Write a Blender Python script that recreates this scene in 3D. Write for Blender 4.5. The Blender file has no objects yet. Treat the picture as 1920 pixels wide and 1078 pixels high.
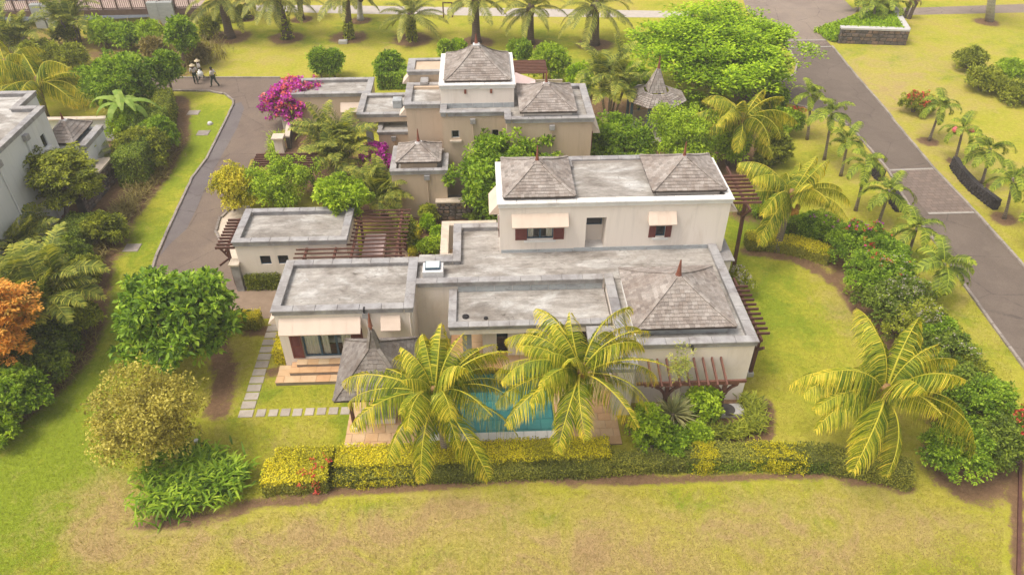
import bpy, bmesh, math, random
import numpy as np
from mathutils import Vector, Matrix
R = math.radians
scene = bpy.context.scene
col = scene.collection

# ------------------------------------------------------------------ camera
CAM_H, FPX, PITCH, YAW = 25.5, 1400.0, R(38.1), R(2.4)
cam_d = bpy.data.cameras.new('camera'); cam = bpy.data.objects.new('camera', cam_d); col.objects.link(cam)
cam_d.sensor_width = 36.0; cam_d.lens = FPX / 1920 * 36.0; cam_d.clip_end = 3000; cam_d.clip_start = 0.5
cam.location = (0, 0, CAM_H); cam.rotation_euler = (R(90) - PITCH, 0, -YAW)
scene.camera = cam
# ------------------------------------------------------------------ sky, sun, exposure
SUN_EL, SUN_AZ = R(62), R(-108)          # azimuth from +Y towards +X
world = bpy.data.worlds.new('World'); scene.world = world; world.use_nodes = True
wn = world.node_tree; bg = wn.nodes['Background']
sky = wn.nodes.new('ShaderNodeTexSky'); sky.sky_type = 'NISHITA'; sky.sun_disc = False
sky.sun_elevation = SUN_EL; sky.sun_rotation = SUN_AZ; sky.dust_density = 4.0; sky.air_density = 1.0; sky.ozone_density = 0.6
hs = wn.nodes.new('ShaderNodeHueSaturation'); hs.inputs['Saturation'].default_value = 0.35          # bright overcast: little blue left in the sky
wn.links.new(sky.outputs[0], hs.inputs['Color']); wm = wn.nodes.new('ShaderNodeMix'); wm.data_type = 'RGBA'; wm.blend_type = 'MULTIPLY'; wm.inputs['Factor'].default_value = 1.0; wm.inputs['B'].default_value = (1.04, 1.0, 0.93, 1)     # warm tint over the whole sky
wn.links.new(hs.outputs[0], wm.inputs['A']); wn.links.new(wm.outputs['Result'], bg.inputs[0]); bg.inputs[1].default_value = 0.15
sun_d = bpy.data.lights.new('sun', 'SUN'); sun = bpy.data.objects.new('sun', sun_d); col.objects.link(sun)
sun_d.energy = 1.25; sun_d.angle = R(22); sun_d.color = (1.0, 0.93, 0.82)
sd = Vector((math.sin(SUN_AZ) * math.cos(SUN_EL), math.cos(SUN_AZ) * math.cos(SUN_EL), math.sin(SUN_EL)))
sun.rotation_euler = sd.to_track_quat('Z', 'Y').to_euler()
scene.view_settings.view_transform = 'Standard'; scene.view_settings.look = 'None'
scene.view_settings.exposure = 0.80; scene.view_settings.gamma = 1; scene.view_settings.use_curve_mapping = False
scene.cycles.max_bounces = 8; scene.cycles.transparent_max_bounces = 12

HAZE = 0.0008
# ------------------------------------------------------------------ survey of the site: photo pixel -> place on the ground / a level / a plane
_fw = np.array([math.sin(YAW) * math.cos(PITCH), math.cos(YAW) * math.cos(PITCH), -math.sin(PITCH)])
_rt = np.array([math.cos(YAW), -math.sin(YAW), 0.0]); _up = np.cross(_rt, _fw)
def ray(x, y): return _fw + _rt * (x - 960) / FPX - _up * (y - 539) / FPX
def at(x, y, z=0.0):
    d = ray(x, y); t = (CAM_H - z) / -d[2]; return np.array([d[0] * t, d[1] * t, z])
def onY(x, y, Y):
    d = ray(x, y); t = Y / d[1]; return np.array([d[0] * t, Y, CAM_H + d[2] * t])
def dist_at(p): return float(np.dot(np.asarray(p) - np.array([0, 0, CAM_H]), _fw))

# ------------------------------------------------------------------ helpers
def link(o, parent=None):
    col.objects.link(o)
    if parent is not None: o.parent = parent
    return o
def tag(o, label=None, cat=None, group=None, kind=None):
    if label: o['label'] = label
    if cat: o['category'] = cat
    if group: o['group'] = group
    if kind: o['kind'] = kind
    return o
def empty(name, label, cat, loc=(0, 0, 0), rz=0, group=None):
    o = bpy.data.objects.new(name, None); o.empty_display_size = 0.2
    o.location = tuple(float(v) for v in loc); o.rotation_euler = (0, 0, rz); link(o)
    return tag(o, label, cat, group)
class MB:
    def __init__(s): s.v = []; s.f = []; s.t = []
    def quad(s, a, b, c, d, t=0.5): s.poly([a, b, c, d], t)
    def poly(s, pts, t=0.5):
        n = len(s.v); s.v.extend([tuple(map(float, p)) for p in pts]); s.f.append(tuple(range(n, n + len(pts)))); s.t.append(t)
    def box(s, x0, x1, y0, y1, z0, z1, t=0.5):
        n = len(s.v)
        s.v.extend([(x0, y0, z0), (x1, y0, z0), (x1, y1, z0), (x0, y1, z0), (x0, y0, z1), (x1, y0, z1), (x1, y1, z1), (x0, y1, z1)])
        for f in ((0, 3, 2, 1), (4, 5, 6, 7), (0, 1, 5, 4), (1, 2, 6, 5), (2, 3, 7, 6), (3, 0, 4, 7)):
            s.f.append(tuple(n + i for i in f)); s.t.append(t)
    def cbox(s, x0, x1, y0, y1, z0, z1, c=0.02, t=0.5):       # chamfered top edges
        n = len(s.v)
        s.v.extend([(x0, y0, z0), (x1, y0, z0), (x1, y1, z0), (x0, y1, z0), (x0, y0, z1 - c), (x1, y0, z1 - c), (x1, y1, z1 - c), (x0, y1, z1 - c),
                    (x0 + c, y0 + c, z1), (x1 - c, y0 + c, z1), (x1 - c, y1 - c, z1), (x0 + c, y1 - c, z1)])
        for f in ((0, 3, 2, 1), (8, 9, 10, 11), (0, 1, 5, 4), (1, 2, 6, 5), (2, 3, 7, 6), (3, 0, 4, 7), (4, 5, 9, 8), (5, 6, 10, 9), (6, 7, 11, 10), (7, 4, 8, 11)):
            s.f.append(tuple(n + i for i in f)); s.t.append(t)
    def beam(s, p, q, w, h, t=0.5, up=(0, 0, 1)):
        p = Vector(p); q = Vector(q); d = (q - p).normalized(); u = Vector(up)
        if abs(d.dot(u)) > 0.98: u = Vector((0, 1, 0))
        sd_ = d.cross(u).normalized() * w / 2; uu = sd_.cross(d).normalized() * h / 2
        n = len(s.v)
        for b in (p, q):
            for k in ((-1, -1), (1, -1), (1, 1), (-1, 1)): s.v.append(tuple(b + sd_ * k[0] + uu * k[1]))
        for f in ((0, 1, 2, 3), (7, 6, 5, 4), (0, 4, 5, 1), (1, 5, 6, 2), (2, 6, 7, 3), (3, 7, 4, 0)):
            s.f.append(tuple(n + i for i in f)); s.t.append(t)
    def tube(s, pts, rad, n=8, t=0.5, caps=True):
        pts = [Vector(p) for p in pts]; rings = []
        for i, p in enumerate(pts):
            d = (pts[min(i + 1, len(pts) - 1)] - pts[max(i - 1, 0)]).normalized()
            a = Vector((1, 0, 0)) if abs(d.x) < 0.9 else Vector((0, 1, 0))
            u = d.cross(a).normalized(); w = d.cross(u); r = rad[i] if hasattr(rad, '__len__') else rad
            b = len(s.v); rings.append(b)
            for k in range(n):
                th = 2 * math.pi * k / n; s.v.append(tuple(p + u * r * math.cos(th) + w * r * math.sin(th)))
        for i in range(len(rings) - 1):
            for k in range(n):
                k2 = (k + 1) % n; s.f.append((rings[i] + k, rings[i] + k2, rings[i + 1] + k2, rings[i + 1] + k)); s.t.append(t)
        if caps:
            s.f.append(tuple(rings[-1] + k for k in range(n))); s.t.append(t)
            s.f.append(tuple(rings[0] + k for k in reversed(range(n)))); s.t.append(t)
    def lathe(s, c, prof, n=12, t=0.5):
        b0 = len(s.v)
        for (r, z) in prof:
            for k in range(n):
                th = 2 * math.pi * k / n; s.v.append((c[0] + r * math.cos(th), c[1] + r * math.sin(th), c[2] + z))
        for i in range(len(prof) - 1):
            for k in range(n):
                k2 = (k + 1) % n; a = b0 + i * n; s.f.append((a + k, a + k2, a + n + k2, a + n + k)); s.t.append(t)
        s.f.append(tuple(b0 + (len(prof) - 1) * n + k for k in range(n))); s.t.append(t)
    def mesh(s, name, mat, smooth=False):
        m = bpy.data.meshes.new(name); m.from_pydata(s.v, [], s.f); m.materials.append(mat)
        a = m.attributes.new('tint', 'FLOAT', 'FACE'); a.data.foreach_set('value', np.array(s.t, dtype=np.float32))
        if smooth: m.polygons.foreach_set('use_smooth', [True] * len(m.polygons))
        m.update(); return m
    def obj(s, name, mat, parent=None, smooth=False):
        o = bpy.data.objects.new(name, s.mesh(name, mat, smooth)); link(o, parent)
        if parent is not None and parent.get('_w'): o.location = [-v for v in parent.location]
        return o
def wthing(name, label, cat, loc, group=None):        # a thing whose parts are built in world coordinates
    o = empty(name, label, cat, loc, 0, group); o['_w'] = 1; return o
def inst(me, name, parent, loc, rot=(0, 0, 0), scale=(1, 1, 1)):
    o = bpy.data.objects.new(name, me); o.location = tuple(map(float, loc)); o.rotation_euler = rot; o.scale = scale; link(o, parent)
    return o
def winst(me, name, parent, loc, rot=(0, 0, 0), scale=(1, 1, 1)):
    p = parent
    off = Vector(p.location) if p.get('_w') else Vector((0, 0, 0))
    return inst(me, name, parent, Vector(tuple(map(float, loc))) - off, rot, scale)

def tri_mesh(name, V, F, T, mat, smooth=False):
    me = bpy.data.meshes.new(name); V = np.asarray(V, dtype=np.float32); F = np.asarray(F, dtype=np.int32)
    me.vertices.add(len(V)); me.vertices.foreach_set('co', V.ravel())
    nf, k = F.shape
    me.loops.add(nf * k); me.loops.foreach_set('vertex_index', F.ravel())
    me.polygons.add(nf); me.polygons.foreach_set('loop_start', np.arange(0, nf * k, k, dtype=np.int32))
    me.update(calc_edges=True); me.materials.append(mat)
    a = me.attributes.new('tint', 'FLOAT', 'FACE'); a.data.foreach_set('value', np.asarray(T, dtype=np.float32))
    if smooth: me.polygons.foreach_set('use_smooth', np.ones(nf, dtype=bool))
    me.validate(); return me

# ------------------------------------------------------------------ materials
def N(nt, t, **kw):
    n = nt.nodes.new(t)
    for k, v in kw.items(): setattr(n, k, v)
    return n
def ramp(nt, stops, interp='LINEAR'):
    r = nt.nodes.new('ShaderNodeValToRGB'); r.color_ramp.interpolation = interp
    while len(r.color_ramp.elements) < len(stops): r.color_ramp.elements.new(0.5)
    for e, (p, c) in zip(r.color_ramp.elements, stops):
        e.position = p; e.color = (c[0], c[1], c[2], 1) if hasattr(c, '__len__') else (c, c, c, 1)
    return r
def noise(nt, vec, scale, detail=5, rough=0.6, dist=0.0):
    n = nt.nodes.new('ShaderNodeTexNoise'); n.inputs['Scale'].default_value = scale; n.inputs['Detail'].default_value = detail
    n.inputs['Roughness'].default_value = rough; n.inputs['Distortion'].default_value = dist
    nt.links.new(vec, n.inputs['Vector']); return n.outputs['Fac']
def mapv(nt, vec, sc, loc=(0, 0, 0)):
    m = nt.nodes.new('ShaderNodeMapping'); m.inputs['Scale'].default_value = sc; m.inputs['Location'].default_value = loc
    nt.links.new(vec, m.inputs['Vector']); return m.outputs[0]
def mix(nt, fac, a, b, mode='MIX'):
    m = nt.nodes.new('ShaderNodeMix'); m.data_type = 'RGBA'; m.blend_type = mode; m.clamp_factor = True
    for s, v in ((m.inputs['Factor'], fac), (m.inputs['A'], a), (m.inputs['B'], b)):
        if hasattr(v, 'is_linked') or hasattr(v, 'node'): nt.links.new(v, s)
        elif hasattr(v, '__len__'): s.default_value = (v[0], v[1], v[2], 1)
        else: s.default_value = v
    return m.outputs['Result']
def math_(nt, op, a, b=0.0, clamp=False):
    m = nt.nodes.new('ShaderNodeMath'); m.operation = op; m.use_clamp = clamp
    for s, v in zip(m.inputs, (a, b)):
        if hasattr(v, 'node'): nt.links.new(v, s)
        else: s.default_value = v
    return m.outputs[0]
def newmat(name):
    m = bpy.data.materials.new(name); m.use_nodes = True; nt = m.node_tree
    return m, nt, nt.nodes['Principled BSDF']
def position(nt): return nt.nodes.new('ShaderNodeNewGeometry').outputs['Position']
def attr(nt, name): a = nt.nodes.new('ShaderNodeAttribute'); a.attribute_name = name; return a.outputs['Fac']
def orand(nt): return nt.nodes.new('ShaderNodeObjectInfo').outputs['Random']
def bump(nt, b, h, strength=0.3, distance=0.05):
    n = nt.nodes.new('ShaderNodeBump'); n.inputs['Strength'].default_value = strength; n.inputs['Distance'].default_value = distance
    nt.links.new(h, n.inputs['Height']); nt.links.new(n.outputs[0], b.inputs['Normal'])

def surf(name, c1, c2, scale=1.0, stretch=(1, 1, 1), c3=None, s3=0.4, t3=(0.5, 0.68), rough=0.9, fine=0.12, fscale=40, bmp=0.15, pertint=0.0, tintcols=None, spec=0.3):
    m, nt, b = newmat(name); p = position(nt)
    v = mapv(nt, p, stretch)
    f = noise(nt, v, scale, 6, 0.65)
    c = mix(nt, ramp_out(nt, f, [(0.32, 0), (0.68, 1)]), c1, c2)
    if c3 is not None:
        f3 = noise(nt, mapv(nt, p, stretch, (17, 5, 3)), s3, 6, 0.65, 0.6)
        c = mix(nt, ramp_out(nt, f3, [(t3[0], 0), (t3[1], 1)]), c, c3)
    if tintcols is not None:
        tv = math_(nt, 'FRACT', math_(nt, 'ADD', attr(nt, 'tint'), orand(nt)))
        c = mix(nt, 1.0, c, ramp_out(nt, tv, [(i / (len(tintcols) - 1), q) for i, q in enumerate(tintcols)]), 'MULTIPLY')
    ff = noise(nt, p, fscale, 3, 0.7)
    c = mix(nt, 1.0, c, ramp_out(nt, ff, [(0.25, 1 - fine * 1.6), (0.75, 1 + fine * 1.6)]), 'MULTIPLY')
    if 'render' in name:                # rain streaks
        sk = noise(nt, mapv(nt, p, (2.6, 2.6, .14)), 1.6, 5, .7); c = mix(nt, ramp_out(nt, sk, [(0.52, 0), (0.75, .32)]), c, tuple(q * .62 for q in c1))
    nt.links.new(c, b.inputs['Base Color']); b.inputs['Roughness'].default_value = rough
    b.inputs['Specular IOR Level'].default_value = spec
    if bmp: bump(nt, b, ff, bmp, 0.03)
    return m
def ramp_out(nt, fac, stops):
    r = ramp(nt, stops); nt.links.new(fac, r.inputs[0]); return r.outputs[0]

def leafmat(name, cd, cm, cl, trans=0.32, rough=0.55, tt=(1.25, 1.2, 0.6)):
    m, nt, b = newmat(name)
    t = attr(nt, 'tint')
    p = position(nt); nz = noise(nt, p, 0.9, 3, 0.6)
    tv = math_(nt, 'ADD', t, math_(nt, 'MULTIPLY', math_(nt, 'SUBTRACT', nz, 0.5), 0.7), True)
    c = ramp_out(nt, tv, [(0.05, cd), (0.5, cm), (0.95, cl)])
    nt.links.new(c, b.inputs['Base Color']); b.inputs['Roughness'].default_value = rough; b.inputs['Specular IOR Level'].default_value = 0.25
    tr = nt.nodes.new('ShaderNodeBsdfTranslucent'); nt.links.new(mix(nt, 1.0, c, tt, 'MULTIPLY'), tr.inputs[0])
    ms = nt.nodes.new('ShaderNodeMixShader'); ms.inputs[0].default_value = trans
    nt.links.new(b.outputs[0], ms.inputs[1]); nt.links.new(tr.outputs[0], ms.inputs[2])
    nt.links.new(ms.outputs[0], nt.nodes['Material Output'].inputs[0]); return m
def plain(name, c, rough=0.7, var=0.15, scale=6, spec=0.3, metal=0.0):
    m, nt, b = newmat(name); f = noise(nt, position(nt), scale, 5, 0.65)
    cc = mix(nt, ramp_out(nt, f, [(0.3, 0), (0.7, 1)]), tuple(x * (1 - var) for x in c), tuple(x * (1 + var) for x in c))
    nt.links.new(cc, b.inputs['Base Color']); b.inputs['Roughness'].default_value = rough
    b.inputs['Specular IOR Level'].default_value = spec; b.inputs['Metallic'].default_value = metal
    return m

M = {}
M['cream'] = surf('cream_render', (0.70, 0.62, 0.555), (0.75, 0.675, 0.61), 0.5, (1, 1, 0.35), c3=(0.56, 0.47, 0.385), s3=0.7, t3=(0.56, 0.85), fine=0.02, fscale=60, bmp=0.04)
M['tan'] = surf('tan_render', (0.47, 0.36, 0.265), (0.52, 0.405, 0.30), 0.5, (1, 1, 0.35), c3=(0.33, 0.245, 0.175), s3=0.6, t3=(0.55, 0.85), fine=0.03, bmp=0.04)
M['white'] = surf('pale_blue_render', (0.60, 0.60, 0.60), (0.66, 0.655, 0.64), 0.5, (1, 1, 0.3), c3=(0.47, 0.45, 0.42), s3=0.7, t3=(0.55, 0.85), fine=0.03, bmp=0.04)
def roofmat(name, c1, c2, dark, light):
    m, nt, b = newmat(name); p = position(nt)
    f = noise(nt, mapv(nt, p, (0.35, 1.5, 1)), 1.1, 7, 0.65, 0.4)
    c = mix(nt, ramp_out(nt, f, [(0.3, 0), (0.7, 1)]), c1, c2)
    l = noise(nt, mapv(nt, p, (0.5, 1.0, 1), (3, 9, 0)), 0.75, 6, 0.6, 0.8)
    c = mix(nt, ramp_out(nt, l, [(0.52, 0), (0.70, 0.85)]), c, light)
    d = noise(nt, mapv(nt, p, (0.55, 1.1, 1), (13, 2, 0)), 0.6, 8, 0.68, 0.5)
    c = mix(nt, ramp_out(nt, d, [(0.46, 0), (0.66, 0.85)]), c, dark)
    d2 = noise(nt, mapv(nt, p, (1.0, 2.2, 1), (5, 7, 0)), 1.3, 8, 0.75, 1.2)
    c = mix(nt, ramp_out(nt, d2, [(0.60, 0), (0.665, 0.9)]), c, (0.07, 0.06, 0.05))
    s = noise(nt, mapv(nt, p, (0.12, 7, 1)), 1.5, 5, 0.7)
    c = mix(nt, 1.0, c, ramp_out(nt, s, [(0.3, 0.84), (0.7, 1.12)]), 'MULTIPLY')
    # board-marked screed lines
    sp = nt.nodes.new('ShaderNodeSeparateXYZ'); nt.links.new(p, sp.inputs[0])
    ln = math_(nt, 'FRACT', math_(nt, 'MULTIPLY', sp.outputs[1], 1.05))
    c = mix(nt, ramp_out(nt, ln, [(0.0, 0.35), (0.03, 0.0)]), c, dark)
    ff = noise(nt, p, 30, 3, 0.7)
    c = mix(nt, 1.0, c, ramp_out(nt, ff, [(0.25, 0.86), (0.75, 1.14)]), 'MULTIPLY')
    mo = noise(nt, mapv(nt, p, (1, 1.4, 1)), 2.6, 7, .75, .7); c = mix(nt, 1.0, c, ramp_out(nt, mo, [(0.3, 0.72), (0.7, 1.22)]), 'MULTIPLY')
    nt.links.new(c, b.inputs['Base Color']); b.inputs['Roughness'].default_value = 0.92; bump(nt, b, ff, 0.15, 0.03)
    return m
M['roof'] = roofmat('weathered_concrete_roof', (0.28, 0.255, 0.23), (0.405, 0.375, 0.345), (0.15, 0.125, 0.105), (0.58, 0.57, 0.555))
M['coping'] = surf('weathered_coping', (0.265, 0.255, 0.255), (0.375, 0.365, 0.365), 2.2, (1, 1, 1), c3=(0.19, 0.17, 0.165), s3=1.1, t3=(0.46, 0.72), fine=0.08, fscale=30, bmp=0.12, tintcols=[(0.88, 0.88, 0.9), (1.05, 1.03, 1.0), (0.95, 0.95, 0.97)])
M['white_coping'] = surf('painted_coping', (0.62, 0.60, 0.58), (0.70, 0.68, 0.66), 1.5, c3=(0.45, 0.42, 0.39), s3=1.4, t3=(0.55, 0.8), fine=0.05, bmp=0.08)
M['flash'] = surf('grey_flashing', (0.33, 0.35, 0.37), (0.42, 0.44, 0.45), 1.5, (1, 1, 3), c3=(0.25, 0.25, 0.26), s3=2, fine=0.06, bmp=0.05, rough=0.7)
def shinglemat(name, k):
    k *= .78
    return surf(name, (0.335 * k, 0.303 * k, 0.283 * k), (0.435 * k, 0.40 * k, 0.378 * k), 1.2, c3=(0.25 * k, 0.205 * k, 0.18 * k), s3=0.8, t3=(0.45, 0.72), fine=0.18, fscale=22, bmp=0.2,
                tintcols=[(0.68, 0.64, 0.62), (0.98, 0.94, 0.91), (1.2, 1.17, 1.14), (0.86, 0.79, 0.74), (1.06, 1.03, 1.0), (0.74, 0.69, 0.66)])
M['shingle'] = shinglemat('weathered_cedar_shingle', 1.0); M['shingle_shaded'] = shinglemat('shaded_cedar_shingle', 0.66)  # darker copy for the pool pavilion: its shade put into the colour
M['under'] = plain('roof_underlay', (0.06, 0.045, 0.04), 0.9)
M['wood'] = surf('dark_stained_timber', (0.085, 0.036, 0.028), (0.13, 0.058, 0.043), 3, (1, 1, 1), fine=0.2, fscale=25, bmp=0.1, rough=0.7)
M['woodred'] = surf('red_brown_timber', (0.125, 0.052, 0.038), (0.175, 0.078, 0.055), 3, fine=0.18, fscale=25, bmp=0.1, rough=0.65)
M['shutter'] = surf('brown_red_shutter_paint', (0.13, 0.035, 0.03), (0.16, 0.045, 0.038), 3, fine=0.1, bmp=0.04, rough=0.55)
M['blue'] = plain('blue_grey_frame_paint', (0.045, 0.085, 0.125), 0.5)
M['awning'] = surf('peach_awning_panel', (0.58, 0.47, 0.39), (0.63, 0.515, 0.43), 1.2, c3=(0.53, 0.41, 0.33), s3=0.8, t3=(0.55, 0.8), fine=0.03, bmp=0.02, rough=0.8, tintcols=[(.95, .94, .93), (1.02, 1.02, 1.02), (.98, .97, .96)])
M['finial'] = plain('rust_finial', (0.20, 0.07, 0.045), 0.7, 0.3)
M['metal_cap'] = plain('light_metal_cap', (0.62, 0.6, 0.6), 0.5)
M['dark'] = plain('dark_recess', (0.02, 0.018, 0.02), 0.8)
M['interior'] = plain('interior_plaster', (0.5, 0.42, 0.34), 0.9)
M['floor'] = plain('interior_floor', (0.32, 0.22, 0.12), 0.5)
M['curtain'] = plain('curtain_cloth', (0.82, 0.77, 0.68), 0.9, 0.08)
M['linen'] = plain('white_linen', (0.72, 0.72, 0.73), 0.9, 0.05)
M['pink'] = surf('pale_pink_cloth', (0.66, 0.49, 0.46), (0.72, 0.55, 0.52), 2, fine=0.03, bmp=0.03)
M['pillar'] = surf('blue_grey_stone_pillar', (0.30, 0.31, 0.31), (0.39, 0.40, 0.395), 2, (1, 1, 3), fine=0.07, bmp=0.08)
def glassmat(name, tint, alpha):
    m, nt, b = newmat(name); nt.nodes.remove(b)
    tr = nt.nodes.new('ShaderNodeBsdfTransparent'); tr.inputs[0].default_value = (*tint, 1)
    gl = nt.nodes.new('ShaderNodeBsdfGlossy'); gl.inputs['Roughness'].default_value = 0.03
    df = nt.nodes.new('ShaderNodeBsdfDiffuse'); df.inputs[0].default_value = (0.02, 0.022, 0.03, 1)
    m1 = nt.nodes.new('ShaderNodeMixShader'); m1.inputs[0].default_value = alpha
    nt.links.new(tr.outputs[0], m1.inputs[1]); nt.links.new(df.outputs[0], m1.inputs[2])
    fr = nt.nodes.new('ShaderNodeFresnel'); fr.inputs[0].default_value = 1.5
    m2 = nt.nodes.new('ShaderNodeMixShader'); nt.links.new(fr.outputs[0], m2.inputs[0])
    nt.links.new(m1.outputs[0], m2.inputs[1]); nt.links.new(gl.outputs[0], m2.inputs[2])
    nt.links.new(m2.outputs[0], nt.nodes['Material Output'].inputs[0]); return m
M['glass'] = glassmat('window_glass', (0.95, 0.96, 0.97), 0.03)
M['darkglass'] = glassmat('dark_window_glass', (0.3, 0.3, 0.34), 0.75)
M['tile'] = surf('sandstone_tile', (0.52, 0.335, 0.19), (0.60, 0.41, 0.25), 2, fine=0.08, bmp=0.06, tintcols=[(0.95, 0.8, 0.7), (1.0, 1.0, 1.0), (1.0, 1.1, 1.15), (1.0, 0.92, 0.82), (0.85, 0.88, 0.9)])
M['brick'] = surf('brown_clay_paving', (0.26, 0.185, 0.13), (0.33, 0.24, 0.175), 2, fine=0.12, bmp=0.1, tintcols=[(0.8, 0.8, 0.8), (1.0, 1.0, 1.0), (1.15, 1.1, 1.05)])
M['grout'] = plain('joint_mortar', (0.24, 0.19, 0.15), 0.95)
M['paver'] = surf('grey_flagstone', (0.37, 0.32, 0.27), (0.46, 0.405, 0.35), 3, fine=0.1, bmp=0.1, tintcols=[(0.8, 0.77, 0.76), (1.0, 1.0, 1.0), (1.08, 1.06, 1.05)], c3=(0.3, 0.25, 0.2), s3=1.5, t3=(0.55, 0.75))
M['kerb'] = surf('concrete_kerb', (0.24, 0.20, 0.175), (0.32, 0.28, 0.25), 3, fine=0.12, bmp=0.1, tintcols=[(0.75, 0.75, 0.75), (1.0, 1.0, 1.0), (1.12, 1.1, 1.08)])
M['rock'] = surf('basalt_rubble', (0.09, 0.075, 0.07), (0.16, 0.135, 0.125), 3, fine=0.2, fscale=15, bmp=0.4, tintcols=[(0.7, 0.7, 0.72), (1.0, 1.0, 1.0), (1.6, 1.25, 0.95), (1.2, 1.15, 1.15)])
M['mortar'] = plain('dark_mortar', (0.085, 0.075, 0.07), 0.95)
M['black_wall'] = surf('black_basalt_wall', (0.028, 0.024, 0.024), (0.05, 0.043, 0.042), 3, fine=0.3, fscale=12, bmp=0.5)
M['capstone'] = surf('grey_capstone', (0.42, 0.40, 0.40), (0.5, 0.48, 0.47), 2, fine=0.06, bmp=0.05)
M['cap_cream'] = surf('cream_capstone', (0.50, 0.42, 0.34), (0.58, 0.49, 0.40), 2, c3=(0.4, 0.33, 0.26), s3=1.0, fine=0.06, bmp=0.05)
M['trunk'] = surf('brown_bark', (0.13, 0.095, 0.075), (0.21, 0.16, 0.13), 4, (1, 1, 0.5), fine=0.3, fscale=20, bmp=0.5)
M['palebark'] = surf('pale_bark', (0.26, 0.22, 0.18), (0.36, 0.31, 0.26), 4, (1, 1, 0.5), fine=0.2, fscale=20, bmp=0.4)
def palmtrunk(name, c1, c2, freq):
    m, nt, b = newmat(name); p = position(nt); sp = nt.nodes.new('ShaderNodeSeparateXYZ'); nt.links.new(p, sp.inputs[0])
    w = math_(nt, 'FRACT', math_(nt, 'ADD', math_(nt, 'MULTIPLY', sp.outputs[2], freq), math_(nt, 'MULTIPLY', noise(nt, p, 3, 3), 0.8)))
    c = mix(nt, w, c1, c2); nz = noise(nt, p, 12, 4, 0.7)
    c = mix(nt, 1.0, c, ramp_out(nt, nz, [(0.25, 0.65), (0.75, 1.3)]), 'MULTIPLY')
    nt.links.new(c, b.inputs['Base Color']); b.inputs['Roughness'].default_value = 0.95; bump(nt, b, w, 0.6, 0.05); return m
M['palm_trunk'] = palmtrunk('ringed_palm_trunk', (0.17, 0.13, 0.105), (0.29, 0.24, 0.20), 7)
M['date_trunk'] = palmtrunk('rough_date_palm_trunk', (0.09, 0.062, 0.05), (0.16, 0.115, 0.09), 6)
M['grey_trunk'] = palmtrunk('pale_grey_trunk', (0.38, 0.36, 0.34), (0.48, 0.46, 0.44), 3)
M['coconut'] = surf('orange_coconut', (0.36, 0.15, 0.03), (0.46, 0.24, 0.05), 5, fine=0.15, bmp=0.1, tintcols=[(0.7, 0.7, 0.8), (1, 1, 1), (1.1, 1.25, 1.0)])
M['fibre'] = surf('palm_crown_fibre', (0.22, 0.125, 0.05), (0.31, 0.19, 0.08), 6, fine=0.3, bmp=0.4)
# foliage
M['coco'] = leafmat('coconut_leaflets', (0.1, 0.165, 0.012), (0.36, 0.385, 0.025), (0.84, 0.67, 0.085), 0.34)
M['coco_rib'] = plain('yellow_leaf_rib', (0.52, 0.40, 0.09), 0.5)
M['date'] = leafmat('date_palm_leaflets', (0.12, 0.15, 0.03), (0.25, 0.27, 0.05), (0.44, 0.41, 0.08), 0.25)
M['royal'] = leafmat('small_palm_leaflets', (0.08, 0.12, 0.012), (0.21, 0.28, 0.022), (0.44, 0.48, 0.05), 0.28)
M['areca'] = leafmat('cane_palm_leaflets', (0.08, 0.115, 0.018), (0.22, 0.265, 0.034), (0.5, 0.47, 0.07), 0.3)
M['g_dark'] = leafmat('dark_green_leaves', (0.07, 0.11, 0.015), (0.175, 0.25, 0.03), (0.34, 0.42, 0.05), 0.4)
M['g_mid'] = leafmat('mid_green_leaves', (0.075, 0.14, 0.012), (0.22, 0.36, 0.022), (0.43, 0.57, 0.045), 0.4)
M['g_bright'] = leafmat('bright_green_leaves', (0.13, 0.21, 0.012), (0.32, 0.46, 0.02), (0.52, 0.65, 0.045), 0.34)
M['rosette'] = leafmat('rosette_leaves', (0.06, 0.12, 0.012), (0.21, 0.36, 0.03), (0.42, 0.57, 0.05), .34)
M['lime'] = leafmat('lime_leaves', (0.14, 0.24, 0.008), (0.33, 0.5, 0.012), (0.52, 0.67, 0.03), 0.36)
M['olive'] = leafmat('olive_yellow_leaves', (0.2, 0.175, 0.03), (0.43, 0.375, 0.06), (0.64, 0.555, 0.12), 0.3)
M['g_olive'] = leafmat('olive_green_leaves', (0.1, 0.13, 0.014), (0.265, 0.305, 0.028), (0.48, 0.5, 0.055), 0.4)
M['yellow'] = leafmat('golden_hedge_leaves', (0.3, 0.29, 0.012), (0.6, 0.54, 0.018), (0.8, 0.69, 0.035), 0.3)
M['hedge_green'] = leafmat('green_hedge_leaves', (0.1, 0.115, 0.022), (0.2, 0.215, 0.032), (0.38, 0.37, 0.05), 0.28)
M['orange_leaf'] = leafmat('orange_flowering_leaves', (0.32, 0.22, 0.04), (0.8, 0.38, 0.06), (0.88, 0.46, 0.08), 0.3)
M['golden_leaf'] = leafmat('golden_leaves', (0.26, 0.27, 0.015), (0.56, 0.52, 0.03), (0.76, 0.66, 0.06), 0.33)
M['magenta'] = leafmat('magenta_bracts', (0.34, 0.006, 0.27), (0.62, 0.03, 0.5), (0.78, 0.16, 0.58), 0.35, .55, (1, 1, 1))
M['coral'] = leafmat('coral_bracts', (0.66, 0.09, 0.11), (0.82, 0.17, 0.19), (0.85, 0.3, 0.25), 0.3, .55, (1, 1, 1))
M['red'] = leafmat('red_flowers', (0.546, 0.036, 0.041), (0.754, 0.084, 0.068), (0.850, 0.168, 0.108), 0.3, .55, (1, 1, 1))
M['pinkw'] = leafmat('pale_blossom', (0.40, 0.32, 0.26), (0.55, 0.48, 0.40), (0.66, 0.62, 0.55), 0.3, .55, (1, 1, 1))
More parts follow.
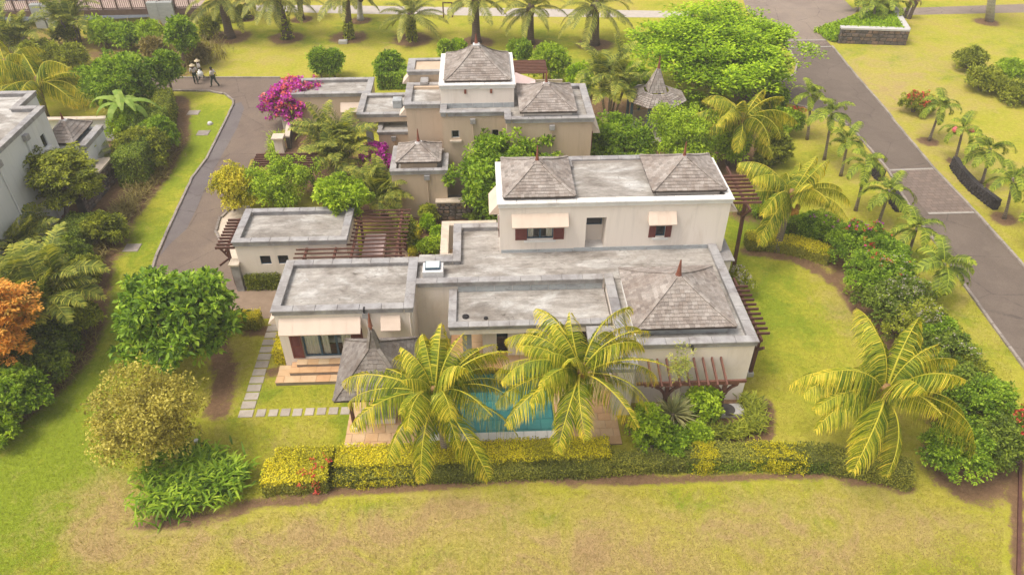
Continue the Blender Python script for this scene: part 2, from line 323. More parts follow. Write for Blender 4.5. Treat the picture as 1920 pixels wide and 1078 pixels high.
M['purple'] = leafmat('purple_flowers', (0.325, 0.024, 0.270), (0.546, 0.060, 0.432), (0.650, 0.144, 0.540), 0.3, .55, (1, 1, 1))
M['rush'] = leafmat('dry_rush', (0.16, 0.125, 0.04), (0.26, 0.21, 0.06), (0.36, 0.30, 0.09), 0.25)
M['banana'] = leafmat('banana_leaf_green', (0.13, 0.23, 0.03), (0.24, 0.36, 0.05), (0.38, 0.47, 0.10), 0.35)
M['yucca'] = leafmat('striped_yucca_blade', (0.20, 0.24, 0.11), (0.38, 0.37, 0.16), (0.56, 0.50, 0.26), 0.2)
M['fleaf'] = leafmat('feathery_pale_leaf', (0.248, 0.297, 0.055), (0.434, 0.472, 0.099), (0.651, 0.621, 0.176), 0.35)
M['hedge_body'] = plain('hedge_inner_leaves', (0.30, 0.275, 0.03), 0.95, 0.4); M['hedge_body_green'] = plain('hedge_inner_green', (0.13, 0.14, 0.025), 0.95, 0.4)
M['twig'] = plain('hedge_twigs', (0.16, 0.15, 0.035), 0.95, 0.4)

# ------------------------------------------------------------------ ground
def seg_dist(P, a, b):
    a = np.array(a[:2]); b = np.array(b[:2]); d = b - a; t = np.clip(((P - a) @ d) / max(d @ d, 1e-9), 0, 1)
    return np.linalg.norm(P - (a + t[:, None] * d), axis=1)
def build_ground():
    xs = np.concatenate([np.linspace(-700, -75, 26)[:-1], np.arange(-75, 75.01, 0.45), np.linspace(75, 700, 26)[1:]])
    ys = np.concatenate([np.linspace(-300, 8, 16)[:-1], np.arange(8, 92.01, 0.45), np.linspace(92, 900, 30)[1:]])
    gx, gy = np.meshgrid(xs, ys); P = np.stack([gx.ravel(), gy.ravel()], 1)
    nx, ny = len(xs), len(ys)
    def blob(l):
        r = np.zeros(len(P))
        for (px, py, rx, ry, v) in l:
            c = at(px, py); r += v * np.exp(-((P[:, 0] - c[0]) / rx) ** 2 - ((P[:, 1] - c[1]) / ry) ** 2)
        return r
    dry = -0.06 + blob([(560, 1000, 2.5, 1.0, 0.4), (880, 950, 2.2, 0.8, 0.45), (1080, 1020, 2.0, 0.9, 0.4), (1380, 985, 2.2, 0.8, 0.45), (1560, 1045, 2.5, 0.9, 0.4), (1750, 980, 1.8, 0.9, 0.4), (180, 1040, 1.8, 0.9, 0.4), (1600, 620, 0.9, 2.0, 0.3), (1520, 520, 1.2, 0.6, 0.25), (230, 940, 2.6, 2.2, 0.65), (330, 1010, 3.5, 1.6, 0.5), (760, 985, 4.5, 1.4, 0.45), (1000, 1060, 6, 2.0, 0.35), (1130, 940, 4, 1.1, 0.3), (1500, 935, 4, 1.4, 0.4),
                       (1650, 1000, 4, 1.6, 0.35), (1250, 1040, 5, 2, 0.3), (600, 1050, 4, 2, 0.35), (520, 820, 3.5, 1.6, 0.22), (430, 700, 1.0, 2.5, 0.45), (1660, 160, 9, 8, 0.42), (1720, 110, 8, 6, 0.25),
                       (1850, 60, 9, 6, 0.2), (1580, 540, 1.6, 4, 0.28), (1800, 300, 3, 8, 0.3), (600, 90, 12, 4, 0.2), (850, 60, 14, 4, 0.1), (460, 100, 6, 4, 0.1), (1860, 640, 1.5, 4, 0.2), (1720, 470, 2, 6, 0.25), (1590, 300, 2, 6, 0.25),
                       (500, 760, 3, 1, 0.12), (370, 150, 8, 5, 0.25), (1250, 1078, 20, 1.5, 0.15), (1580, 180, 4, 7, 0.3), (1890, 900, 2, 3, 0.25), (1880, 350, 6, 8, 0.2)])
    lush = 0.42 + blob([(700, 960, 2.0, 0.6, 0.3), (980, 975, 1.8, 0.7, 0.35), (1250, 950, 2.5, 0.5, 0.35), (1480, 1000, 1.6, 0.7, 0.3), (820, 1050, 2.2, 0.7, 0.3), (420, 1000, 1.5, 0.6, 0.25), (560, 935, 1.5, 0.4, 0.35), (1680, 1060, 2.0, 0.7, 0.3), (60, 980, 4.5, 4, 0.75), (110, 820, 3, 4, 0.6), (200, 650, 2.5, 5, 0.35), (260, 480, 3, 7, 0.45), (360, 280, 3, 8, 0.6), (390, 200, 3, 5, 0.5), (560, 735, 3, 1.2, 0.5), (700, 730, 2, 1, 0.4), (650, 800, 0.6, 2.5, 0.5), (1480, 640, 3, 5, 0.25), (1420, 560, 2.5, 4, 0.3), (1500, 770, 3, 2.5, 0.25),
                        (700, 60, 6, 4, 0.3), (1000, 100, 10, 6, 0.3), (480, 60, 6, 4, 0.3), (1420, 400, 4, 6, 0.6), (1650, 100, 4, 2.5, 0.3), (1900, 80, 6, 4, 0.3), (1800, 560, 1.5, 8, 0.3), (1450, 130, 3, 4, 0.4), (1640, 900, 3, 1, 0.2), (1150, 120, 6, 5, 0.3)])
    soil = np.zeros(len(P))
    strips = [([(600, 925), (800, 905), (1000, 893), (1200, 895)], 0.32, 0.9), ([(1200, 900), (1400, 893), (1560, 890), (1700, 915)], 0.3, 0.75), ([(260, 985), (420, 965), (470, 945), (600, 932)], 0.35, 0.7),
              ([(-20, 800), (60, 740), (130, 670), (160, 600)], 1.0, 1.0), ([(160, 600), (175, 500), (215, 420), (250, 380), (290, 330), (330, 260), (330, 190)], 0.9, 1.0), ([(60, 560), (150, 470), (200, 350), (240, 270)], 2.2, 1.0),
              ([(-60, 720), (60, 620), (100, 520)], 2.5, 1.0), ([(405, 630), (425, 700), (410, 770)], 0.55, 0.8), ([(470, 622), (500, 620)], 0.4, 0.7), ([(500, 700), (540, 690)], 0.35, 0.7),
              ([(1400, 470), (1500, 487), (1570, 530), (1640, 620), (1670, 660)], 0.45, 0.75), ([(1580, 470), (1670, 560), (1760, 700), (1840, 830), (1810, 880)], 1.5, 1.0),
              ([(1190, 800), (1300, 820), (1430, 810), (1430, 760)], 0.45, 1.0), ([(1220, 770), (1380, 770)], 0.8, 1.0), ([(780, 440), (800, 470)], 1.6, 1.0), ([(770, 400), (900, 400)], 1.0, 1.0), ([(540, 280), (640, 330), (700, 380)], 2.5, 0.9),
              ([(880, 380), (1080, 330), (1330, 300)], 2.4, 1.0), ([(1380, 330), (1420, 240)], 2.0, 0.7), ([(1905, 860), (1910, 1078)], 0.22, 0.9), ([(1120, 200), (1180, 210)], 2.0, 0.8), ([(0, 60), (150, 90), (300, 110), (330, 140)], 3.0, 0.5), ([(1390, 400), (1540, 430)], 1.2, 0.5)]
    for pl, w, v in strips:
        q = [at(*p) for p in pl]
        for a, b in zip(q[:-1], q[1:]):
            soil = np.maximum(soil, v * np.clip(1.6 - seg_dist(P, a, b) / w, 0, 1))
    for (px, py, r) in [(432, 70, 1.9), (537, 72, 1.6), (655, 71, 1.7), (773, 75, 1.8), (893, 80, 1.6), (995, 82, 1.2), (1115, 84, 1.6), (675, 39, 1.1), (565, 37, 1.1), (465, 35, 1.0), (1740, 266, 0.7), (1850, 42, 1.2), (1882, 410, 0.8), (1790, 303, 0.6), (1840, 347, 0.6), (1457, 474, 0.7), (1411, 185, 1.5)]:
        c = at(px, py); soil = np.maximum(soil, np.clip(1.5 - np.hypot(P[:, 0] - c[0], P[:, 1] - c[1]) / r, 0, 0.85))
    V = np.stack([P[:, 0], P[:, 1], np.zeros(len(P))], 1)
    i = np.arange(nx - 1)[None, :] + nx * np.arange(ny - 1)[:, None]; i = i.ravel()
    F = np.stack([i, i + 1, i + 1 + nx, i + nx], 1)
    # the pool is a hole in the ground
    cx = V[F].mean(1); keep = ~((cx[:, 0] > POOL[0]) & (cx[:, 0] < POOL[1]) & (cx[:, 1] > POOL[2]) & (cx[:, 1] < POOL[3]))
    F = F[keep]
    m, nt, b = newmat('lawn'); p = position(nt)
    big = noise(nt, p, 0.16, 5, 0.6, 0.5); mid = noise(nt, p, 0.75, 6, 0.68, 0.6); sm = noise(nt, p, 4.5, 5, 0.75); fine_ = noise(nt, p, 17, 4, 0.8)
    lu = math_(nt, 'ADD', attr(nt, 'lush'), math_(nt, 'MULTIPLY', math_(nt, 'SUBTRACT', big, 0.5), 1.7))
    lu = math_(nt, 'ADD', lu, math_(nt, 'MULTIPLY', math_(nt, 'SUBTRACT', mid, 0.5), 1.5))
    c = ramp_out(nt, lu, [(0.0, (0.37, 0.295, 0.075)), (0.28, (0.375, 0.33, 0.052)), (0.62, (0.335, 0.325, 0.034)), (1.0, (0.205, 0.255, 0.02))])
    dr = math_(nt, 'ADD', attr(nt, 'dry'), math_(nt, 'MULTIPLY', math_(nt, 'SUBTRACT', noise(nt, mapv(nt, p, (1, 1, 1), (31, 7, 0)), 0.5, 7, 0.72, 1.2), 0.5), 2.0))
    dr = math_(nt, 'ADD', dr, math_(nt, 'MULTIPLY', math_(nt, 'SUBTRACT', sm, 0.5), 0.5))
    c = mix(nt, ramp_out(nt, dr, [(0.12, 0), (0.75, 0.92)]), c, (0.385, 0.29, 0.115))
    c = mix(nt, ramp_out(nt, math_(nt, 'ADD', dr, math_(nt, 'MULTIPLY', math_(nt, 'SUBTRACT', fine_, 0.5), 0.5)), [(0.62, 0), (1.1, 0.7)]), c, (0.33, 0.215, 0.115))
    so = math_(nt, 'ADD', attr(nt, 'soil'), math_(nt, 'MULTIPLY', math_(nt, 'SUBTRACT', math_(nt, 'ADD', sm, math_(nt, 'MULTIPLY', mid, 0.8)), 0.9), 1.1))
    c = mix(nt, ramp_out(nt, so, [(0.3, 0), (0.6, 0.95)]), c, mix(nt, sm, (0.125, 0.068, 0.045), (0.23, 0.135, 0.085)))
    c = mix(nt, 1.0, c, ramp_out(nt, sm, [(0.25, 0.72), (0.75, 1.26)]), 'MULTIPLY')
    c = mix(nt, 1.0, c, ramp_out(nt, fine_, [(0.25, 0.7), (0.75, 1.3)]), 'MULTIPLY')
    nt.links.new(c, b.inputs['Base Color']); b.inputs['Roughness'].default_value = 1.0; b.inputs['Specular IOR Level'].default_value = 0.05
    bump(nt, b, math_(nt, 'ADD', fine_, sm), 0.7, 0.05)
    me = tri_mesh('lawn', V, F, np.zeros(len(F)), m)
    for n, a in (('dry', dry), ('lush', lush), ('soil', soil)):
        q = me.attributes.new(n, 'FLOAT', 'POINT'); q.data.foreach_set('value', a.astype(np.float32))
    global LAWN_DATA; LAWN_DATA = (xs, ys, dry.reshape(ny, nx), lush.reshape(ny, nx), soil.reshape(ny, nx))
    return tag(link(bpy.data.objects.new('lawn', me)), kind='structure')
POOL = (-2.6, 2.95, 22.05, 25.8)
lawn = build_ground()

def sheet(name, pts, z, mat, parent=None):
    mb = MB(); mb.poly([(p[0], p[1], z) for p in pts]); o = mb.obj(name, mat, parent)
    if parent is None: tag(o, kind='structure')
    return o
def px_poly(l): return [at(*q) for q in l]

def asphaltmat(name, c1, c2, c3):
    m, nt, b = newmat(name); p = position(nt)
    f = noise(nt, p, 0.35, 6, 0.65, 0.4); c = mix(nt, ramp_out(nt, f, [(0.3, 0), (0.7, 1)]), c1, c2)
    f2 = noise(nt, p, 0.9, 7, 0.7, 0.8); c = mix(nt, ramp_out(nt, f2, [(0.52, 0), (0.75, 0.6)]), c, c3)
    vo = nt.nodes.new('ShaderNodeTexVoronoi'); vo.feature = 'DISTANCE_TO_EDGE'; vo.inputs['Scale'].default_value = 0.28; nt.links.new(mapv(nt, p, (1, 1, 1)), vo.inputs['Vector']); c = mix(nt, ramp_out(nt, math_(nt, 'ADD', vo.outputs['Distance'], math_(nt, 'MULTIPLY', math_(nt, 'SUBTRACT', noise(nt, p, 2.2, 5, .7), .5), .06)), [(0.0, .55), (.012, 0)]), c, (.07, .055, .05)); c = mix(nt, ramp_out(nt, noise(nt, mapv(nt, p, (1, 1, 1), (9, 1, 0)), .22, 3), [(.5, 0), (.53, .25)]), c, c3)
    g = noise(nt, p, 12, 5, 0.85); c = mix(nt, 1.0, c, ramp_out(nt, g, [(0.25, 0.74), (0.75, 1.28)]), 'MULTIPLY')
    nt.links.new(c, b.inputs['Base Color']); b.inputs['Roughness'].default_value = 0.93; b.inputs['Specular IOR Level'].default_value = 0.2
    bump(nt, b, g, 0.3, 0.02); return m
M['asphalt'] = asphaltmat('brownish_asphalt', (0.125, 0.098, 0.080), (0.15, 0.118, 0.098), (0.18, 0.143, 0.115))
M['asphalt2'] = asphaltmat('drive_asphalt', (0.14, 0.105, 0.086), (0.185, 0.14, 0.112), (0.22, 0.168, 0.125))
M['plaza'] = asphaltmat('brown_plaza_paving', (0.20, 0.155, 0.13), (0.25, 0.20, 0.165), (0.28, 0.22, 0.17))
M['damp'] = asphaltmat('damp_asphalt', (0.125, 0.105, 0.105), (0.155, 0.135, 0.135), (0.18, 0.16, 0.15))
M['paint'] = plain('worn_road_paint', (0.33, 0.30, 0.27), 0.8, 0.2)
M['pathmat'] = plain('pale_concrete_path', (0.42, 0.37, 0.33), 0.9, 0.12, 2)

RL = [(1467, 76), (1482, 98), (1494, 120), (1490, 140), (1470, 152), (1432, 159), (1400, 158), (1380, 172), (1442, 170), (1472, 192), (1511, 203), (1595, 239), (1664, 319), (1712, 401), (1757, 460), (1810, 539), (1852, 597), (1920, 690), (2060, 890), (2250, 1160)]
RR = [(1549, 76), (1560, 88), (1611, 150), (1661, 207), (1678, 230), (1751, 317), (1829, 399), (1914, 494), (1985, 580), (2120, 740), (2400, 1080)]
road = sheet('road', px_poly(RL + RR[::-1]), 0.012, M['asphalt'])
plaza = sheet('plaza', px_poly([(1467, 76), (1440, 60), (1400, 20), (1380, -40), (1590, -40), (1583, 0), (1596, 14), (1608, 22), (1578, 40), (1564, 53), (1549, 76)]), 0.008, M['plaza'])
path = sheet('footpath', px_poly([(1600, 15), (1720, 15), (1930, 8), (2100, 0), (2100, 16), (1930, 24), (1700, 29), (1608, 22)]), 0.004, M['plaza'])
far_path = sheet('far_path', px_poly([(480, 10), (640, 11), (780, 13), (900, 15), (1300, 22), (1300, 34), (1000, 32), (830, 29), (640, 26), (480, 22)]), 0.004, M['pathmat'])
DL = [(120, 158), (300, 171), (390, 172), (423, 178), (436, 188), (438, 196), (423, 228), (387, 300), (361, 334), (330, 400), (294, 480), (278, 530), (262, 590)]
DR = [(470, 545), (455, 470), (403, 440), (410, 410), (440, 385), (470, 300), (500, 285), (560, 200), (575, 150), (555, 147), (520, 147), (334, 147), (120, 148)]
drive = sheet('driveway', px_poly(DL + DR), 0.012, M['asphalt2'])
damp = sheet('damp_gutter', px_poly([(438, 196), (452, 192), (458, 204), (445, 240), (420, 285), (395, 330), (372, 385), (350, 430), (322, 455), (300, 480), (332, 400), (362, 334), (388, 300), (424, 229)]), 0.017, M['damp'])
apron = sheet('paved_apron', px_poly([(440, 386), (412, 412), (405, 436), (418, 462), (450, 545), (520, 560), (520, 500), (470, 440), (470, 386)]), 0.017, M['cap_cream'])
yard = sheet('brick_yard', px_poly([(405, 546), (520, 540), (540, 596), (440, 600), (400, 590)]), 0.0215, M['brick'])
# paver bands across the road: bricks set in rows, white stone threshold lines at both ends
M['band'] = surf('road_brick', (0.17, 0.128, 0.108), (0.215, 0.165, 0.14), 2, fine=0.12, bmp=0.1, tintcols=[(0.85, 0.85, 0.85), (1.0, 1.0, 1.0), (1.1, 1.08, 1.05)])
def band(name, l0, l1, z):
    a, b = at(*l0[0]), at(*l0[1]); c, d = at(*l1[0]), at(*l1[1])
    base = sheet(name, [a, b, d, c], z, M['asphalt']); rng = random.Random(7)
    nr = max(6, int(np.linalg.norm(c - a) / 0.33)); mb = MB()
    for i in range(nr):
        t0, t1 = (i + 0.06) / nr, (i + 0.94) / nr; ncol = max(6, int(np.linalg.norm(b - a) / 0.42)); off = 0.5 * (i % 2)
        for j in range(-1, ncol):
            s0, s1 = max(0, (j + off + 0.05) / ncol), min(1, (j + off + 0.95) / ncol)
            if s1 - s0 < 0.01: continue
            q = [a + (b - a) * s + (c + (d - c) * s - a - (b - a) * s) * t for s, t in ((s0, t0), (s1, t0), (s1, t1), (s0, t1))]
            mb.quad(*[(v[0], v[1], z + 0.014) for v in q], t=rng.random())
    tag(mb.obj('paving_bricks', M['band'], base), kind='stuff')
    for l, e in ((l0, a), (l1, c)):
        p, q = at(*l[0]), at(*l[1]); u = (q - p) / np.linalg.norm(q - p); n = np.array([-u[1], u[0], 0]) * 0.1
        sheet('threshold_line', [p - n, q - n, q + n, p + n], z + 0.02, M['paint'], base)
    return base
band('road_paver_band', [(1667, 320), (1750, 317)], [(1740, 401), (1827, 399)], 0.016)
band('road_paver_band', [(1469, 77), (1548, 76)], [(1478, 90), (1559, 88.5)], 0.016)

# kerbs: stone after stone along the road edges
def kerb(pts, w=0.16, h=0.13, step=0.7, side=1):
    base = bpy.data.objects.new('kerb', None); link(base); tag(base, kind='structure')
    me = MB(); me.cbox(-step / 2 + 0.012, step / 2 - 0.012, -w / 2, w / 2, -0.02, h, 0.02); mesh = me.mesh('kerb_stone', M['kerb'])
    P = [at(*p)[:2] for p in pts]; rng = random.Random(len(pts))
    carry = step / 2
    for a, b in zip(P[:-1], P[1:]):
        L = np.linalg.norm(b - a); u = (b - a) / L; t = carry
        while t < L:
            c = a + u * t; inst(mesh, 'kerb_stone', base, (c[0] + rng.uniform(-.01, .01), c[1], rng.uniform(-.015, .005)), (0, 0, math.atan2(u[1], u[0]) + rng.uniform(-.02, .02))); t += step
        carry = t - L
    return base
kerb(DL[1:], step=0.62)
kerb(RR[1:9], step=0.85)
kerb([(1469, 84), (1482, 98), (1494, 120), (1490, 140), (1470, 152), (1432, 159)], step=0.8)
kerb([(1442, 170), (1472, 192), (1511, 203), (1595, 239)], step=0.8)
kerb(RL[11:18], step=0.85)
kerb([(334, 147), (440, 147), (520, 147)], step=0.8)
kerb([(440, 386), (412, 412), (405, 436), (418, 462)], step=0.5)

# stepping stones of the side path
def stones():
    base = bpy.data.objects.new('stepping_stone_path', None); link(base); tag(base, kind='structure'); rng = random.Random(3)
    def stone(x0, x1, y0, y1):
        mb = MB(); mb.cbox(x0 + rng.uniform(0, .03), x1 - rng.uniform(0, .03), y0 + rng.uniform(0, .03), y1 - rng.uniform(0, .03), -0.03, 0.035 + rng.uniform(0, .01), 0.015, rng.random()); mb.obj('paving_stone', M['paver'], base)
    y = 23.46
    while y < 29.6:
        stone(-11.45, -10.78, y, y + 0.47); y += 0.535
    x = -10.66
    while x < -6.6:
        stone(x, x + 0.44, 23.46, 23.93); x += 0.545
    for (a, b, c, d) in ((-11.3, -10.6, 29.7, 30.3), (-11.1, -10.45, 30.35, 30.9)): stone(a, b, c, d)
stones()
# drain covers and the small white lamp on the left lawn
for (px, py, lab) in ((248, 465, 'square brown drain cover sunk in the left lawn nearest the camera'), (381, 250, 'grey drain cover in left lawn just below the white lawn lamp'), (363, 212, 'grey drain cover in left lawn near the bend of the driveway')):
    p = at(px, py); mb = MB(); mb.cbox(p[0] - .45, p[0] + .45, p[1] - .4, p[1] + .4, -0.02, 0.045, 0.02); tag(mb.obj('drain_cover', M['kerb']), lab, 'drain cover', 'drain covers in the left lawn')
p = at(394, 233); mb = MB(); mb.lathe((p[0], p[1], 0), [(.16, 0), (.18, .1), (.15, .16), (.08, .2)], 12); o = wthing('lawn_lamp', 'small round white lamp set in the bright left lawn', 'lamp', p); mb.obj('lamp_globe', M['metal_cap'], o); mb = MB(); mb.lathe((p[0], p[1], 0), [(.24, 0), (.24, .03)], 12); mb.obj('base_ring', M['kerb'], o)

# ------------------------------------------------------------------ building kit
def wall(parent, mat, x0, y0, x1, y1, z0, z1, th=0.22, openings=(), name='wall'):
    """wall from (x0,y0) to (x1,y1); outside is on the right hand of that direction; openings = (u0,u1,zb,zt) along it"""
    L = math.hypot(x1 - x0, y1 - y0); ux, uy = (x1 - x0) / L, (y1 - y0) / L; nx_, ny_ = uy, -ux
    def p(u, z, d): return (x0 + ux * u - nx_ * d, y0 + uy * u - ny_ * d, z)
    us = sorted({0, L, *[o[0] for o in openings], *[o[1] for o in openings]}); zs = sorted({z0, z1, *[o[2] for o in openings], *[o[3] for o in openings]})
    solid = {}
    for i in range(len(us) - 1):
        for j in range(len(zs) - 1):
            cu, cz = (us[i] + us[i + 1]) / 2, (zs[j] + zs[j + 1]) / 2
            solid[i, j] = not any(o[0] < cu < o[1] and o[2] < cz < o[3] for o in openings)
    mb = MB()
    for (i, j), s in solid.items():
        if not s: continue
        a, b, c, d = us[i], us[i + 1], zs[j], zs[j + 1]
        mb.quad(p(a, c, 0), p(b, c, 0), p(b, d, 0), p(a, d, 0)); mb.quad(p(b, c, th), p(a, c, th), p(a, d, th), p(b, d, th))
        if i > 0 and not solid.get((i - 1, j)): mb.quad(p(a, c, th), p(a, c, 0), p(a, d, 0), p(a, d, th))
        if i < len(us) - 2 and not solid.get((i + 1, j)): mb.quad(p(b, c, 0), p(b, c, th), p(b, d, th), p(b, d, 0))
        if not solid.get((i, j - 1)): mb.quad(p(a, c, th), p(b, c, th), p(b, c, 0), p(a, c, 0))
        if not solid.get((i, j + 1)): mb.quad(p(a, d, 0), p(b, d, 0), p(b, d, th), p(a, d, th))
    return mb.obj(name, mat, parent)
def deck(parent, x0, x1, y0, y1, z, th=0.22, mat='roof'):
    mb = MB(); mb.box(x0, x1, y0, y1, z - th, z); return mb.obj('roof_deck', M[mat], parent)
_cs = {}
def coping(parent, rects, zd, zt, mat='coping', step=0.95, over=0.05, body=True, cth=0.075):
    """low parapet round a flat roof, capped stone by stone"""
    rng = random.Random(int(abs(zt) * 100) + len(rects))
    for (x0, x1, y0, y1) in rects:
        if body:
            mb = MB(); mb.box(x0 + over, x1 - over, y0 + over, y1 - over, zd - 0.05, zt - cth); mb.obj('parapet', M[mat], parent)
        lx, ly = x1 - x0, y1 - y0; alongx = lx >= ly; L = max(lx, ly); n = max(1, round(L / step)); s = L / n; w = min(lx, ly)
        key = (round(s, 3), round(w, 3), cth, mat)
        if key not in _cs:
            mb = MB(); mb.cbox(-s / 2 + .006, s / 2 - .006, -w / 2, w / 2, 0, cth, 0.014); _cs[key] = mb.mesh('coping_stone', M[mat])
        for k in range(n):
            c = ((x0 + (k + .5) * s, (y0 + y1) / 2) if alongx else ((x0 + x1) / 2, y0 + (k + .5) * s))
            winst(_cs[key], 'coping_stone', parent, (c[0], c[1], zt - cth + rng.uniform(0, .006)), (0, 0, (0 if alongx else math.pi / 2) + (math.pi if rng.random() < .5 else 0)))
def hip_roof(parent, x0, x1, y0, y1, ze, apex, flare=0.35, row=0.2, sw=0.26, single=(), seed=1, top=0.06, name='shingle_roof', mat='shingle'):
    """four hipped sides of real shingles over an underlay; sides named in `single` get each shingle as its own object"""
    rng = random.Random(seed); ax, ay, az = apex
    C = [np.array([x0, y0]), np.array([x1, y0]), np.array([x1, y1]), np.array([x0, y1])]; A = np.array([ax, ay])
    f = lambda s: ze + (az - ze) * (s * (1 - flare) + flare * s * s)
    def pt(c, s): q = c + (A - c) * s; return np.array([q[0], q[1], f(s)])
    ub = MB(); ns = 8
    for k in range(4):
        a, b = C[k], C[(k + 1) % 4]
        for i in range(ns):
            s0, s1 = i / ns, (i + 1) / ns; ub.quad(pt(a, s0), pt(b, s0), pt(b, s1), pt(a, s1))
    for k in range(4):
        a, b = C[k], C[(k + 1) % 4]; ub.quad((*a, ze - .10), (*b, ze - .10), (*b, ze), (*a, ze))
    ub.poly([(*C[3], ze - .10), (*C[2], ze - .10), (*C[1], ze - .10), (*C[0], ze - .10)])
    root = ub.obj(name, M['under'], parent)
    mb = MB(); sm = MB(); th = 0.032
    sm.poly([(-.5, -.02, 0.012), (.5, -.02, 0.012), (.5, -.02, .012 + th), (-.5, -.02, .012 + th)]); sm.poly([(-.5, -.02, .012 + th), (.5, -.02, .012 + th), (.5, 1, .012), (-.5, 1, .012)])
    sm.poly([(-.5, -.02, 0.0), (-.5, -.02, .012 + th), (-.5, 1, .012)]); sm.poly([(.5, -.02, .012 + th), (.5, -.02, 0.0), (.5, 1, .012)])
    smesh = sm.mesh('shingle', M[mat]); smesh.attributes['tint'].data.foreach_set('value', np.zeros(len(smesh.polygons), dtype=np.float32))
    off = Vector((0, 0, 0)); cnt = 0
    for k in range(4):
        a, b = C[k], C[(k + 1) % 4]; nm = ('front', 'right', 'back', 'left')[k]
        mid = (a + b) / 2; sl = math.hypot(np.linalg.norm(A - mid), az - ze); nr = max(3, int(sl / row)); e = (b - a) / np.linalg.norm(b - a)
        for i in range(nr):
            s0, s1 = i / nr * (1 - top), (i + 1) / nr * (1 - top) + 0.008; p0, p1, q0, q1 = pt(a, s0), pt(b, s0), pt(a, s1), pt(b, s1)
            W0 = np.linalg.norm(p1 - p0); up = ((q0 + q1) / 2 - (p0 + p1) / 2); ln = np.linalg.norm(up); up = up / ln; ex = np.array([e[0], e[1], 0]); nn = np.cross(ex, up)
            base = (p0 + p1) / 2; u = -W0 / 2 - rng.uniform(0, sw); Wt = np.linalg.norm(q1 - q0)
            while u < W0 / 2:
                w = sw * rng.uniform(0.7, 1.3); u0, u1 = max(u, -W0 / 2), min(u + w, W0 / 2); u += w
                if u1 - u0 < 0.03: continue
                full = u0 > -Wt / 2 and u1 < Wt / 2; jog = rng.uniform(-.012, .012)
                if nm in single and full and cnt < 300:
                    o = bpy.data.objects.new('shingle', smesh); mt = Matrix(((ex[0], up[0], nn[0], 0), (ex[1], up[1], nn[1], 0), (ex[2], up[2], nn[2], 0), (0, 0, 0, 1)))
                    ctr = base + ex * (u0 + u1) / 2 + up * jog
                    lo, rot, sc = mt.decompose(); o.rotation_mode = 'QUATERNION'; o.rotation_quaternion = rot; o.location = tuple(ctr); o.scale = (u1 - u0 - .008, ln, 1); link(o, root); cnt += 1
                    continue
                v0, v1 = max(u0, -Wt / 2), min(u1, Wt / 2)
                if v1 <= v0: v0 = v1 = (max(min(u0, Wt / 2), -Wt / 2))
                P = [base + ex * (u0 + .004) + up * (jog - .02) + nn * (.012 + th), base + ex * (u1 - .004) + up * (jog - .02) + nn * (.012 + th), base + ex * v1 + up * ln + nn * .012, base + ex * v0 + up * ln + nn * .012]
                t = rng.random(); mb.poly(P, t); mb.poly([P[0] - nn * (th + .01), P[1] - nn * (th + .01), P[1], P[0]], t)
        for i in range(int(sl / 0.24)):                                    # hip caps
            s0, s1 = i * 0.24 / sl, (i + 1.05) * 0.24 / sl
            if s1 > 1 - top: break
            p, q = pt(a, s0), pt(a, s1); mb.beam(tuple(p + np.array([0, 0, .05])), tuple(q + np.array([0, 0, .035])), 0.16, 0.035, rng.random())
    tag(mb.obj('shingles', M[mat], root), kind='stuff')
    return root
def finial(parent, p, h=1.0, r=0.09, cap=0.28):
    mb = MB(); x, y, z = p
    mb.lathe((x, y, z), [(r * 1.3, 0.0), (r, h * .12), (r * .62, h * .55), (r * .3, h * .93), (r * .12, h)], 8); mb.obj('finial', M['finial'], parent)
    mb = MB(); c = cap / 2; mb.box(x - c, x + c, y - c, y + c, z - .16, z - 0.04); mb.box(x - c * .6, x + c * .6, y - c * .6, y + c * .6, z - .04, z + .02); mb.obj('finial_cap', M['metal_cap'] if cap > .2 else M['finial'], parent)
def awning(parent, x0, x1, yw, zt, out, drop, n):
    """sloping sunshade: one panel beside the next, with cheeks"""
    mb = MB(); mb.poly([(x0, yw, zt), (x0, yw - out, zt - drop), (x0, yw, zt - drop)]); mb.poly([(x1, yw, zt), (x1, yw, zt - drop), (x1, yw - out, zt - drop)])
    mb.poly([(x0, yw - .012, zt - .012), (x1, yw - .012, zt - .012), (x1, yw - out, zt - drop - .012), (x0, yw - out, zt - drop - .012)]); mb.beam((x0, yw - out, zt - drop - .02), (x1, yw - out, zt - drop - .02), 0.03, 0.05); root = mb.obj('awning', M['awning'], parent)
    for k in range(n):
        a, b = x0 + (x1 - x0) * k / n + (.004 if k else -0.02), x0 + (x1 - x0) * (k + 1) / n - (.004 if k < n - 1 else -0.02); m2 = MB()
        q = [(a, yw - 0.002, zt), (b, yw - 0.002, zt), (b, yw - out - .03, zt - drop - .015), (a, yw - out - .03, zt - drop - .015)]
        m2.poly([(v[0], v[1], v[2] + .035) for v in q][::-1], k * .37 % 1); m2.poly([(q[3][0], q[3][1], q[3][2]), (q[2][0], q[2][1], q[2][2]), (q[2][0], q[2][1], q[2][2] + .035), (q[3][0], q[3][1], q[3][2] + .035)])
        m2.obj('awning_panel', M['awning'], root)
    return root
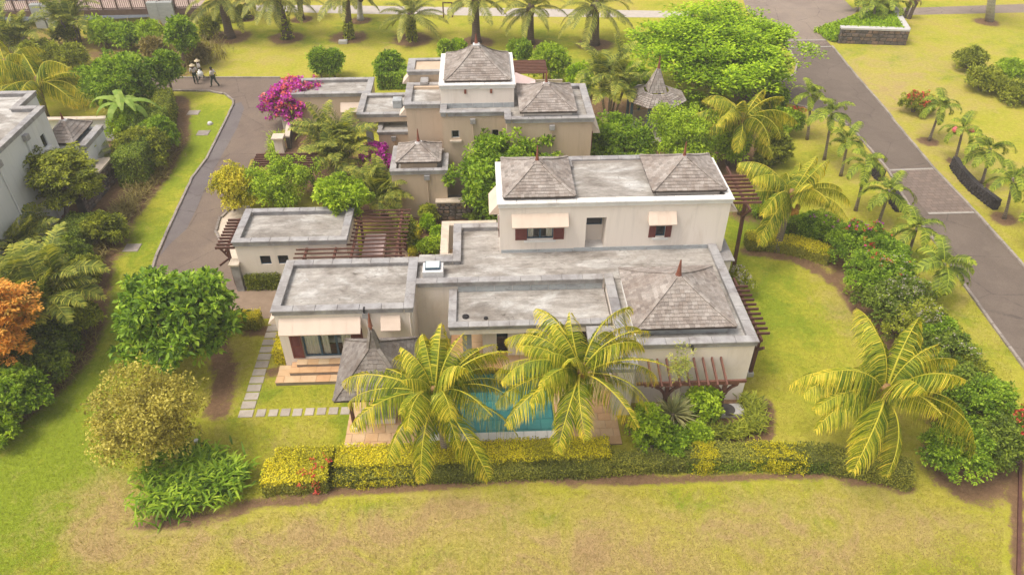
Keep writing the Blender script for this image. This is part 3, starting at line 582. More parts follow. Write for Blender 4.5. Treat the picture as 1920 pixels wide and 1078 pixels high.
def side_awning(parent, xw, y0, y1, zt, out, drop, n=2):      # on a side wall, out>0 towards +X
    mb = MB(); s = 1 if out > 0 else -1
    a_, b_, c_ = (xw, zt), (xw + out, zt - drop), (xw, zt - drop); n0 = len(mb.v); mb.v.extend([(q[0], y, q[1]) for y in (y0, y1) for q in (a_, b_, c_)]); mb.f.extend([(n0, n0 + 1, n0 + 2), (n0 + 5, n0 + 4, n0 + 3), (n0, n0 + 3, n0 + 4, n0 + 1)]); mb.t.extend([.5] * 3); root = mb.obj('awning', M['awning'], parent)
    for k in range(n):
        a, b = y0 + (y1 - y0) * k / n + .008, y0 + (y1 - y0) * (k + 1) / n - .008; m2 = MB()
        m2.quad((xw, a, zt + .03), (xw + out, a, zt - drop + .02), (xw + out, b, zt - drop + .02), (xw, b, zt + .03)); m2.obj('awning_panel', M['awning'], root)
def window(parent, x0, x1, yw, zb, zt, frame='blue', pane='glass', mull=1, depth=0.1, curtains=True, t=0.055):
    """window with frame, panes and curtains set back in the wall"""
    y = yw + depth; mb = MB()
    mb.box(x0, x1, y, y + .06, zb, zb + t); mb.box(x0, x1, y, y + .06, zt - t, zt); mb.box(x0, x0 + t, y, y + .06, zb + t, zt - t); mb.box(x1 - t, x1, y, y + .06, zb + t, zt - t)
    n = mull + 1
    for k in range(1, n):
        xm = x0 + (x1 - x0) * k / n; mb.box(xm - t * .7, xm + t * .7, y - .004, y + .064, zb + t, zt - t)
    root = mb.obj('window', M[frame], parent)
    for k in range(n):
        a, b = x0 + (x1 - x0) * k / n, x0 + (x1 - x0) * (k + 1) / n
        m2 = MB(); m2.quad((a + t * .8, y + .03, zb + t), (b - t * .8, y + .03, zb + t), (b - t * .8, y + .03, zt - t), (a + t * .8, y + .03, zt - t)); m2.obj('pane', M[pane], root)
    return root
def curtain(parent, x0, x1, y, zb, zt):
    mb = MB(); n = max(8, int((x1 - x0) / 0.03))
    for i in range(n):
        a, b = x0 + (x1 - x0) * i / n, x0 + (x1 - x0) * (i + 1) / n
        mb.quad((a, y + .04 * math.sin(i * 1.1), zb), (b, y + .04 * math.sin((i + 1) * 1.1), zb), (b, y + .025 * math.sin((i + 1) * 1.1), zt), (a, y + .025 * math.sin(i * 1.1), zt))
    return mb.obj('curtain', M['curtain'], parent)
def shutter(parent, x0, x1, yw, zb, zt):
    """louvred shutter: a frame, three rails and tilted slats in one leaf"""
    y = yw - .045; t = min(.09, (x1 - x0) * .18); mb = MB()
    mb.box(x0, x0 + t, y, yw - .004, zb, zt); mb.box(x1 - t, x1, y, yw - .004, zb, zt)
    zs = [zb, zb + (zt - zb) * .42, zt] if zt - zb > 1.2 else [zb, zt]
    for z in zs: zz = min(max(z, zb + t * .6), zt - t * .6); mb.box(x0 + t, x1 - t, y + .003, yw - .006, zz - t * .6, zz + t * .6)
    z = zb + t * 1.4
    while z < zt - t * 1.2: mb.quad((x0 + t, y + .012, z), (x1 - t, y + .012, z), (x1 - t, yw - .01, z + .06), (x0 + t, yw - .01, z + .06)); z += .055
    mb.quad((x0 + t, yw - .008, zb), (x1 - t, yw - .008, zb), (x1 - t, yw - .008, zt), (x0 + t, yw - .008, zt))
    return mb.obj('shutter', M['shutter'], parent)
def box_part(parent, name, mat, *b, c=0.0):
    mb = MB()
    if c: mb.cbox(*b, c)
    else: mb.box(*b)
    return mb.obj(name, M[mat] if isinstance(mat, str) else mat, parent)
def downpipe(parent, x, y, z0, z1, mat='cream', hopper=True, r=0.04):
    mb = MB(); mb.tube([(x, y, z0), (x, y, z1)], r, 8); pipe = mb.obj('downpipe', M[mat], parent)
    if hopper:
        mb = MB(); mb.box(x - .16, x + .16, y - .12, y + .05, z1, z1 + .3); mb.box(x - .05, x + .05, y - .125, y - .119, z1 + .14, z1 + .3); mb.obj('rain_hopper', M['coping'], parent)
def pergola_rafter(mb, p, q, w=0.07, h=0.15, t=0.5):
    mb.beam(p, q, w, h, t)

# ------------------------------------------------------------------ the villa
VB = (0.0, 27.0, 0.0)
V_ = wthing('villa', 'cream two-storey villa with flat concrete roofs, shingled pavilions and brown shutters in the middle', 'house', VB)
ZP, ZD = 3.7, 3.45
# left bedroom wing
wall(V_, M['cream'], -9.82, 26.6, -3.5, 26.6, 0, ZP - .08, openings=[(0.98, 3.42, 0.66, 2.47), (4.93, 5.67, 2.2, 2.85)])
wall(V_, M['cream'], -3.5, 26.6, -3.5, 28.42, 0, ZP - .08); wall(V_, M['cream'], -9.82, 30.36, -9.82, 26.6, 0, ZP - .08)
wall(V_, M['cream'], -1.4, 30.36, -9.82, 30.36, 0, ZP - .08)
deck(V_, -9.62, -3.72, 26.8, 30.16, ZD)
coping(V_, [(-9.92, -3.86, 26.46, 26.88), (-9.92, -9.5, 26.88, 30.46), (-9.5, -3.86, 30.02, 30.46), (-3.86, -3.4, 26.46, 30.46)], ZD, ZP)
# spine and courtyard roof
wall(V_, M['cream'], -3.5, 28.42, 5.7, 28.42, 0, ZP - .08)
deck(V_, -3.4, 11.4, 28.6, 31.0, ZD - .02); deck(V_, -1.4, 0.68, 31.0, 33.2, ZD - .021)
coping(V_, [(-3.4, 5.6, 28.28, 28.7), (-3.4, -1.7, 30.02, 30.46), (-1.7, -1.28, 30.02, 33.42), (-1.28, 0.66, 33.0, 33.42)], ZD, ZP)
wall(V_, M['cream'], -1.6, 33.3, -1.6, 30.4, 0, ZP - .08)
# right pavilion block
wall(V_, M['cream'], 5.74, 23.64, 11.62, 23.64, 0, ZP - .08); wall(V_, M['cream'], 11.62, 23.64, 11.62, 31.0, 0, ZP - .08); wall(V_, M['cream'], 5.74, 28.42, 5.74, 23.64, 0, ZP - .08)
deck(V_, 5.86, 11.5, 23.8, 28.6, ZD - .04)
coping(V_, [(5.64, 11.74, 23.54, 23.98), (11.3, 11.74, 23.98, 30.98), (5.64, 6.08, 23.98, 28.7)], ZD, ZP)
# rim of a lighter gutter step on the left of the pavilion roof
box_part(V_, 'roof_curb', 'white_coping', 6.42, 6.72, 24.35, 28.3, ZD - .04, ZD + .09)
e0 = at(1190, 619, 3.95); e1 = at(1381, 611, 3.95); eb = at(1163, 506, 3.95)
RX0, RX1, RY0, RY1 = e0[0], e1[0], (e0[1] + e1[1]) / 2, 28.75
ap = onY(1274, 512, (RY0 + RY1) / 2)
hip_roof(V_, RX0, RX1, RY0, RY1, 3.95, ((RX0 + RX1) / 2, (RY0 + RY1) / 2, ap[2]), 0.3, 0.2, 0.2, ('front',), 11)
box_part(V_, 'pavilion_base', 'flash', RX0 + .25, RX1 - .25, RY0 + .25, RY1 - .4, ZD - .04, 3.88)
finial(V_, ((RX0 + RX1) / 2, (RY0 + RY1) / 2, ap[2] - .1), 0.85, 0.12, 0.1)
# low roof over the patio
ZC = 3.2
deck(V_, -1.55, 5.66, 25.9, 28.42, 3.02)
coping(V_, [(-1.84, 5.62, 25.62, 26.0), (-1.84, -1.46, 26.0, 28.4)], 3.0, ZC)
box_part(V_, 'roof_beam', 'cream', -1.78, 5.6, 25.7, 25.95, 2.66, 3.0)
box_part(V_, 'roof_beam', 'cream', -1.78, -1.5, 25.95, 28.4, 2.7, 3.0)
box_part(V_, 'porch_roof', 'coping', 4.45, 6.42, 22.74, 25.6, 2.86, 3.06)
box_part(V_, 'porch_wall', 'cream', 5.5, 6.3, 22.9, 23.6, 0, 2.85)
for k in range(8):                                    # grey flashing panels along the spine above the patio roof
    a = -1.42 + k * 0.875; box_part(V_, 'flashing_panel', 'flash', a + .008, a + .867, 28.38, 28.405, 3.03, 3.42)
for k in range(12):
    a = 0.75 + k * 0.92
    if a < 11.2: box_part(V_, 'flashing_panel', 'flash', a + .006, a + .914, 30.965, 30.99, ZD - .02, ZD + (.16 if k < 4 else .2))
# patio
box_part(V_, 'patio_floor', 'grout', -1.9, 5.7, 25.8, 28.4, -0.02, 0.33)
rng = random.Random(4)
for i in range(9):
    for j in range(4):
        mb = MB(); x, y = -1.88 + i * .84, 25.72 + j * .66; mb.cbox(x + .008, x + .832, y + .008, y + .652, .3, .352, .006, rng.random()); mb.obj('tile', M['tile'], V_)
for (x, w) in ((-1.24, .42),): box_part(V_, 'pillar', 'pillar', x, x + w, 26.35, 26.75, .352, 2.7)
box_part(V_, 'wall_lamp', 'dark', -1.1, -.98, 26.28, 26.345, 2.15, 2.4)
for (a, b) in ((-.3, .38), (.92, 1.7), (2.6, 3.3)): box_part(V_, 'wall_pier', 'cream', a, b, 26.7, 27.1, .352, 3.0)
box_part(V_, 'glass_door', 'darkglass', .38, .92, 26.9, 26.95, .36, 2.9); box_part(V_, 'glass_door', 'darkglass', 1.7, 2.6, 26.9, 26.95, .36, 2.9); box_part(V_, 'glass_door', 'darkglass', 3.3, 5.6, 26.9, 26.95, .36, 2.9)
# upper storey
ZU = 6.4
wall(V_, M['cream'], 0.68, 31.0, 12.1, 31.0, ZD - .25, ZU - .1, 0.25, [(1.37, 2.69, 4.24, 5.1), (4.32, 5.32, 3.455, 5.42), (7.86, 8.34, 4.22, 5.1)])
wall(V_, M['cream'], 12.1, 31.0, 12.1, 35.4, ZD - .25, ZU - .1); wall(V_, M['cream'], 0.68, 35.4, 0.68, 31.0, 0, ZU - .1); wall(V_, M['cream'], 12.1, 35.4, 0.68, 35.4, 0, ZU - .1)
wall(V_, M['cream'], 11.62, 31.0, 11.62, 35.3, 0, ZD - .22)
# recess with a dark window
box_part(V_, 'recess_wall', 'cream', 4.95, 6.25, 31.9, 32.1, ZD - .2, ZU - .3); box_part(V_, 'recess_wall', 'cream', 6.0, 6.2, 31.25, 31.9, ZD - .2, ZU - .3); box_part(V_, 'recess_wall', 'cream', 4.78, 4.98, 31.25, 31.9, ZD - .2, ZU - .3)
box_part(V_, 'recess_floor', 'white_coping', 4.98, 6.0, 30.99, 31.9, ZD - .1, ZD + .02)
w = window(V_, 5.0, 5.92, 31.78, 4.5, 5.65, 'blue', 'darkglass', 0, 0.02)
box_part(V_, 'recess_ceiling', 'cream', 4.98, 6.0, 31.25, 31.9, 5.5, 5.6)
deck(V_, 0.9, 11.9, 31.1, 35.3, 6.2)
coping(V_, [(0.57, 12.2, 30.88, 31.3), (0.57, 0.9, 31.3, 35.1), (11.86, 12.2, 31.3, 35.1)], 6.18, ZU, 'white_coping')
coping(V_, [(4.26, 9.1, 35.15, 35.56), (4.26, 4.62, 34.4, 35.15)], 6.18, ZU, 'coping')
for (pl, pr, px, apy, lab, sd_) in (((944, 372), (1079, 367), 1009.7, 298, 0, 21), ((1228, 361), (1362, 354), 1287, 290, 1, 22)):
    a, b = at(*pl, 6.58), at(*pr, 6.58); y0 = (a[1] + b[1]) / 2; y1 = 35.15; yc = (y0 + y1) / 2; q = onY(px, apy, yc)
    if lab: a[0] -= .08
    hip_roof(V_, a[0], b[0], y0, y1, 6.58, ((a[0] + b[0]) / 2, yc, q[2]), 0.25, 0.2, 0.2, (), sd_)
    box_part(V_, 'pavilion_base', 'cream', a[0] + .3, b[0] - .25, y0 + .22, y1 - .2, 6.2, 6.5)
    finial(V_, ((a[0] + b[0]) / 2, yc, q[2] - .06), 0.8, 0.08, 0.32 if lab else .18)
# upper windows
w = window(V_, 2.05, 3.37, 31.0, 4.24, 5.1, 'blue', 'glass', 1, .06); curtain(w, 2.1, 2.38, 31.15, 4.28, 5.06); curtain(w, 3.02, 3.32, 31.15, 4.28, 5.06)
shutter(V_, 1.46, 2.05, 31.0, 4.2, 5.13); shutter(V_, 3.37, 3.91, 31.0, 4.2, 5.13); box_part(V_, 'sill', 'white_coping', 1.9, 3.5, 30.9, 31.0, 4.08, 4.18)
awning(V_, 1.3, 4.06, 31.0, 5.7, .42, .5, 6)
w = window(V_, 8.54, 9.02, 31.0, 4.22, 5.1, 'blue', 'darkglass', 0, .06); curtain(w, 8.9, 8.98, 31.2, 4.3, 5.05)
shutter(V_, 8.19, 8.54, 31.0, 4.18, 5.12); shutter(V_, 9.02, 9.33, 31.0, 4.18, 5.12); box_part(V_, 'sill', 'white_coping', 8.4, 9.2, 30.9, 31.0, 4.06, 4.16)
awning(V_, 8.06, 9.42, 31.0, 5.68, .42, .5, 3)
side_awning(V_, 0.68, 31.6, 33.6, 5.95, -.5, .6); box_part(V_, 'shutter', 'shutter', .64, .679, 31.3, 31.6, 4.2, 5.3); side_awning(V_, 12.1, 31.2, 31.9, 5.95, .5, .5, 1)
# interiors seen through the glass
box_part(V_, 'room_floor', 'floor', -9.6, -3.72, 26.84, 30.14, .5, .65); box_part(V_, 'room_wall', 'interior', -9.6, -3.72, 29.9, 30.1, .66, 3.2)
box_part(V_, 'room_wall', 'interior', .95, 4.7, 33.2, 33.3, 3.5, 6.0)
# bedroom glass doors, curtains, shutters
w = window(V_, -8.8, -6.45, 26.6, .70, 2.46, 'blue', 'glass', 2, .08, t=.07)
curtain(w, -8.74, -8.05, 26.78, .72, 2.42); curtain(w, -7.93, -7.6, 26.79, .72, 2.42); curtain(w, -7.0, -6.5, 26.78, .72, 2.42)
bd = wthing('bed', 'white bed behind the bedroom glass doors', 'bed', (-7.5, 28.3, 0)); box_part(bd, 'mattress', 'linen', -8.3, -6.6, 27.3, 29.4, .95, 1.2, c=.06); box_part(bd, 'frame', 'wood', -8.35, -6.55, 27.25, 29.5, .66, .95); box_part(bd, 'headboard', 'wood', -8.4, -6.5, 29.5, 29.6, .66, 1.8)
shutter(V_, -9.38, -8.84, 26.6, .68, 2.44); shutter(V_, -6.48, -5.93, 26.6, .68, 2.44)
awning(V_, -9.62, -5.92, 26.6, 3.12, .55, .52, 6)
w = window(V_, -4.86, -4.18, 26.6, 2.22, 2.8, 'blue', 'darkglass', 0, .06); awning(V_, -4.95, -4.08, 26.6, 3.16, .45, .52, 1)
downpipe(V_, -5.62, 26.55, 0.1, 3.15, 'cream'); downpipe(V_, -3.62, 26.55, 0.1, 3.5, 'cream', False); side_awning(V_, -9.82, 26.7, 27.5, 3.15, -.4, .4, 1)
box_part(V_, 'roof_spout', 'dark', 8.78, 8.86, 23.42, 23.6, 3.38, 3.56); box_part(V_, 'roof_spout', 'dark', -5.7, -5.62, 26.4, 26.62, 3.5, 3.72)
# skylight
box_part(V_, 'skylight_curb', 'metal_cap', -3.12, -2.12, 28.95, 29.75, ZD - .02, 3.85, c=.02)
box_part(V_, 'skylight_frame', 'blue', -2.99, -2.27, 29.1, 29.7, 3.85, 3.97); m, nt, b = newmat('skylight_glass'); b.inputs['Base Color'].default_value = (.5, .55, .55, 1); b.inputs['Roughness'].default_value = .08; box_part(V_, 'skylight_pane', m, -2.96, -2.3, 29.13, 29.67, 3.97, 3.99)
for (px, py, r) in ((873, 594, .16), (911, 597, .1)):
    p = at(px, py, 3.03); mb = MB(); mb.lathe((p[0], p[1], 3.02), [(r, 0), (r, .06), (r * .6, .1)], 10); mb.obj('roof_outlet', M['dark'], V_)
# courtyard screen wall
box_part(V_, 'courtyard_wall', 'cream', -2.42, -2.14, 32.9, 35.9, 0, 2.1); box_part(V_, 'courtyard_wall', 'cream', -2.14, 0.62, 35.62, 35.9, 0, 2.1)
box_part(V_, 'courtyard_cap', 'cap_cream', -2.5, -2.06, 32.82, 35.98, 2.1, 2.2, c=.015); box_part(V_, 'courtyard_cap', 'cap_cream', -2.06, 0.62, 35.54, 35.98, 2.1, 2.2, c=.015); box_part(V_, 'courtyard_cap', 'cap_cream', -2.5, -1.7, 32.38, 32.8, 2.1, 2.2, c=.015); box_part(V_, 'courtyard_wall', 'cream', -2.42, -1.7, 32.45, 32.7, 0, 2.1)
box_part(V_, 'courtyard_floor', 'tile', -2.14, -1.62, 32.7, 35.62, .3, .5)
# garden-side small flat roof right of the upper storey
box_part(V_, 'side_porch_wall', 'cream', 11.64, 12.5, 30.4, 33.0, 0, 2.95); coping(V_, [(11.75, 12.65, 30.3, 33.1)], 2.9, 3.1, body=False)

# ------------------------------------------------------------------ terrace, pool, pergolas round the villa
st = wthing('terrace_steps', 'three broad sandstone steps below the bedroom glass doors', 'steps', (-8, 26, 0)); rng = random.Random(9)
for k, (x0, y0, z) in enumerate(((-10.12, 25.42, .22), (-9.5, 25.85, .42), (-9.2, 26.22, .60))):
    box_part(st, 'step', 'grout', x0, -5.9, y0, 26.59, z - .2 if k else -.02, z - .03)
    y = y0; n = 0
    while y < 26.5:
        d = .43 if k == 0 else .37; x = x0 - (.0 if n % 2 else .22)
        while x < -5.95:
            wdt = rng.uniform(.42, .8); a, b = max(x, x0 - .02), min(x + wdt, -5.9)
            if b - a > .08:
                mb = MB(); mb.cbox(a + .005, b - .005, y + .004 - (.02 if n == 0 else 0), min(y + d, 26.58) - .004, z - .03, z + rng.uniform(0, .006), .006, rng.random()); mb.obj('tile', M['tile'], st)
            x += wdt
        y += d; n += 1
        if k and n >= 1 and y > 26.3: break
# pool
pl = wthing('swimming_pool', 'turquoise tiled swimming pool with white edge under the two leaning palms', 'pool', (0, 24, 0))
px0, px1, py0, py1 = POOL
M['pool_tile'] = surf('teal_pool_tile', (0.15, 0.30, 0.30), (0.21, 0.37, 0.36), 2, fine=0.06, bmp=0.03, rough=.5, tintcols=[(0.75, 0.8, 0.85), (1, 1, 1), (1.15, 1.1, 1.05), (.9, .95, 1.0)])
mb = MB(); zb = -1.25
mb.quad((px0, py0, zb), (px1, py0, zb), (px1, py1, zb), (px0, py1, zb)); mb.quad((px0, py1, zb), (px1, py1, zb), (px1, py1, .3), (px0, py1, .3)); mb.quad((px0, py0, .05), (px1, py0, .05), (px1, py0, zb), (px0, py0, zb))
mb.quad((px0, py0, zb), (px0, py1, zb), (px0, py1, .07), (px0, py0, .07)); mb.quad((px1, py1, zb), (px1, py0, zb), (px1, py0, .07), (px1, py1, .07)); mb.obj('basin', M['pool_tile'], pl)
for i in range(9):
    for j in range(6):
        w_, d_ = (px1 - px0) / 9, (py1 - py0) / 6; mb = MB(); mb.cbox(px0 + i * w_ + .012, px0 + (i + 1) * w_ - .012, py0 + j * d_ + .012, py0 + (j + 1) * d_ - .012, zb + .002, zb + .03, .008, rng.random()); mb.obj('tile', M['pool_tile'], pl)
m, nt, b = newmat('pool_water'); nt.nodes.remove(b)
tr = nt.nodes.new('ShaderNodeBsdfTransparent'); tr.inputs[0].default_value = (.56, .84, .84, 1); gl = nt.nodes.new('ShaderNodeBsdfGlossy'); gl.inputs['Roughness'].default_value = .02
bn = nt.nodes.new('ShaderNodeBump'); bn.inputs['Strength'].default_value = .25; bn.inputs['Distance'].default_value = .05; nt.links.new(noise(nt, position(nt), 3.0, 3, .5, .5), bn.inputs['Height']); nt.links.new(bn.outputs[0], gl.inputs['Normal'])
fr = nt.nodes.new('ShaderNodeFresnel'); fr.inputs[0].default_value = 1.33; nt.links.new(bn.outputs[0], fr.inputs['Normal']); ms = nt.nodes.new('ShaderNodeMixShader'); nt.links.new(fr.outputs[0], ms.inputs[0]); nt.links.new(tr.outputs[0], ms.inputs[1]); nt.links.new(gl.outputs[0], ms.inputs[2]); nt.links.new(ms.outputs[0], nt.nodes['Material Output'].inputs[0])
mb = MB(); mb.quad((px0, py0, -.03), (px1, py0, -.03), (px1, py1, -.03), (px0, py1, -.03)); mb.obj('water', m, pl)
for k in range(11):
    a = -2.72 + k * .52; box_part(pl, 'coping_stone', 'white_coping', a + .005, a + .515, 21.62, py0 + .02, 0, .085, c=.012)
for k in range(7):
    a = py0 + .02 + k * .52; box_part(pl, 'coping_stone', 'tile', px1 - .02, px1 + .4, a + .005, a + .515, 0, .085, c=.012); box_part(pl, 'coping_stone', 'tile', px0 - .35, px0 + .02, a + .005, a + .515, 0, .085, c=.012)
dk = bpy.data.objects.new('pool_terrace', None); link(dk); tag(dk, kind='structure')
for (x0, x1, y0, y1) in ((-6.4, -2.97, 21.3, 26.5), (3.37, 5.7, 21.2, 25.75), (-2.72, 3.37, 21.12, 21.6)):
    mb = MB(); mb.box(x0, x1, y0, y1, -.02, .03); mb.obj('terrace_bed', M['grout'], dk); nx_, ny_ = max(1, round((x1 - x0) / .62)), max(1, round((y1 - y0) / .46)); wx, wy = (x1 - x0) / nx_, (y1 - y0) / ny_
    for j in range(ny_):
        for i in range(nx_ + j % 2):
            a, b_ = max(x0, x0 + (i - .5 * (j % 2)) * wx), min(x1, x0 + (i + 1 - .5 * (j % 2)) * wx); mb = MB(); mb.cbox(a + .006, b_ - .006, y0 + j * wy + .006, y0 + (j + 1) * wy - .006, .02, .07 + rng.uniform(0, .005), .006, rng.random()); mb.obj('tile', M['tile'], dk)
p = at(1222, 845); mb = MB(); mb.cbox(p[0] - .45, p[0] + .25, p[1] - .5, p[1] + .3, 0, .07, .01); tag(mb.obj('stone_slab', M['paver']), 'pale flagstone between the front hedge and the yucca bed', 'paving slab')

# poolside pavilion with its own shingled roof
pv = wthing('pool_pavilion', 'small open pool pavilion under a grey shingle roof with pointed cap beside left palm', 'pavilion', (-5.4, 24.6, 0))
c0 = at(626, 752, 2.45); c1 = at(647, 637, 2.45); c2 = at(781, 633, 2.45)
ex0, ex1, ey0, ey1 = (c0[0] + c1[0]) / 2, c2[0], c0[1], (c1[1] + c2[1]) / 2; cxm, cym = (ex0 + ex1) / 2, (ey0 + ey1) / 2
nk = onY(714, 640, cym)
rr = hip_roof(pv, ex0, ex1, ey0, ey1, 2.45, (cxm, cym, nk[2]), .04, .2, .21, ('front',), 31, .08, mat='shingle_shaded')
tp = onY(713, 606, cym)
hip_roof(pv, cxm - .24, cxm + .24, cym - .24, cym + .24, nk[2] - .3, (cxm, cym, tp[2] - .02), .15, .14, .15, (), 32, .2, 'cap_roof', 'shingle_shaded')
finial(pv, (cxm, cym, tp[2] - .14), .72, .08, .1)
for sx in (ex0 + .55, ex1 - .55):
    for sy in (ey0 + .5, ey1 - .5):
        mb = MB(); mb.box(sx - .07, sx + .07, sy - .07, sy + .07, .3, 2.42); mb.obj('post', M['wood'], pv); mb = MB(); mb.cbox(sx - .14, sx + .14, sy - .14, sy + .14, 0, .3, .02); mb.obj('post_base', M['cream'], pv)
mb = MB(); mb.box(ex0 + .5, ex1 - .5, ey0 + .45, ey0 + .55, 2.25, 2.42); mb.box(ex0 + .5, ex1 - .5, ey1 - .55, ey1 - .45, 2.25, 2.42); mb.obj('lintel', M['wood'], pv)
for k in range(6): box_part(pv, 'bench_slat', 'paver', ex0 + .75, ex1 - .9, ey0 + .75 + k * .12, ey0 + .85 + k * .12, .42, .46)
box_part(pv, 'bench_base', 'cream', ex0 + .8, ex1 - .95, ey0 + .8, ey0 + 1.4, .06, .41)

def bracket(mb, p, dx, dy, h=.5):
    mb.beam((p[0], p[1], p[2] - h), (p[0] + dx, p[1] + dy, p[2] - .03), .08, .1)
# pergola on the front of the pavilion block
pg = wthing('front_pergola', 'brown timber lean-to pergola with nine rafters on the pavilion front wall', 'pergola', (9, 23, 0))
BY, BZ = 22.62, 2.32
for k in range(9):
    x = 6.98 + k * .405; mb = MB(); mb.beam((x, 23.66, 2.72), (x + .0, 22.32, 2.34), .075, .13, rng.random()); mb.obj('rafter', M['woodred'], pg)
mb = MB(); mb.beam((6.36, BY, BZ - .06), (11.15, BY, BZ - .06), .1, .14); mb.beam((6.7, BY, BZ - .17), (10.85, BY, BZ - .17), .09, .1); mb.obj('beam', M['woodred'], pg)
for x in (7.72, 10.26):
    mb = MB(); mb.box(x - .08, x + .08, BY - .08, BY + .08, 0, BZ - .2); mb.obj('post', M['wood'], pg)
    for s in (-1, 1):
        mb = MB(); pts = [(x + s * .07, BY, BZ - .85), (x + s * .14, BY, BZ - .62), (x + s * .3, BY, BZ - .4), (x + s * .55, BY, BZ - .24)]
        for a, b in zip(pts[:-1], pts[1:]): mb.beam(a, b, .09, .12)
        mb.obj('bracket', M['wood'], pg)
# pergola along the right side
pr = wthing('side_pergola', 'brown timber pergola with short rafters along right side wall of the pavilion', 'pergola', (12.6, 26.5, 0))
for k in range(11):
    y = 25.25 + k * .35; mb = MB(); mb.beam((11.66, y, 2.62), (12.95, y, 2.62), .07, .12, rng.random()); mb.obj('rafter', M['wood'], pr)
mb = MB(); mb.beam((12.5, 24.9, 2.47), (12.5, 29.6, 2.47), .09, .15); mb.obj('beam', M['wood'], pr)
mb = MB(); mb.box(12.42, 12.58, 25.12, 25.28, .25, 2.4); mb.obj('post', M['wood'], pr); box_part(pr, 'post_base', 'capstone', 12.36, 12.64, 25.06, 25.34, 0, .25, c=.02)
mb = MB(); mb.beam((12.5, 25.1, 1.75), (12.5, 24.55, 2.38), .08, .13); mb.obj('bracket', M['wood'], pr)
mb = MB(); mb.box(12.42, 12.58, 29.2, 29.36, 0, 2.4); mb.obj('post', M['wood'], pr)
# tall pergola at the upper right corner
b0 = at(1376, 499); tpg = wthing('tall_pergola', 'tall dark timber pergola on a two-storey post by the upper right corner', 'pergola', b0)
xt = 13.3; tz = 5.35
pb = onY(1396, 386, b0[1]); 
mb = MB(); mb.beam((b0[0], b0[1], 0), (pb[0], b0[1], 4.35), .17, .17); mb.obj('post', M['wood'], tpg)
zt_ = 4.45; r0 = at(1404, 380, zt_); r1 = at(1376, 331, zt_)
mb = MB(); mb.beam((pb[0], r0[1] - .6, zt_ - .15), (pb[0], r1[1] + 1.3, zt_ - .15), .1, .16); mb.obj('beam', M['wood'], tpg)
mb = MB(); mb.beam((pb[0], b0[1] - .05, 3.4), (pb[0], b0[1] - .75, zt_ - .2), .09, .14); mb.obj('bracket', M['wood'], tpg)
for k in range(8):
    y = r0[1] + (r1[1] - r0[1]) * k / 7; mb = MB(); mb.beam((12.12, y, zt_), (pb[0] + .75, y, zt_), .08, .13, rng.random()); mb.obj('rafter', M['woodred'], tpg)

# ------------------------------------------------------------------ garage and dining pergola
G_ = wthing('garage', 'low cream garage with flat roof and two small square windows by the driveway', 'garage', (-10.4, 33, 0)); gz = 3.2
wall(G_, M['cream'], -13.3, 33.0, -7.45, 33.0, 0, gz - .08, openings=[(1.15, 1.72, 1.62, 2.18), (2.1, 2.66, 1.62, 2.18)]); wall(G_, M['cream'], -7.45, 33.0, -7.45, 36.1, 0, gz - .08); wall(G_, M['cream'], -13.3, 36.1, -13.3, 33.0, 0, gz - .08); wall(G_, M['cream'], -7.45, 36.1, -13.3, 36.1, 0, gz - .08)
deck(G_, -13.1, -7.6, 33.2, 35.9, gz - .27); coping(G_, [(-13.4, -7.34, 32.86, 33.26), (-13.4, -13.0, 33.26, 36.18), (-13.0, -7.74, 35.8, 36.18), (-7.74, -7.34, 33.26, 36.18)], gz - .27, gz)
for a in (-12.15, -11.2): window(G_, a, a + .56, 33.0, 1.62, 2.18, 'blue', 'darkglass', 0, .06, t=.04)
box_part(G_, 'corner_pillar', 'coping', -13.72, -13.32, 32.75, 33.2, 0, 1.75); box_part(G_, 'pillar_cap', 'cap_cream', -13.8, -13.24, 32.67, 33.28, 1.75, 1.87, c=.02)
gp = wthing('garage_pergola', 'short dark timber pergola on a single post at the left end of the garage', 'pergola', at(442, 533))
q = at(442, 533)
for k in range(10):
    y = 33.02 + k * .3; mb = MB(); mb.beam((-14.35, y, 2.75), (-13.32, y, 2.75), .07, .13, rng.random()); mb.obj('rafter', M['wood'], gp)
mb = MB(); mb.beam((-13.8, 32.9, 2.6), (-13.8, 36.0, 2.6), .09, .15); mb.obj('beam', M['wood'], gp); mb = MB(); mb.beam((q[0] + .06, q[1], 0), (-13.85, 33.35, 2.55), .15, .15); mb.obj('post', M['wood'], gp)
mb = MB(); mb.beam((-13.85, 33.3, 1.9), (-14.4, 33.1, 1.55), .07, .1); mb.beam((-13.85, 33.36, 1.8), (-14.25, 33.36, 2.5), .07, .1); mb.obj('bracket', M['wood'], gp)
dp = wthing('dining_pergola', 'wide dark timber pergola of parallel slats over the outdoor dining table', 'pergola', (-6, 34.3, 0))
for k in range(13):
    y = 31.98 + k * .37; x0 = -10.05 if k < 4 else -7.3; mb = MB(); mb.beam((x0, y, 2.72), (-4.25 + rng.uniform(-.04, .04), y, 2.72), .07, .07, rng.random()); mb.obj('slat', M['wood'], dp)
for x, y0, y1 in ((-4.75, 31.8, 36.6), (-7.1, 31.8, 36.6), (-9.55, 31.8, 33.0), (-8.0, 31.8, 33.0)):
    mb = MB(); mb.beam((x, y0, 2.57), (x, y1, 2.57), .11, .16); mb.obj('beam', M['woodred'], dp)
for x, y in ((-4.75, 36.3), (-4.75, 34.0), (-4.75, 32.2), (-7.15, 36.3), (-9.55, 32.3)):
    mb = MB(); mb.box(x - .07, x + .07, y - .07, y + .07, 0, 2.5); mb.obj('post', M['wood'], dp)
sheet('dining_terrace', [(-10.2, 31, 0), (-4.2, 31, 0), (-4.2, 36.6, 0), (-7.2, 36.6, 0), (-7.2, 33, 0), (-10.2, 33, 0)], .016, M['brick'])
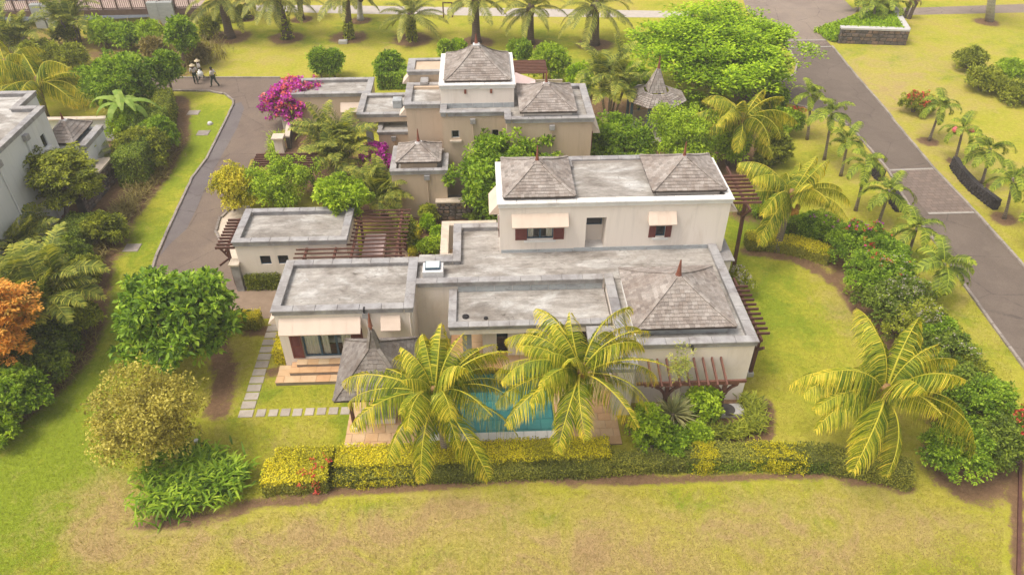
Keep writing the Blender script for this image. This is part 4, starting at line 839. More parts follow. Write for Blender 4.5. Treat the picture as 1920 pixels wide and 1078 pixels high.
tb = wthing('dining_table', 'pale pink covered dining table under the slatted pergola', 'table', (-6.55, 36.1, 0)); ty0, ty1 = 34.9, 37.0
mb = MB(); mb.cbox(-7.1, -5.9, ty0, ty1, .72, .76, .015); mb.obj('table_top', M['pink'], tb)
mb = MB()
for x in np.linspace(-7.1, -5.9, 2): mb.quad((x, ty0, .3), (x, ty1, .3), (x, ty1, .74), (x, ty0, .74))
for y in (ty0, ty1): mb.quad((-7.1, y, .3), (-5.9, y, .3), (-5.9, y, .74), (-7.1, y, .74))
mb.obj('tablecloth', M['pink'], tb)
for x in (-6.95, -6.05):
    for y in (ty0 + .15, ty1 - .15): box_part(tb, 'leg', 'metal_cap', x - .03, x + .03, y - .03, y + .03, 0, .72)
def chair(loc, rz, lab):
    o = empty('garden_chair', lab, 'chair', loc, rz, 'chairs round the dining table')
    mb = MB(); mb.cbox(-.22, .22, -.22, .22, .42, .46, .01); mb.obj('seat', M['linen'], o); mb = MB(); mb.box(-.22, .22, .2, .23, .5, .88); mb.obj('backrest', M['linen'], o)
    for x in (-.2, .2):
        for y in (-.2, .2): mb = MB(); mb.box(x - .02, x + .02, y - .02, y + .02, 0, .42 if y < 0 else .88); mb.obj('leg', M['metal_cap'], o)
for (x, y, rz, lab) in ((-6.8, 34.55, math.pi, 'white garden chair at near end of the pink table, left one'), (-6.2, 34.55, math.pi, 'white garden chair at near end of the pink table, right one')): chair((x, y, 0), rz, lab)
# ------------------------------------------------------------------ rubble walls
def rubble(parent, p, q, z0, z1, th=.35, sz=.34, individual=True, seed=2, mat='rock'):
    """core wall with irregular stones standing proud of the mortar on its outer (right-hand) face"""
    rng = random.Random(seed); p = np.array(p[:2], float); q = np.array(q[:2], float); L = np.linalg.norm(q - p); u = (q - p) / L; n = np.array([u[1], -u[0]])
    mb = MB(); a, b, c, d = p, q, q - n * th, p - n * th
    mb.quad((*a, z0), (*b, z0), (*b, z1), (*a, z1)); mb.quad((*b, z0), (*c, z0), (*c, z1), (*b, z1)); mb.quad((*c, z0), (*d, z0), (*d, z1), (*c, z1)); mb.quad((*d, z0), (*a, z0), (*a, z1), (*d, z1)); mb.quad((*a, z1), (*b, z1), (*c, z1), (*d, z1)); mb.obj('wall_core', M['mortar'], parent)
    allm = MB(); z = z0; nr = max(1, round((z1 - z0) / (sz * .75))); hh = (z1 - z0) / nr
    for r in range(nr):
        s = -rng.uniform(0, sz)
        while s < L:
            w = sz * rng.uniform(.65, 1.4); s0, s1 = max(s, 0), min(s + w, L); s += w
            if s1 - s0 < .08: continue
            mb = MB() if individual else allm; g = .02; zz0, zz1 = z0 + r * hh + rng.uniform(0, .05), z0 + (r + 1) * hh - rng.uniform(0, .05); cut = [rng.uniform(.02, .08) for _ in range(8)]; dp_ = rng.uniform(.03, .09)
            ring = [(s0 + cut[0], zz0), (s1 - cut[1], zz0), (s1 - g, zz0 + cut[2]), (s1 - g, zz1 - cut[3]), (s1 - cut[4], zz1), (s0 + cut[5], zz1), (s0 + g, zz1 - cut[6]), (s0 + g, zz0 + cut[7])]
            cs, cz = (s0 + s1) / 2, (zz0 + zz1) / 2; t = rng.random()
            bk = [(*(p + u * a_ + n * -.01), b_) for a_, b_ in ring]; fr_ = [(*(p + u * (cs + (a_ - cs) * .82) + n * dp_), cz + (b_ - cz) * .8) for a_, b_ in ring]
            for k in range(8): mb.quad(bk[k], bk[(k + 1) % 8], fr_[(k + 1) % 8], fr_[k], t)
            mb.poly(fr_, t)
            if individual: mb.obj('stone', M[mat], parent)
    if not individual: tag(allm.obj('stones', M[mat], parent), kind='stuff')
sw = wthing('planter_wall', 'rubble stone planter wall with cream cap between the two villas', 'wall', (-1.9, 39.5, 0))
rubble(sw, (-2.95, 39.5), (.6, 39.5), 0, 1.25, .9, .36, True, 5); box_part(sw, 'wall_cap', 'cap_cream', -3.05, .7, 39.42, 39.95, 1.25, 1.36, c=.015); box_part(sw, 'wall_cap', 'cap_cream', -3.05, -2.6, 39.95, 41.2, 1.25, 1.36, c=.015)

# ------------------------------------------------------------------ neighbour villa
NV = wthing('neighbour_villa', 'tan two-storey villa with stepped flat roofs and large shingle pavilion behind the garage', 'house', (1, 44, 0))
nz = 6.05
front = [(-4.85, 43.25), (-2.55, 43.25), (-2.55, 42.0), (1.32, 42.0), (1.32, 40.95), (6.6, 40.95)]
wall(NV, M['tan'], -4.75, 43.35, -2.45, 43.35, 0, nz - .08)
wall(NV, M['tan'], -2.48, 42.1, 1.4, 42.1, 0, nz - .08, openings=[(.52, 1.0, 4.28, 4.8), (3.0, 3.4, 4.28, 4.8)]); wall(NV, M['tan'], -2.48, 43.35, -2.48, 42.1, 0, nz - .08); wall(NV, M['tan'], 1.4, 41.05, 6.55, 41.05, 0, nz - .08); wall(NV, M['tan'], 1.4, 42.1, 1.4, 41.05, 0, nz - .08)
wall(NV, M['tan'], 6.55, 41.05, 6.55, 46.2, 0, nz - .08); wall(NV, M['tan'], -4.75, 46.5, -4.75, 43.35, 0, nz - .08); wall(NV, M['tan'], 6.55, 46.2, -4.75, 46.2, 0, nz - .08)
deck(NV, -4.6, 1.5, 43.4, 46.3, nz - .25); deck(NV, -2.3, 1.5, 42.2, 43.4, nz - .251); deck(NV, 1.5, 6.4, 41.2, 46.2, nz - .252)
coping(NV, [(-4.88, -2.6, 43.22, 43.62), (-4.88, -4.42, 43.62, 46.6), (-2.6, -2.18, 41.98, 43.62), (-2.18, 1.32, 41.98, 42.4), (1.28, 1.7, 40.9, 42.4), (1.7, 6.68, 40.9, 41.32), (6.24, 6.68, 41.32, 46.0), (-4.42, -2.5, 46.2, 46.6), (3.6, 6.24, 45.6, 46.0)], nz - .25, nz)
for a in (-1.96, .52): window(NV, a, a + .48, 42.1, 4.28, 4.8, 'pillar', 'darkglass', 0, .08, t=.05)
box_part(NV, 'sill', 'cap_cream', -2.08, -1.36, 41.95, 42.1, 4.05, 4.17)
downpipe(NV, -.62, 42.0, 0, 5.3, 'tan'); downpipe(NV, 4.12, 40.95, 0, 5.3, 'tan'); side_awning(NV, 6.55, 41.3, 43.8, 5.6, .55, .75, 3)
box_part(NV, 'shutter', 'shutter', 6.58, 6.62, 41.15, 41.4, 3.9, 5.0); side_awning(NV, -4.75, 43.45, 44.2, 5.7, -.45, .5, 1)
# second level with the big pavilion
pz = onY(945, 163, 46.4); TX0, TX1 = at(822, 160, 7.3)[0], at(967, 157, 7.3)[0]; TY = at(900, 160, 7.3)[1]
box_part(NV, 'upper_wall', 'cream', TX0 + .1, TX1 - .1, TY + .12, TY + 4.3, nz - .3, 7.2)
UB = at(968, 95, 7.3)[1]; UB = min(UB, TY + 5.2)
coping(NV, [(TX0, TX1, TY, TY + .4), (TX0, TX0 + .4, TY + .4, UB - .4), (TX1 - .4, TX1, TY + .4, UB - .4), (TX0, TX1, UB - .4, UB)], 7.1, 7.32, 'white_coping'); deck(NV, TX0 + .2, TX1 - .2, TY + .2, UB - .2, 7.12)
pk = onY(893, 80, (TY + UB) / 2); hip_roof(NV, TX0 + .35, TX1 - .3, TY + .35, UB - .3, 7.45, ((TX0 + TX1) / 2, (TY + UB) / 2, pk[2]), .45, .2, .21, (), 41); finial(NV, ((TX0 + TX1) / 2, (TY + UB) / 2, pk[2] - .05), .6, .1, .4)
box_part(NV, 'pavilion_base', 'cream', TX0 + .6, TX1 - .55, TY + .6, UB - .6, 7.1, 7.38)
for x in (TX0 + 1.6, TX1 - 1.5): box_part(NV, 'wall_lamp', 'finial', x - .07, x + .07, TY + .02, TY + .115, 6.75, 6.98)
for k in range(7):
    a = TX0 + .1 + k * (TX1 - TX0 - .2) / 7; box_part(NV, 'flashing_panel', 'flash', a + .006, a + (TX1 - TX0 - .2) / 7 - .006, TY + .085, TY + .115, nz - .25, nz + .05)
# small flat roofs left of the big pavilion
l0 = at(762, 135, 6.6); l1 = at(822, 135, 6.6); lb = at(770, 110, 6.6)
box_part(NV, 'upper_wall', 'tan', l0[0] + .1, TX0 + .05, l0[1] + .1, lb[1] - .1, nz - .3, 6.5); deck(NV, l0[0] + .2, TX0, l0[1] + .15, lb[1] - .15, 6.45); coping(NV, [(l0[0], TX0 - .02, l0[1], l0[1] + .3), (l0[0], l0[0] + .5, l0[1] + .3, lb[1]), (l0[0] + .5, TX0 - .02, lb[1] - .35, lb[1])], 6.4, 6.62); side_awning(NV, l0[0] + .1, l0[1] + .2, l0[1] + 1.2, 6.2, -.45, .5, 2)
box_part(NV, 'roof_block', 'coping', l0[0] + .9, l0[0] + 1.4, 46.2, l0[1] + .05, nz - .2, nz + .15)
# front right pavilion on the main roof
a0 = at(975, 211, 6.35); a1 = at(1082, 209, 6.35); ab = 45.3; ac = (a0[1] + ab) / 2; pk = onY(1028, 153, ac)
hip_roof(NV, a0[0], a1[0], a0[1], ab, 6.35, ((a0[0] + a1[0]) / 2, ac, pk[2]), .4, .2, .21, (), 42); box_part(NV, 'pavilion_base', 'cream', a0[0] + .25, a1[0] - .25, a0[1] + .2, ab - .2, nz - .25, 6.28); finial(NV, ((a0[0] + a1[0]) / 2, ac, pk[2] - .05), .7, .08, .35)
# entrance tower with the small shingle roof in front
wall(NV, M['tan'], -5.6, 39.85, -2.3, 39.85, 0, 3.3); wall(NV, M['tan'], -2.3, 39.85, -2.3, 42.0, 0, 3.3); wall(NV, M['tan'], -5.6, 43.0, -5.6, 39.85, 0, 3.3); deck(NV, -5.5, -2.4, 39.95, 42.9, 3.2)
coping(NV, [(-5.7, -2.18, 39.72, 40.05), (-2.55, -2.18, 40.05, 41.9), (-5.7, -5.3, 40.05, 43.0)], 3.15, 3.4)
t0 = at(742, 305, 3.75); t1 = at(826, 304, 3.75); tb1 = at(830, 268, 3.75); tc = (t0[1] + tb1[1]) / 2; pk = onY(782, 264, tc)
hip_roof(NV, t0[0], t1[0], t0[1], tb1[1], 3.75, ((t0[0] + t1[0]) / 2, tc, pk[2]), .3, .2, .21, (), 43); box_part(NV, 'pavilion_base', 'tan', t0[0] + .25, t1[0] - .25, t0[1] + .2, tb1[1] - .2, 3.2, 3.68); finial(NV, ((t0[0] + t1[0]) / 2, tc, pk[2] - .05), .85, .09, .4); downpipe(NV, -3.47, 39.78, 0, 2.75, 'tan')
# porch roof on a pillar, lower link roof, garage
pzz = 3.5; q0 = at(667, 215, pzz); q1 = at(755, 211, pzz); q2 = at(678, 175, pzz)
deck(NV, q0[0] + .2, -4.8, q0[1] + .2, q2[1] - .2, pzz - .22); coping(NV, [(q0[0], -4.9, q0[1], q0[1] + .35), (q0[0], q0[0] + .45, q0[1] + .35, q2[1]), (q0[0] + .45, -4.9, q2[1] - .4, q2[1])], pzz - .22, pzz); box_part(NV, 'roof_beam', 'tan', q0[0] + .1, -4.9, q0[1] + .08, q0[1] + .35, pzz - .62, pzz - .2)
cb = onY(692, 240, q0[1] + .5); box_part(NV, 'pillar', 'pillar', cb[0] - .22, cb[0] + .22, q0[1] + .3, q0[1] + .75, 0, pzz - .25)
box_part(NV, 'skylight_curb', 'flash', q1[0] - .75, q1[0] - .15, q0[1] + 1.3, q0[1] + 2.0, pzz - .2, pzz + .35)
s0 = at(706, 248, 2.6); box_part(NV, 'link_wall', 'tan', s0[0] + .1, -4.85, s0[1] + .1, s0[1] + 2.0, 0, 2.35); deck(NV, s0[0] + .1, -4.86, s0[1] + .1, s0[1] + 2.0, 2.42, .1); coping(NV, [(s0[0], -4.9, s0[1], s0[1] + .3), (s0[0], s0[0] + .35, s0[1] + .3, s0[1] + 2.1)], 2.4, 2.6); downpipe(NV, -6.1, s0[1] + .02, 0, 1.95, 'tan')
g0 = at(545, 177, 3.1); g1 = at(695, 175, 3.1); g2 = at(557, 147, 3.1)
NG = wthing('neighbour_garage', 'tan flat-roofed garage behind the magenta bougainvillea at the driveway end', 'garage', (-11, 53, 0))
wall(NG, M['tan'], g0[0] + .1, g0[1] + .12, g1[0] - .1, g0[1] + .12, 0, 3.0); wall(NG, M['tan'], g0[0] + .1, g2[1] - .1, g0[0] + .1, g0[1] + .12, 0, 3.0); wall(NG, M['tan'], g1[0] - .1, g0[1] + .12, g1[0] - .1, g2[1] - .1, 0, 3.0); deck(NG, g0[0] + .2, g1[0] - .2, g0[1] + .2, g2[1] - .2, 2.85)
coping(NG, [(g0[0], g1[0], g0[1], g0[1] + .4), (g0[0], g0[0] + .45, g0[1] + .4, g2[1]), (g1[0] - .45, g1[0], g0[1] + .4, g2[1]), (g0[0] + .45, g1[0] - .45, g2[1] - .4, g2[1])], 2.85, 3.1); awning(NG, g1[0] - 2.3, g1[0] - .5, g0[1] + .12, 2.3, .5, .5, 2)
# sail, slatted pergola and screen at the back right of the neighbour villa
h0 = at(968, 140, 3.2); np_ = wthing('back_pergola', 'red-brown slatted pergola at the back right of the tan villa', 'pergola', (h0[0] + 1, h0[1], 0))
for k in range(9): mb = MB(); y = h0[1] + k * .3; mb.beam((h0[0] - .2, y, 3.3), (h0[0] + 2.4, y, 3.3), .1, .1, rng.random()); mb.obj('slat', M['woodred'], np_)
for x in (h0[0], h0[0] + 2.3):
    mb = MB(); mb.beam((x, h0[1] - .1, 3.2), (x, h0[1] + 2.6, 3.2), .1, .12); mb.obj('beam', M['woodred'], np_)
    for y in (h0[1], h0[1] + 2.5): mb = MB(); mb.box(x - .06, x + .06, y - .06, y + .06, 0, 3.15); mb.obj('post', M['woodred'], np_)
sl = wthing('shade_sail', 'pale pink triangular shade sail stretched from the tan villa towards the pergola', 'shade sail', (h0[0] + 1, h0[1] - 1.5, 0)); mb = MB()
s1, s2, s3, s4 = at(966, 136, 5.0), at(1004, 150, 4.2), at(1004, 172, 4.4), at(960, 172, 5.2); cc = (s1 + s2 + s3 + s4) / 4 - np.array([0, 0, .15])
for a, b in ((s1, s4), (s4, s3), (s3, s2), (s2, s1)): mb.poly([a, b, cc])
sl_o = mb.obj('sail_cloth', M['pink'], sl)
mb = MB(); mb.beam(tuple(s2), (s2[0], s2[1], 0), .08, .08); mb.obj('sail_post', M['wood'], sl)
rw = wthing('red_screen', 'low orange-red garden screen behind the front shingle pavilion of the tan villa', 'screen', at(1020, 150, 0)); r0_ = at(1003, 152, 2.2); r1_ = at(1040, 150, 2.2); mb = MB(); mb.box(r0_[0], r1_[0], r0_[1], r0_[1] + .1, 1.0, 2.0); mb.obj('screen_panel', M['coral'], rw)
mb = MB(); mb.box(r0_[0] - .1, r1_[0] + .6, r0_[1] - .02, r0_[1] + .12, 2.0, 2.25); mb.obj('screen_cap', M['cap_cream'], rw); mb = MB(); mb.box(r0_[0] - .05, r0_[0] + .03, r0_[1], r0_[1] + .1, 0, 2.0); mb.box(r1_[0], r1_[0] + .08, r0_[1], r0_[1] + .1, 0, 2.0); mb.obj('screen_posts', M['cream'], rw)
# slatted carport of the neighbour beside the drive
cp0 = at(470, 312, 2.5); cp1 = at(590, 305, 2.5); cpt = wthing('drive_pergola', 'dark slatted timber pergola beside the driveway behind the golden tree', 'pergola', (cp0[0] + 2, cp0[1] + 1, 0))
for k in range(6): mb = MB(); y = cp0[1] + k * .3; mb.beam((cp0[0], y, 2.5), (cp1[0], y, 2.5), .09, .12, rng.random()); mb.obj('slat', M['wood'], cpt)
for x in (cp0[0] + .3, cp1[0] - .3):
    mb = MB(); mb.beam((x, cp0[1] - .2, 2.38), (x, cp0[1] + 1.8, 2.38), .1, .12); mb.obj('beam', M['wood'], cpt); mb = MB(); mb.box(x - .07, x + .07, cp0[1] + .2, cp0[1] + .34, 0, 2.33); mb.obj('post', M['wood'], cpt)
for (px, py, lab) in ((527, 276, 'low cream gate pier with square cap nearest to the driveway pergola'), (541, 233, 'cream gate pier under the magenta bougainvillea')):
    g = at(px, py + 8); o = wthing('gate_pier', lab, 'gate pier', g, 'gate piers beside the driveway'); box_part(o, 'shaft', 'cream', g[0] - .3, g[0] + .3, g[1] - .3, g[1] + .3, 0, 1.1); box_part(o, 'cap', 'cap_cream', g[0] - .42, g[0] + .42, g[1] - .42, g[1] + .42, 1.1, 1.22, c=.02)
gw = wthing('drive_wall', 'low dark garden wall beside the driveway leading to the cream gate pier', 'wall', at(540, 262)); a, b = at(535, 280), at(545, 240); mb = MB(); mb.beam((a[0] + .3, a[1], .45), (b[0] + .1, b[1], .45), .25, .9); mb.obj('wall_body', M['mortar'], gw); mb = MB(); mb.beam((a[0] + .3, a[1], .94), (b[0] + .1, b[1], .94), .36, .08); mb.obj('wall_cap', M['cap_cream'], gw)
# far gazebo with bell roof
z0 = 2.7; ga, gb_, gc = at(1187, 207, z0), at(1243, 207, z0), at(1173, 172, z0); gcen = np.array([12.68, 51.3]); gr = 2.28
GZ = wthing('garden_gazebo', 'garden gazebo with eight-sided shingle roof and tall bell spire behind the green shrubs', 'gazebo', (gcen[0], gcen[1], 0))
def oct_roof(parent, c, r, ze, r2, z2, n, rows, seed, name):
    rng = random.Random(seed); ub = MB(); mb = MB()
    for k in range(n):
        a0, a1 = 2 * math.pi * (k + .5) / n, 2 * math.pi * (k + 1.5) / n
        P = lambda s, a: np.array([c[0] + (r + (r2 - r) * s) * math.cos(a), c[1] + (r + (r2 - r) * s) * math.sin(a), ze + (z2 - ze) * s])
        ub.quad(P(0, a0), P(0, a1), P(1, a1), P(1, a0)); nn = np.cross(P(0, a1) - P(0, a0), P(1, a0) - P(0, a0)); nn /= np.linalg.norm(nn)
        for i in range(rows):
            s0, s1 = i / rows, min(1, (i + 1.05) / rows); p0, p1, q0, q1 = P(s0, a0), P(s0, a1), P(s1, a0), P(s1, a1); m_ = max(2, int(np.linalg.norm(p1 - p0) / .26))
            for j in range(m_):
                u0, u1 = j / m_ + .01, (j + 1) / m_ - .01; A, B, C_, D = p0 + (p1 - p0) * u0 + nn * .045, p0 + (p1 - p0) * u1 + nn * .045, q0 + (q1 - q0) * u1 + nn * .012, q0 + (q1 - q0) * u0 + nn * .012
                t = rng.random(); mb.quad(A, B, C_, D, t); mb.quad(A - nn * .04, B - nn * .04, B, A, t)
    root = ub.obj(name, M['under'], parent); tag(mb.obj('shingles', M['shingle'], root), kind='stuff'); return root
tipz = onY(1236, 127, gcen[1])[2]; nkz = onY(1232, 168, gcen[1])[2]
oct_roof(GZ, gcen, gr, z0, .95, nkz, 8, 7, 3, 'skirt_roof'); oct_roof(GZ, gcen, .95, nkz, .09, tipz, 4, 10, 4, 'spire_roof'); finial(GZ, (gcen[0], gcen[1], tipz - .05), .9, .1, .12)
for k in range(8):
    a = 2 * math.pi * (k + .5) / 8; x, y = gcen[0] + 1.95 * math.cos(a), gcen[1] + 1.95 * math.sin(a); mb = MB(); mb.box(x - .09, x + .09, y - .09, y + .09, 0, z0 + .1); mb.obj('post', M['blue'], GZ)
mb = MB(); mb.lathe((gcen[0], gcen[1], 0), [(2.4, 0), (2.4, .2)], 16); mb.obj('floor_slab', M['paver'], GZ)
for (px, py, lab) in ((1150, 225, 'short cream garden wall pier left of the gazebo'),):
    a = at(1128, 232); o = wthing('garden_wall', 'low cream garden wall between the tan villa and gazebo', 'wall', a); box_part(o, 'wall_body', 'tan', a[0], a[0] + 1.6, a[1], a[1] + .25, 0, .8); box_part(o, 'wall_body', 'tan', a[0] + 2.4, a[0] + 4.4, a[1], a[1] + .25, 0, .95)

# ------------------------------------------------------------------ pale house at the left edge
LH = wthing('pale_house', 'pale blue-white flat-roofed house cut by the left edge of the photo', 'house', at(60, 420))
lz = 6.2; r0 = at(103, 196, lz)           # front right step corner
k0 = at(66, 169, lz); k1 = at(73, 197, lz); k2 = at(83, 197, lz); k3 = at(0, 303, lz)
xr = -27.0
ex = at(84, 198, lz)[0]; yb = at(66, 170, lz)[1]; ystep = at(80, 198, lz)[1]; exb = at(66, 172, lz)[0]
YF = 22.0
wall(LH, M['white'], ex - .1, YF, ex - .1, ystep - .1, 0, lz - .08, openings=[(ystep - 1.55 - YF, ystep - 1.05 - YF, 4.1, 4.9)])
wall(LH, M['white'], exb - .1, ystep - .2, exb - .1, yb - .1, 0, lz - .08); wall(LH, M['white'], exb - .1, yb - .1, ex - 14, yb - .1, 0, lz - .08); wall(LH, M['white'], ex - .1, ystep - .1, exb - .2, ystep - .1, 0, lz - .08) if ex - exb > .35 else None
wall(LH, M['white'], ex - 14, YF, ex - .1, YF, 0, lz - .08)
deck(LH, ex - 14, ex - .3, YF + .1, ystep - .2, lz - .25); deck(LH, ex - 14, exb - .3, ystep - .2, yb - .3, lz - .251)
coping(LH, [(ex - .42, ex, YF, ystep), (exb - .42, exb, ystep, yb), (ex - 14, exb - .42, yb - .42, yb), (exb - .42, ex - .42, ystep - .42, ystep)], lz - .25, lz)
# lower front part with shingle roof beside its parapet
window_y = ystep - 1.3
box_part(LH, 'window_pane', 'darkglass', ex - .2, ex - .18, ystep - 1.55, ystep - 1.05, 4.1, 4.9); box_part(LH, 'sill', 'white_coping', ex - .1, ex + .08, ystep - 1.65, ystep - .95, 3.95, 4.07)
for y in (ystep - 3.0, ystep - 6.2): mb = MB(); mb.tube([(ex - .04, y, 0), (ex - .04, y, 5.4)], .05, 8); mb.obj('downpipe', M['white'], LH); box_part(LH, 'rain_hopper', 'coping', ex - .1, ex + .14, y - .2, y + .2, 5.4, 5.75)
hip_roof(LH, ex - 6.5, ex - .75, YF - 3, ystep - 4.4, lz + .15, (ex - 3.6, (YF + ystep) / 2 - 3.5, lz + 2.2), .3, .24, .26, (), 51); box_part(LH, 'pavilion_base', 'dark', ex - 6.2, ex - 1.0, YF - 2.8, ystep - 4.7, lz - .3, lz + .08)
# outbuilding with shingle roof next to it
ob = wthing('outbuilding', 'small pale outbuilding with low shingle roof between the pale house and the hedge', 'outbuilding', at(150, 300)); oz = 3.1
o1 = at(194, 234, oz); o2 = at(160, 268, oz); ob_l = at(90, 268, oz)[0]
wall(ob, M['white'], o1[0] - .1, o2[1] - .3, o1[0] - .1, o1[1] - .1, 0, oz - .08); wall(ob, M['white'], ob_l, o2[1] - .3, o1[0] - .1, o2[1] - .3, 0, oz - .08); wall(ob, M['white'], o1[0] - .1, o1[1] - .1, ob_l, o1[1] - .1, 0, oz - .08)
coping(ob, [(o1[0] - .5, o1[0], o2[1] - .4, o1[1])], oz - .3, oz); deck(ob, ob_l, o1[0] - .4, o2[1] - .2, o1[1] - .1, oz - .2)
rx1 = o1[0] - .75; hip_roof(ob, ob_l - .1, rx1, o2[1] - .3, o1[1] + .2, oz + .15, ((ob_l + rx1) / 2 - .1, (o1[1] + o2[1]) / 2, oz + 1.1), .2, .24, .28, (), 52); box_part(ob, 'pavilion_base', 'blue', ob_l + .1, rx1 - .15, o2[1] - .1, o1[1], oz - .25, oz + .08); finial(ob, ((ob_l + rx1) / 2 - .1, (o1[1] + o2[1]) / 2, oz + 1.05), .5, .08, .4)
# its rubble garden wall
w0, w1 = at(165, 402), at(222, 335); lw = wthing('rubble_garden_wall', 'brown rubble garden wall with pale cap beside the outbuilding', 'wall', (w0 + w1) / 2)
rubble(lw, w0, w1, 0, 1.5, .5, .42, True, 6); mb = MB(); d_ = (w1 - w0) / np.linalg.norm(w1 - w0); n_ = np.array([-d_[1], d_[0], 0]) * .2; mb.beam(tuple(w0 + n_ + [0, 0, 1.56]), tuple(w1 + n_ + [0, 0, 1.56]), .62, .12); mb.obj('wall_cap', M['cap_cream'], lw)
box_part(lw, 'wall_cap', 'cap_cream', w1[0] - 2.2, w1[0] - .35, w1[1] - .5, w1[1] - .05, 1.5, 1.6); box_part(lw, 'wall_return', 'white', w1[0] - 2.15, w1[0] - .4, w1[1] - .45, w1[1] - .1, 0, 1.5)
bw0, bw1 = at(85, 224, 1.8), at(168, 198, 1.8); bw = wthing('back_garden_wall', 'pale garden wall behind the pale house under the yellow palm', 'wall', (bw0[0], bw0[1], 0))
mb = MB(); mb.box(bw0[0], bw0[0] + 4.4, bw0[1], bw0[1] + .3, 0, 1.7); mb.obj('wall_body', M['white'], bw); mb = MB(); mb.box(bw0[0] - .1, bw0[0] + 4.5, bw0[1] - .08, bw0[1] + .38, 1.7, 1.8); mb.obj('wall_cap', M['cap_cream'], bw)

# ------------------------------------------------------------------ vegetation kit
def unit(a): return a / np.maximum(np.linalg.norm(a, axis=-1, keepdims=True), 1e-9)
def leaf_mesh(name, P, D, Nn, L, Wd, T, mat, fold=0.25, droop=0.15):
    n = len(P); D = unit(D); S = unit(np.cross(D, Nn)); U = np.cross(S, D)
    L = np.broadcast_to(L, n)[:, None]; Wd = np.broadcast_to(Wd, n)[:, None]
    V = np.empty((n, 4, 3)); V[:, 0] = P; V[:, 1] = P + D * L * .5 + S * Wd * .5 + U * Wd * fold; V[:, 3] = P + D * L * .5 - S * Wd * .5 + U * Wd * fold; V[:, 2] = P + D * L; V[:, 2, 2] -= droop * L[:, 0]
    b = (np.arange(n) * 4)[:, None]; F = np.concatenate([b + np.array([[0, 1, 2]]), b + np.array([[0, 2, 3]])], 1).reshape(-1, 3)
    return tri_mesh(name, V.reshape(-1, 3), F, np.repeat(T, 2), mat)
def rnd_dirs(rng, n, zbias=0.0):
    d = unit(rng.normal(size=(n, 3))); d[:, 2] += zbias; return unit(d)
def clump_leaves(rng, C, r, per, L, Wd, mode='out', tj=0.25):
    """leaves round every clump centre C: 'out' = leaf axis points away from the centre, 'flat' = layered, 'rand' = any way"""
    n = len(C); per = int(per); d = rnd_dirs(rng, n * per, 0.35); rr = np.repeat(np.broadcast_to(r, n), per)
    cc = np.repeat(C, per, 0)
    if mode == 'out': P = cc + d * (rr * rng.uniform(.15, .75, n * per))[:, None]; D = unit(d + rnd_dirs(rng, n * per) * .35)
    elif mode == 'flat': d[:, 2] *= .35; P = cc + d * (rr * rng.uniform(.2, 1, n * per))[:, None]; D = unit(d + rnd_dirs(rng, n * per) * .5); D[:, 2] *= .4
    else: P = cc + d * (rr * rng.uniform(.55, 1, n * per) ** .6)[:, None]; D = unit(rnd_dirs(rng, n * per) + d * .4)
    Nn = unit(d + np.array([0, 0, 2.6 if mode == 'flat' else .8]) + rnd_dirs(rng, n * per) * .5)
    T = np.repeat(rng.uniform(.18, .8, n), per) + rng.normal(0, tj, n * per)
    return P, D, Nn, L * rng.uniform(.7, 1.3, n * per), Wd * rng.uniform(.7, 1.3, n * per), np.clip(T, 0, 1)
def lobes(rng, c, rad, k, jit=.35, up=True):
    d = rnd_dirs(rng, k, .25 if up else 0)
    if up: d[:, 2] = np.where(d[:, 2] < -.35, -d[:, 2], d[:, 2])
    return np.array(c) + d * np.array(rad) * rng.uniform(1 - jit, 1.0, k)[:, None]
def box_geom(box, Y, ph=None):
    """crown centre and half sizes from its outline, standing at distance Y"""
    x0, y0, x1, y1 = box; c = onY((x0 + x1) / 2, (y0 + y1) / 2, Y); ds = dist_at(c); rx = (x1 - x0) / 2 * ds / FPX; va = (y1 - y0) / 2 * ds / FPX
    ang = math.atan2(CAM_H - c[2], Y); ry = rx * .95; v2 = va ** 2 - (ry * math.sin(ang)) ** 2
    rz = math.sqrt(v2) / math.cos(ang) if v2 > 0 else rx * .5
    return c, (rx, ry, max(rz, rx * .42)), ds
def trunk_limbs(parent, rng, base, top, r, targets, mat='trunk', nlimb=7):
    mb = MB(); b, t = Vector(base), Vector(top); mid = b.lerp(t, .5) + Vector((rng.uniform(-.1, .1), rng.uniform(-.1, .1), 0))
    mb.tube([b, mid, t], [r, r * .8, r * .62], 8)
    idx = rng.choice(len(targets), min(nlimb, len(targets)), replace=False)
    for i in idx:
        q = Vector(tuple(targets[i])); m = t.lerp(q, .5) + Vector((0, 0, (q - t).length * .12)); mb.tube([t, m, q], [r * .5, r * .3, r * .12], 5, caps=False)
    return mb.obj('trunk', M[mat], parent, True)
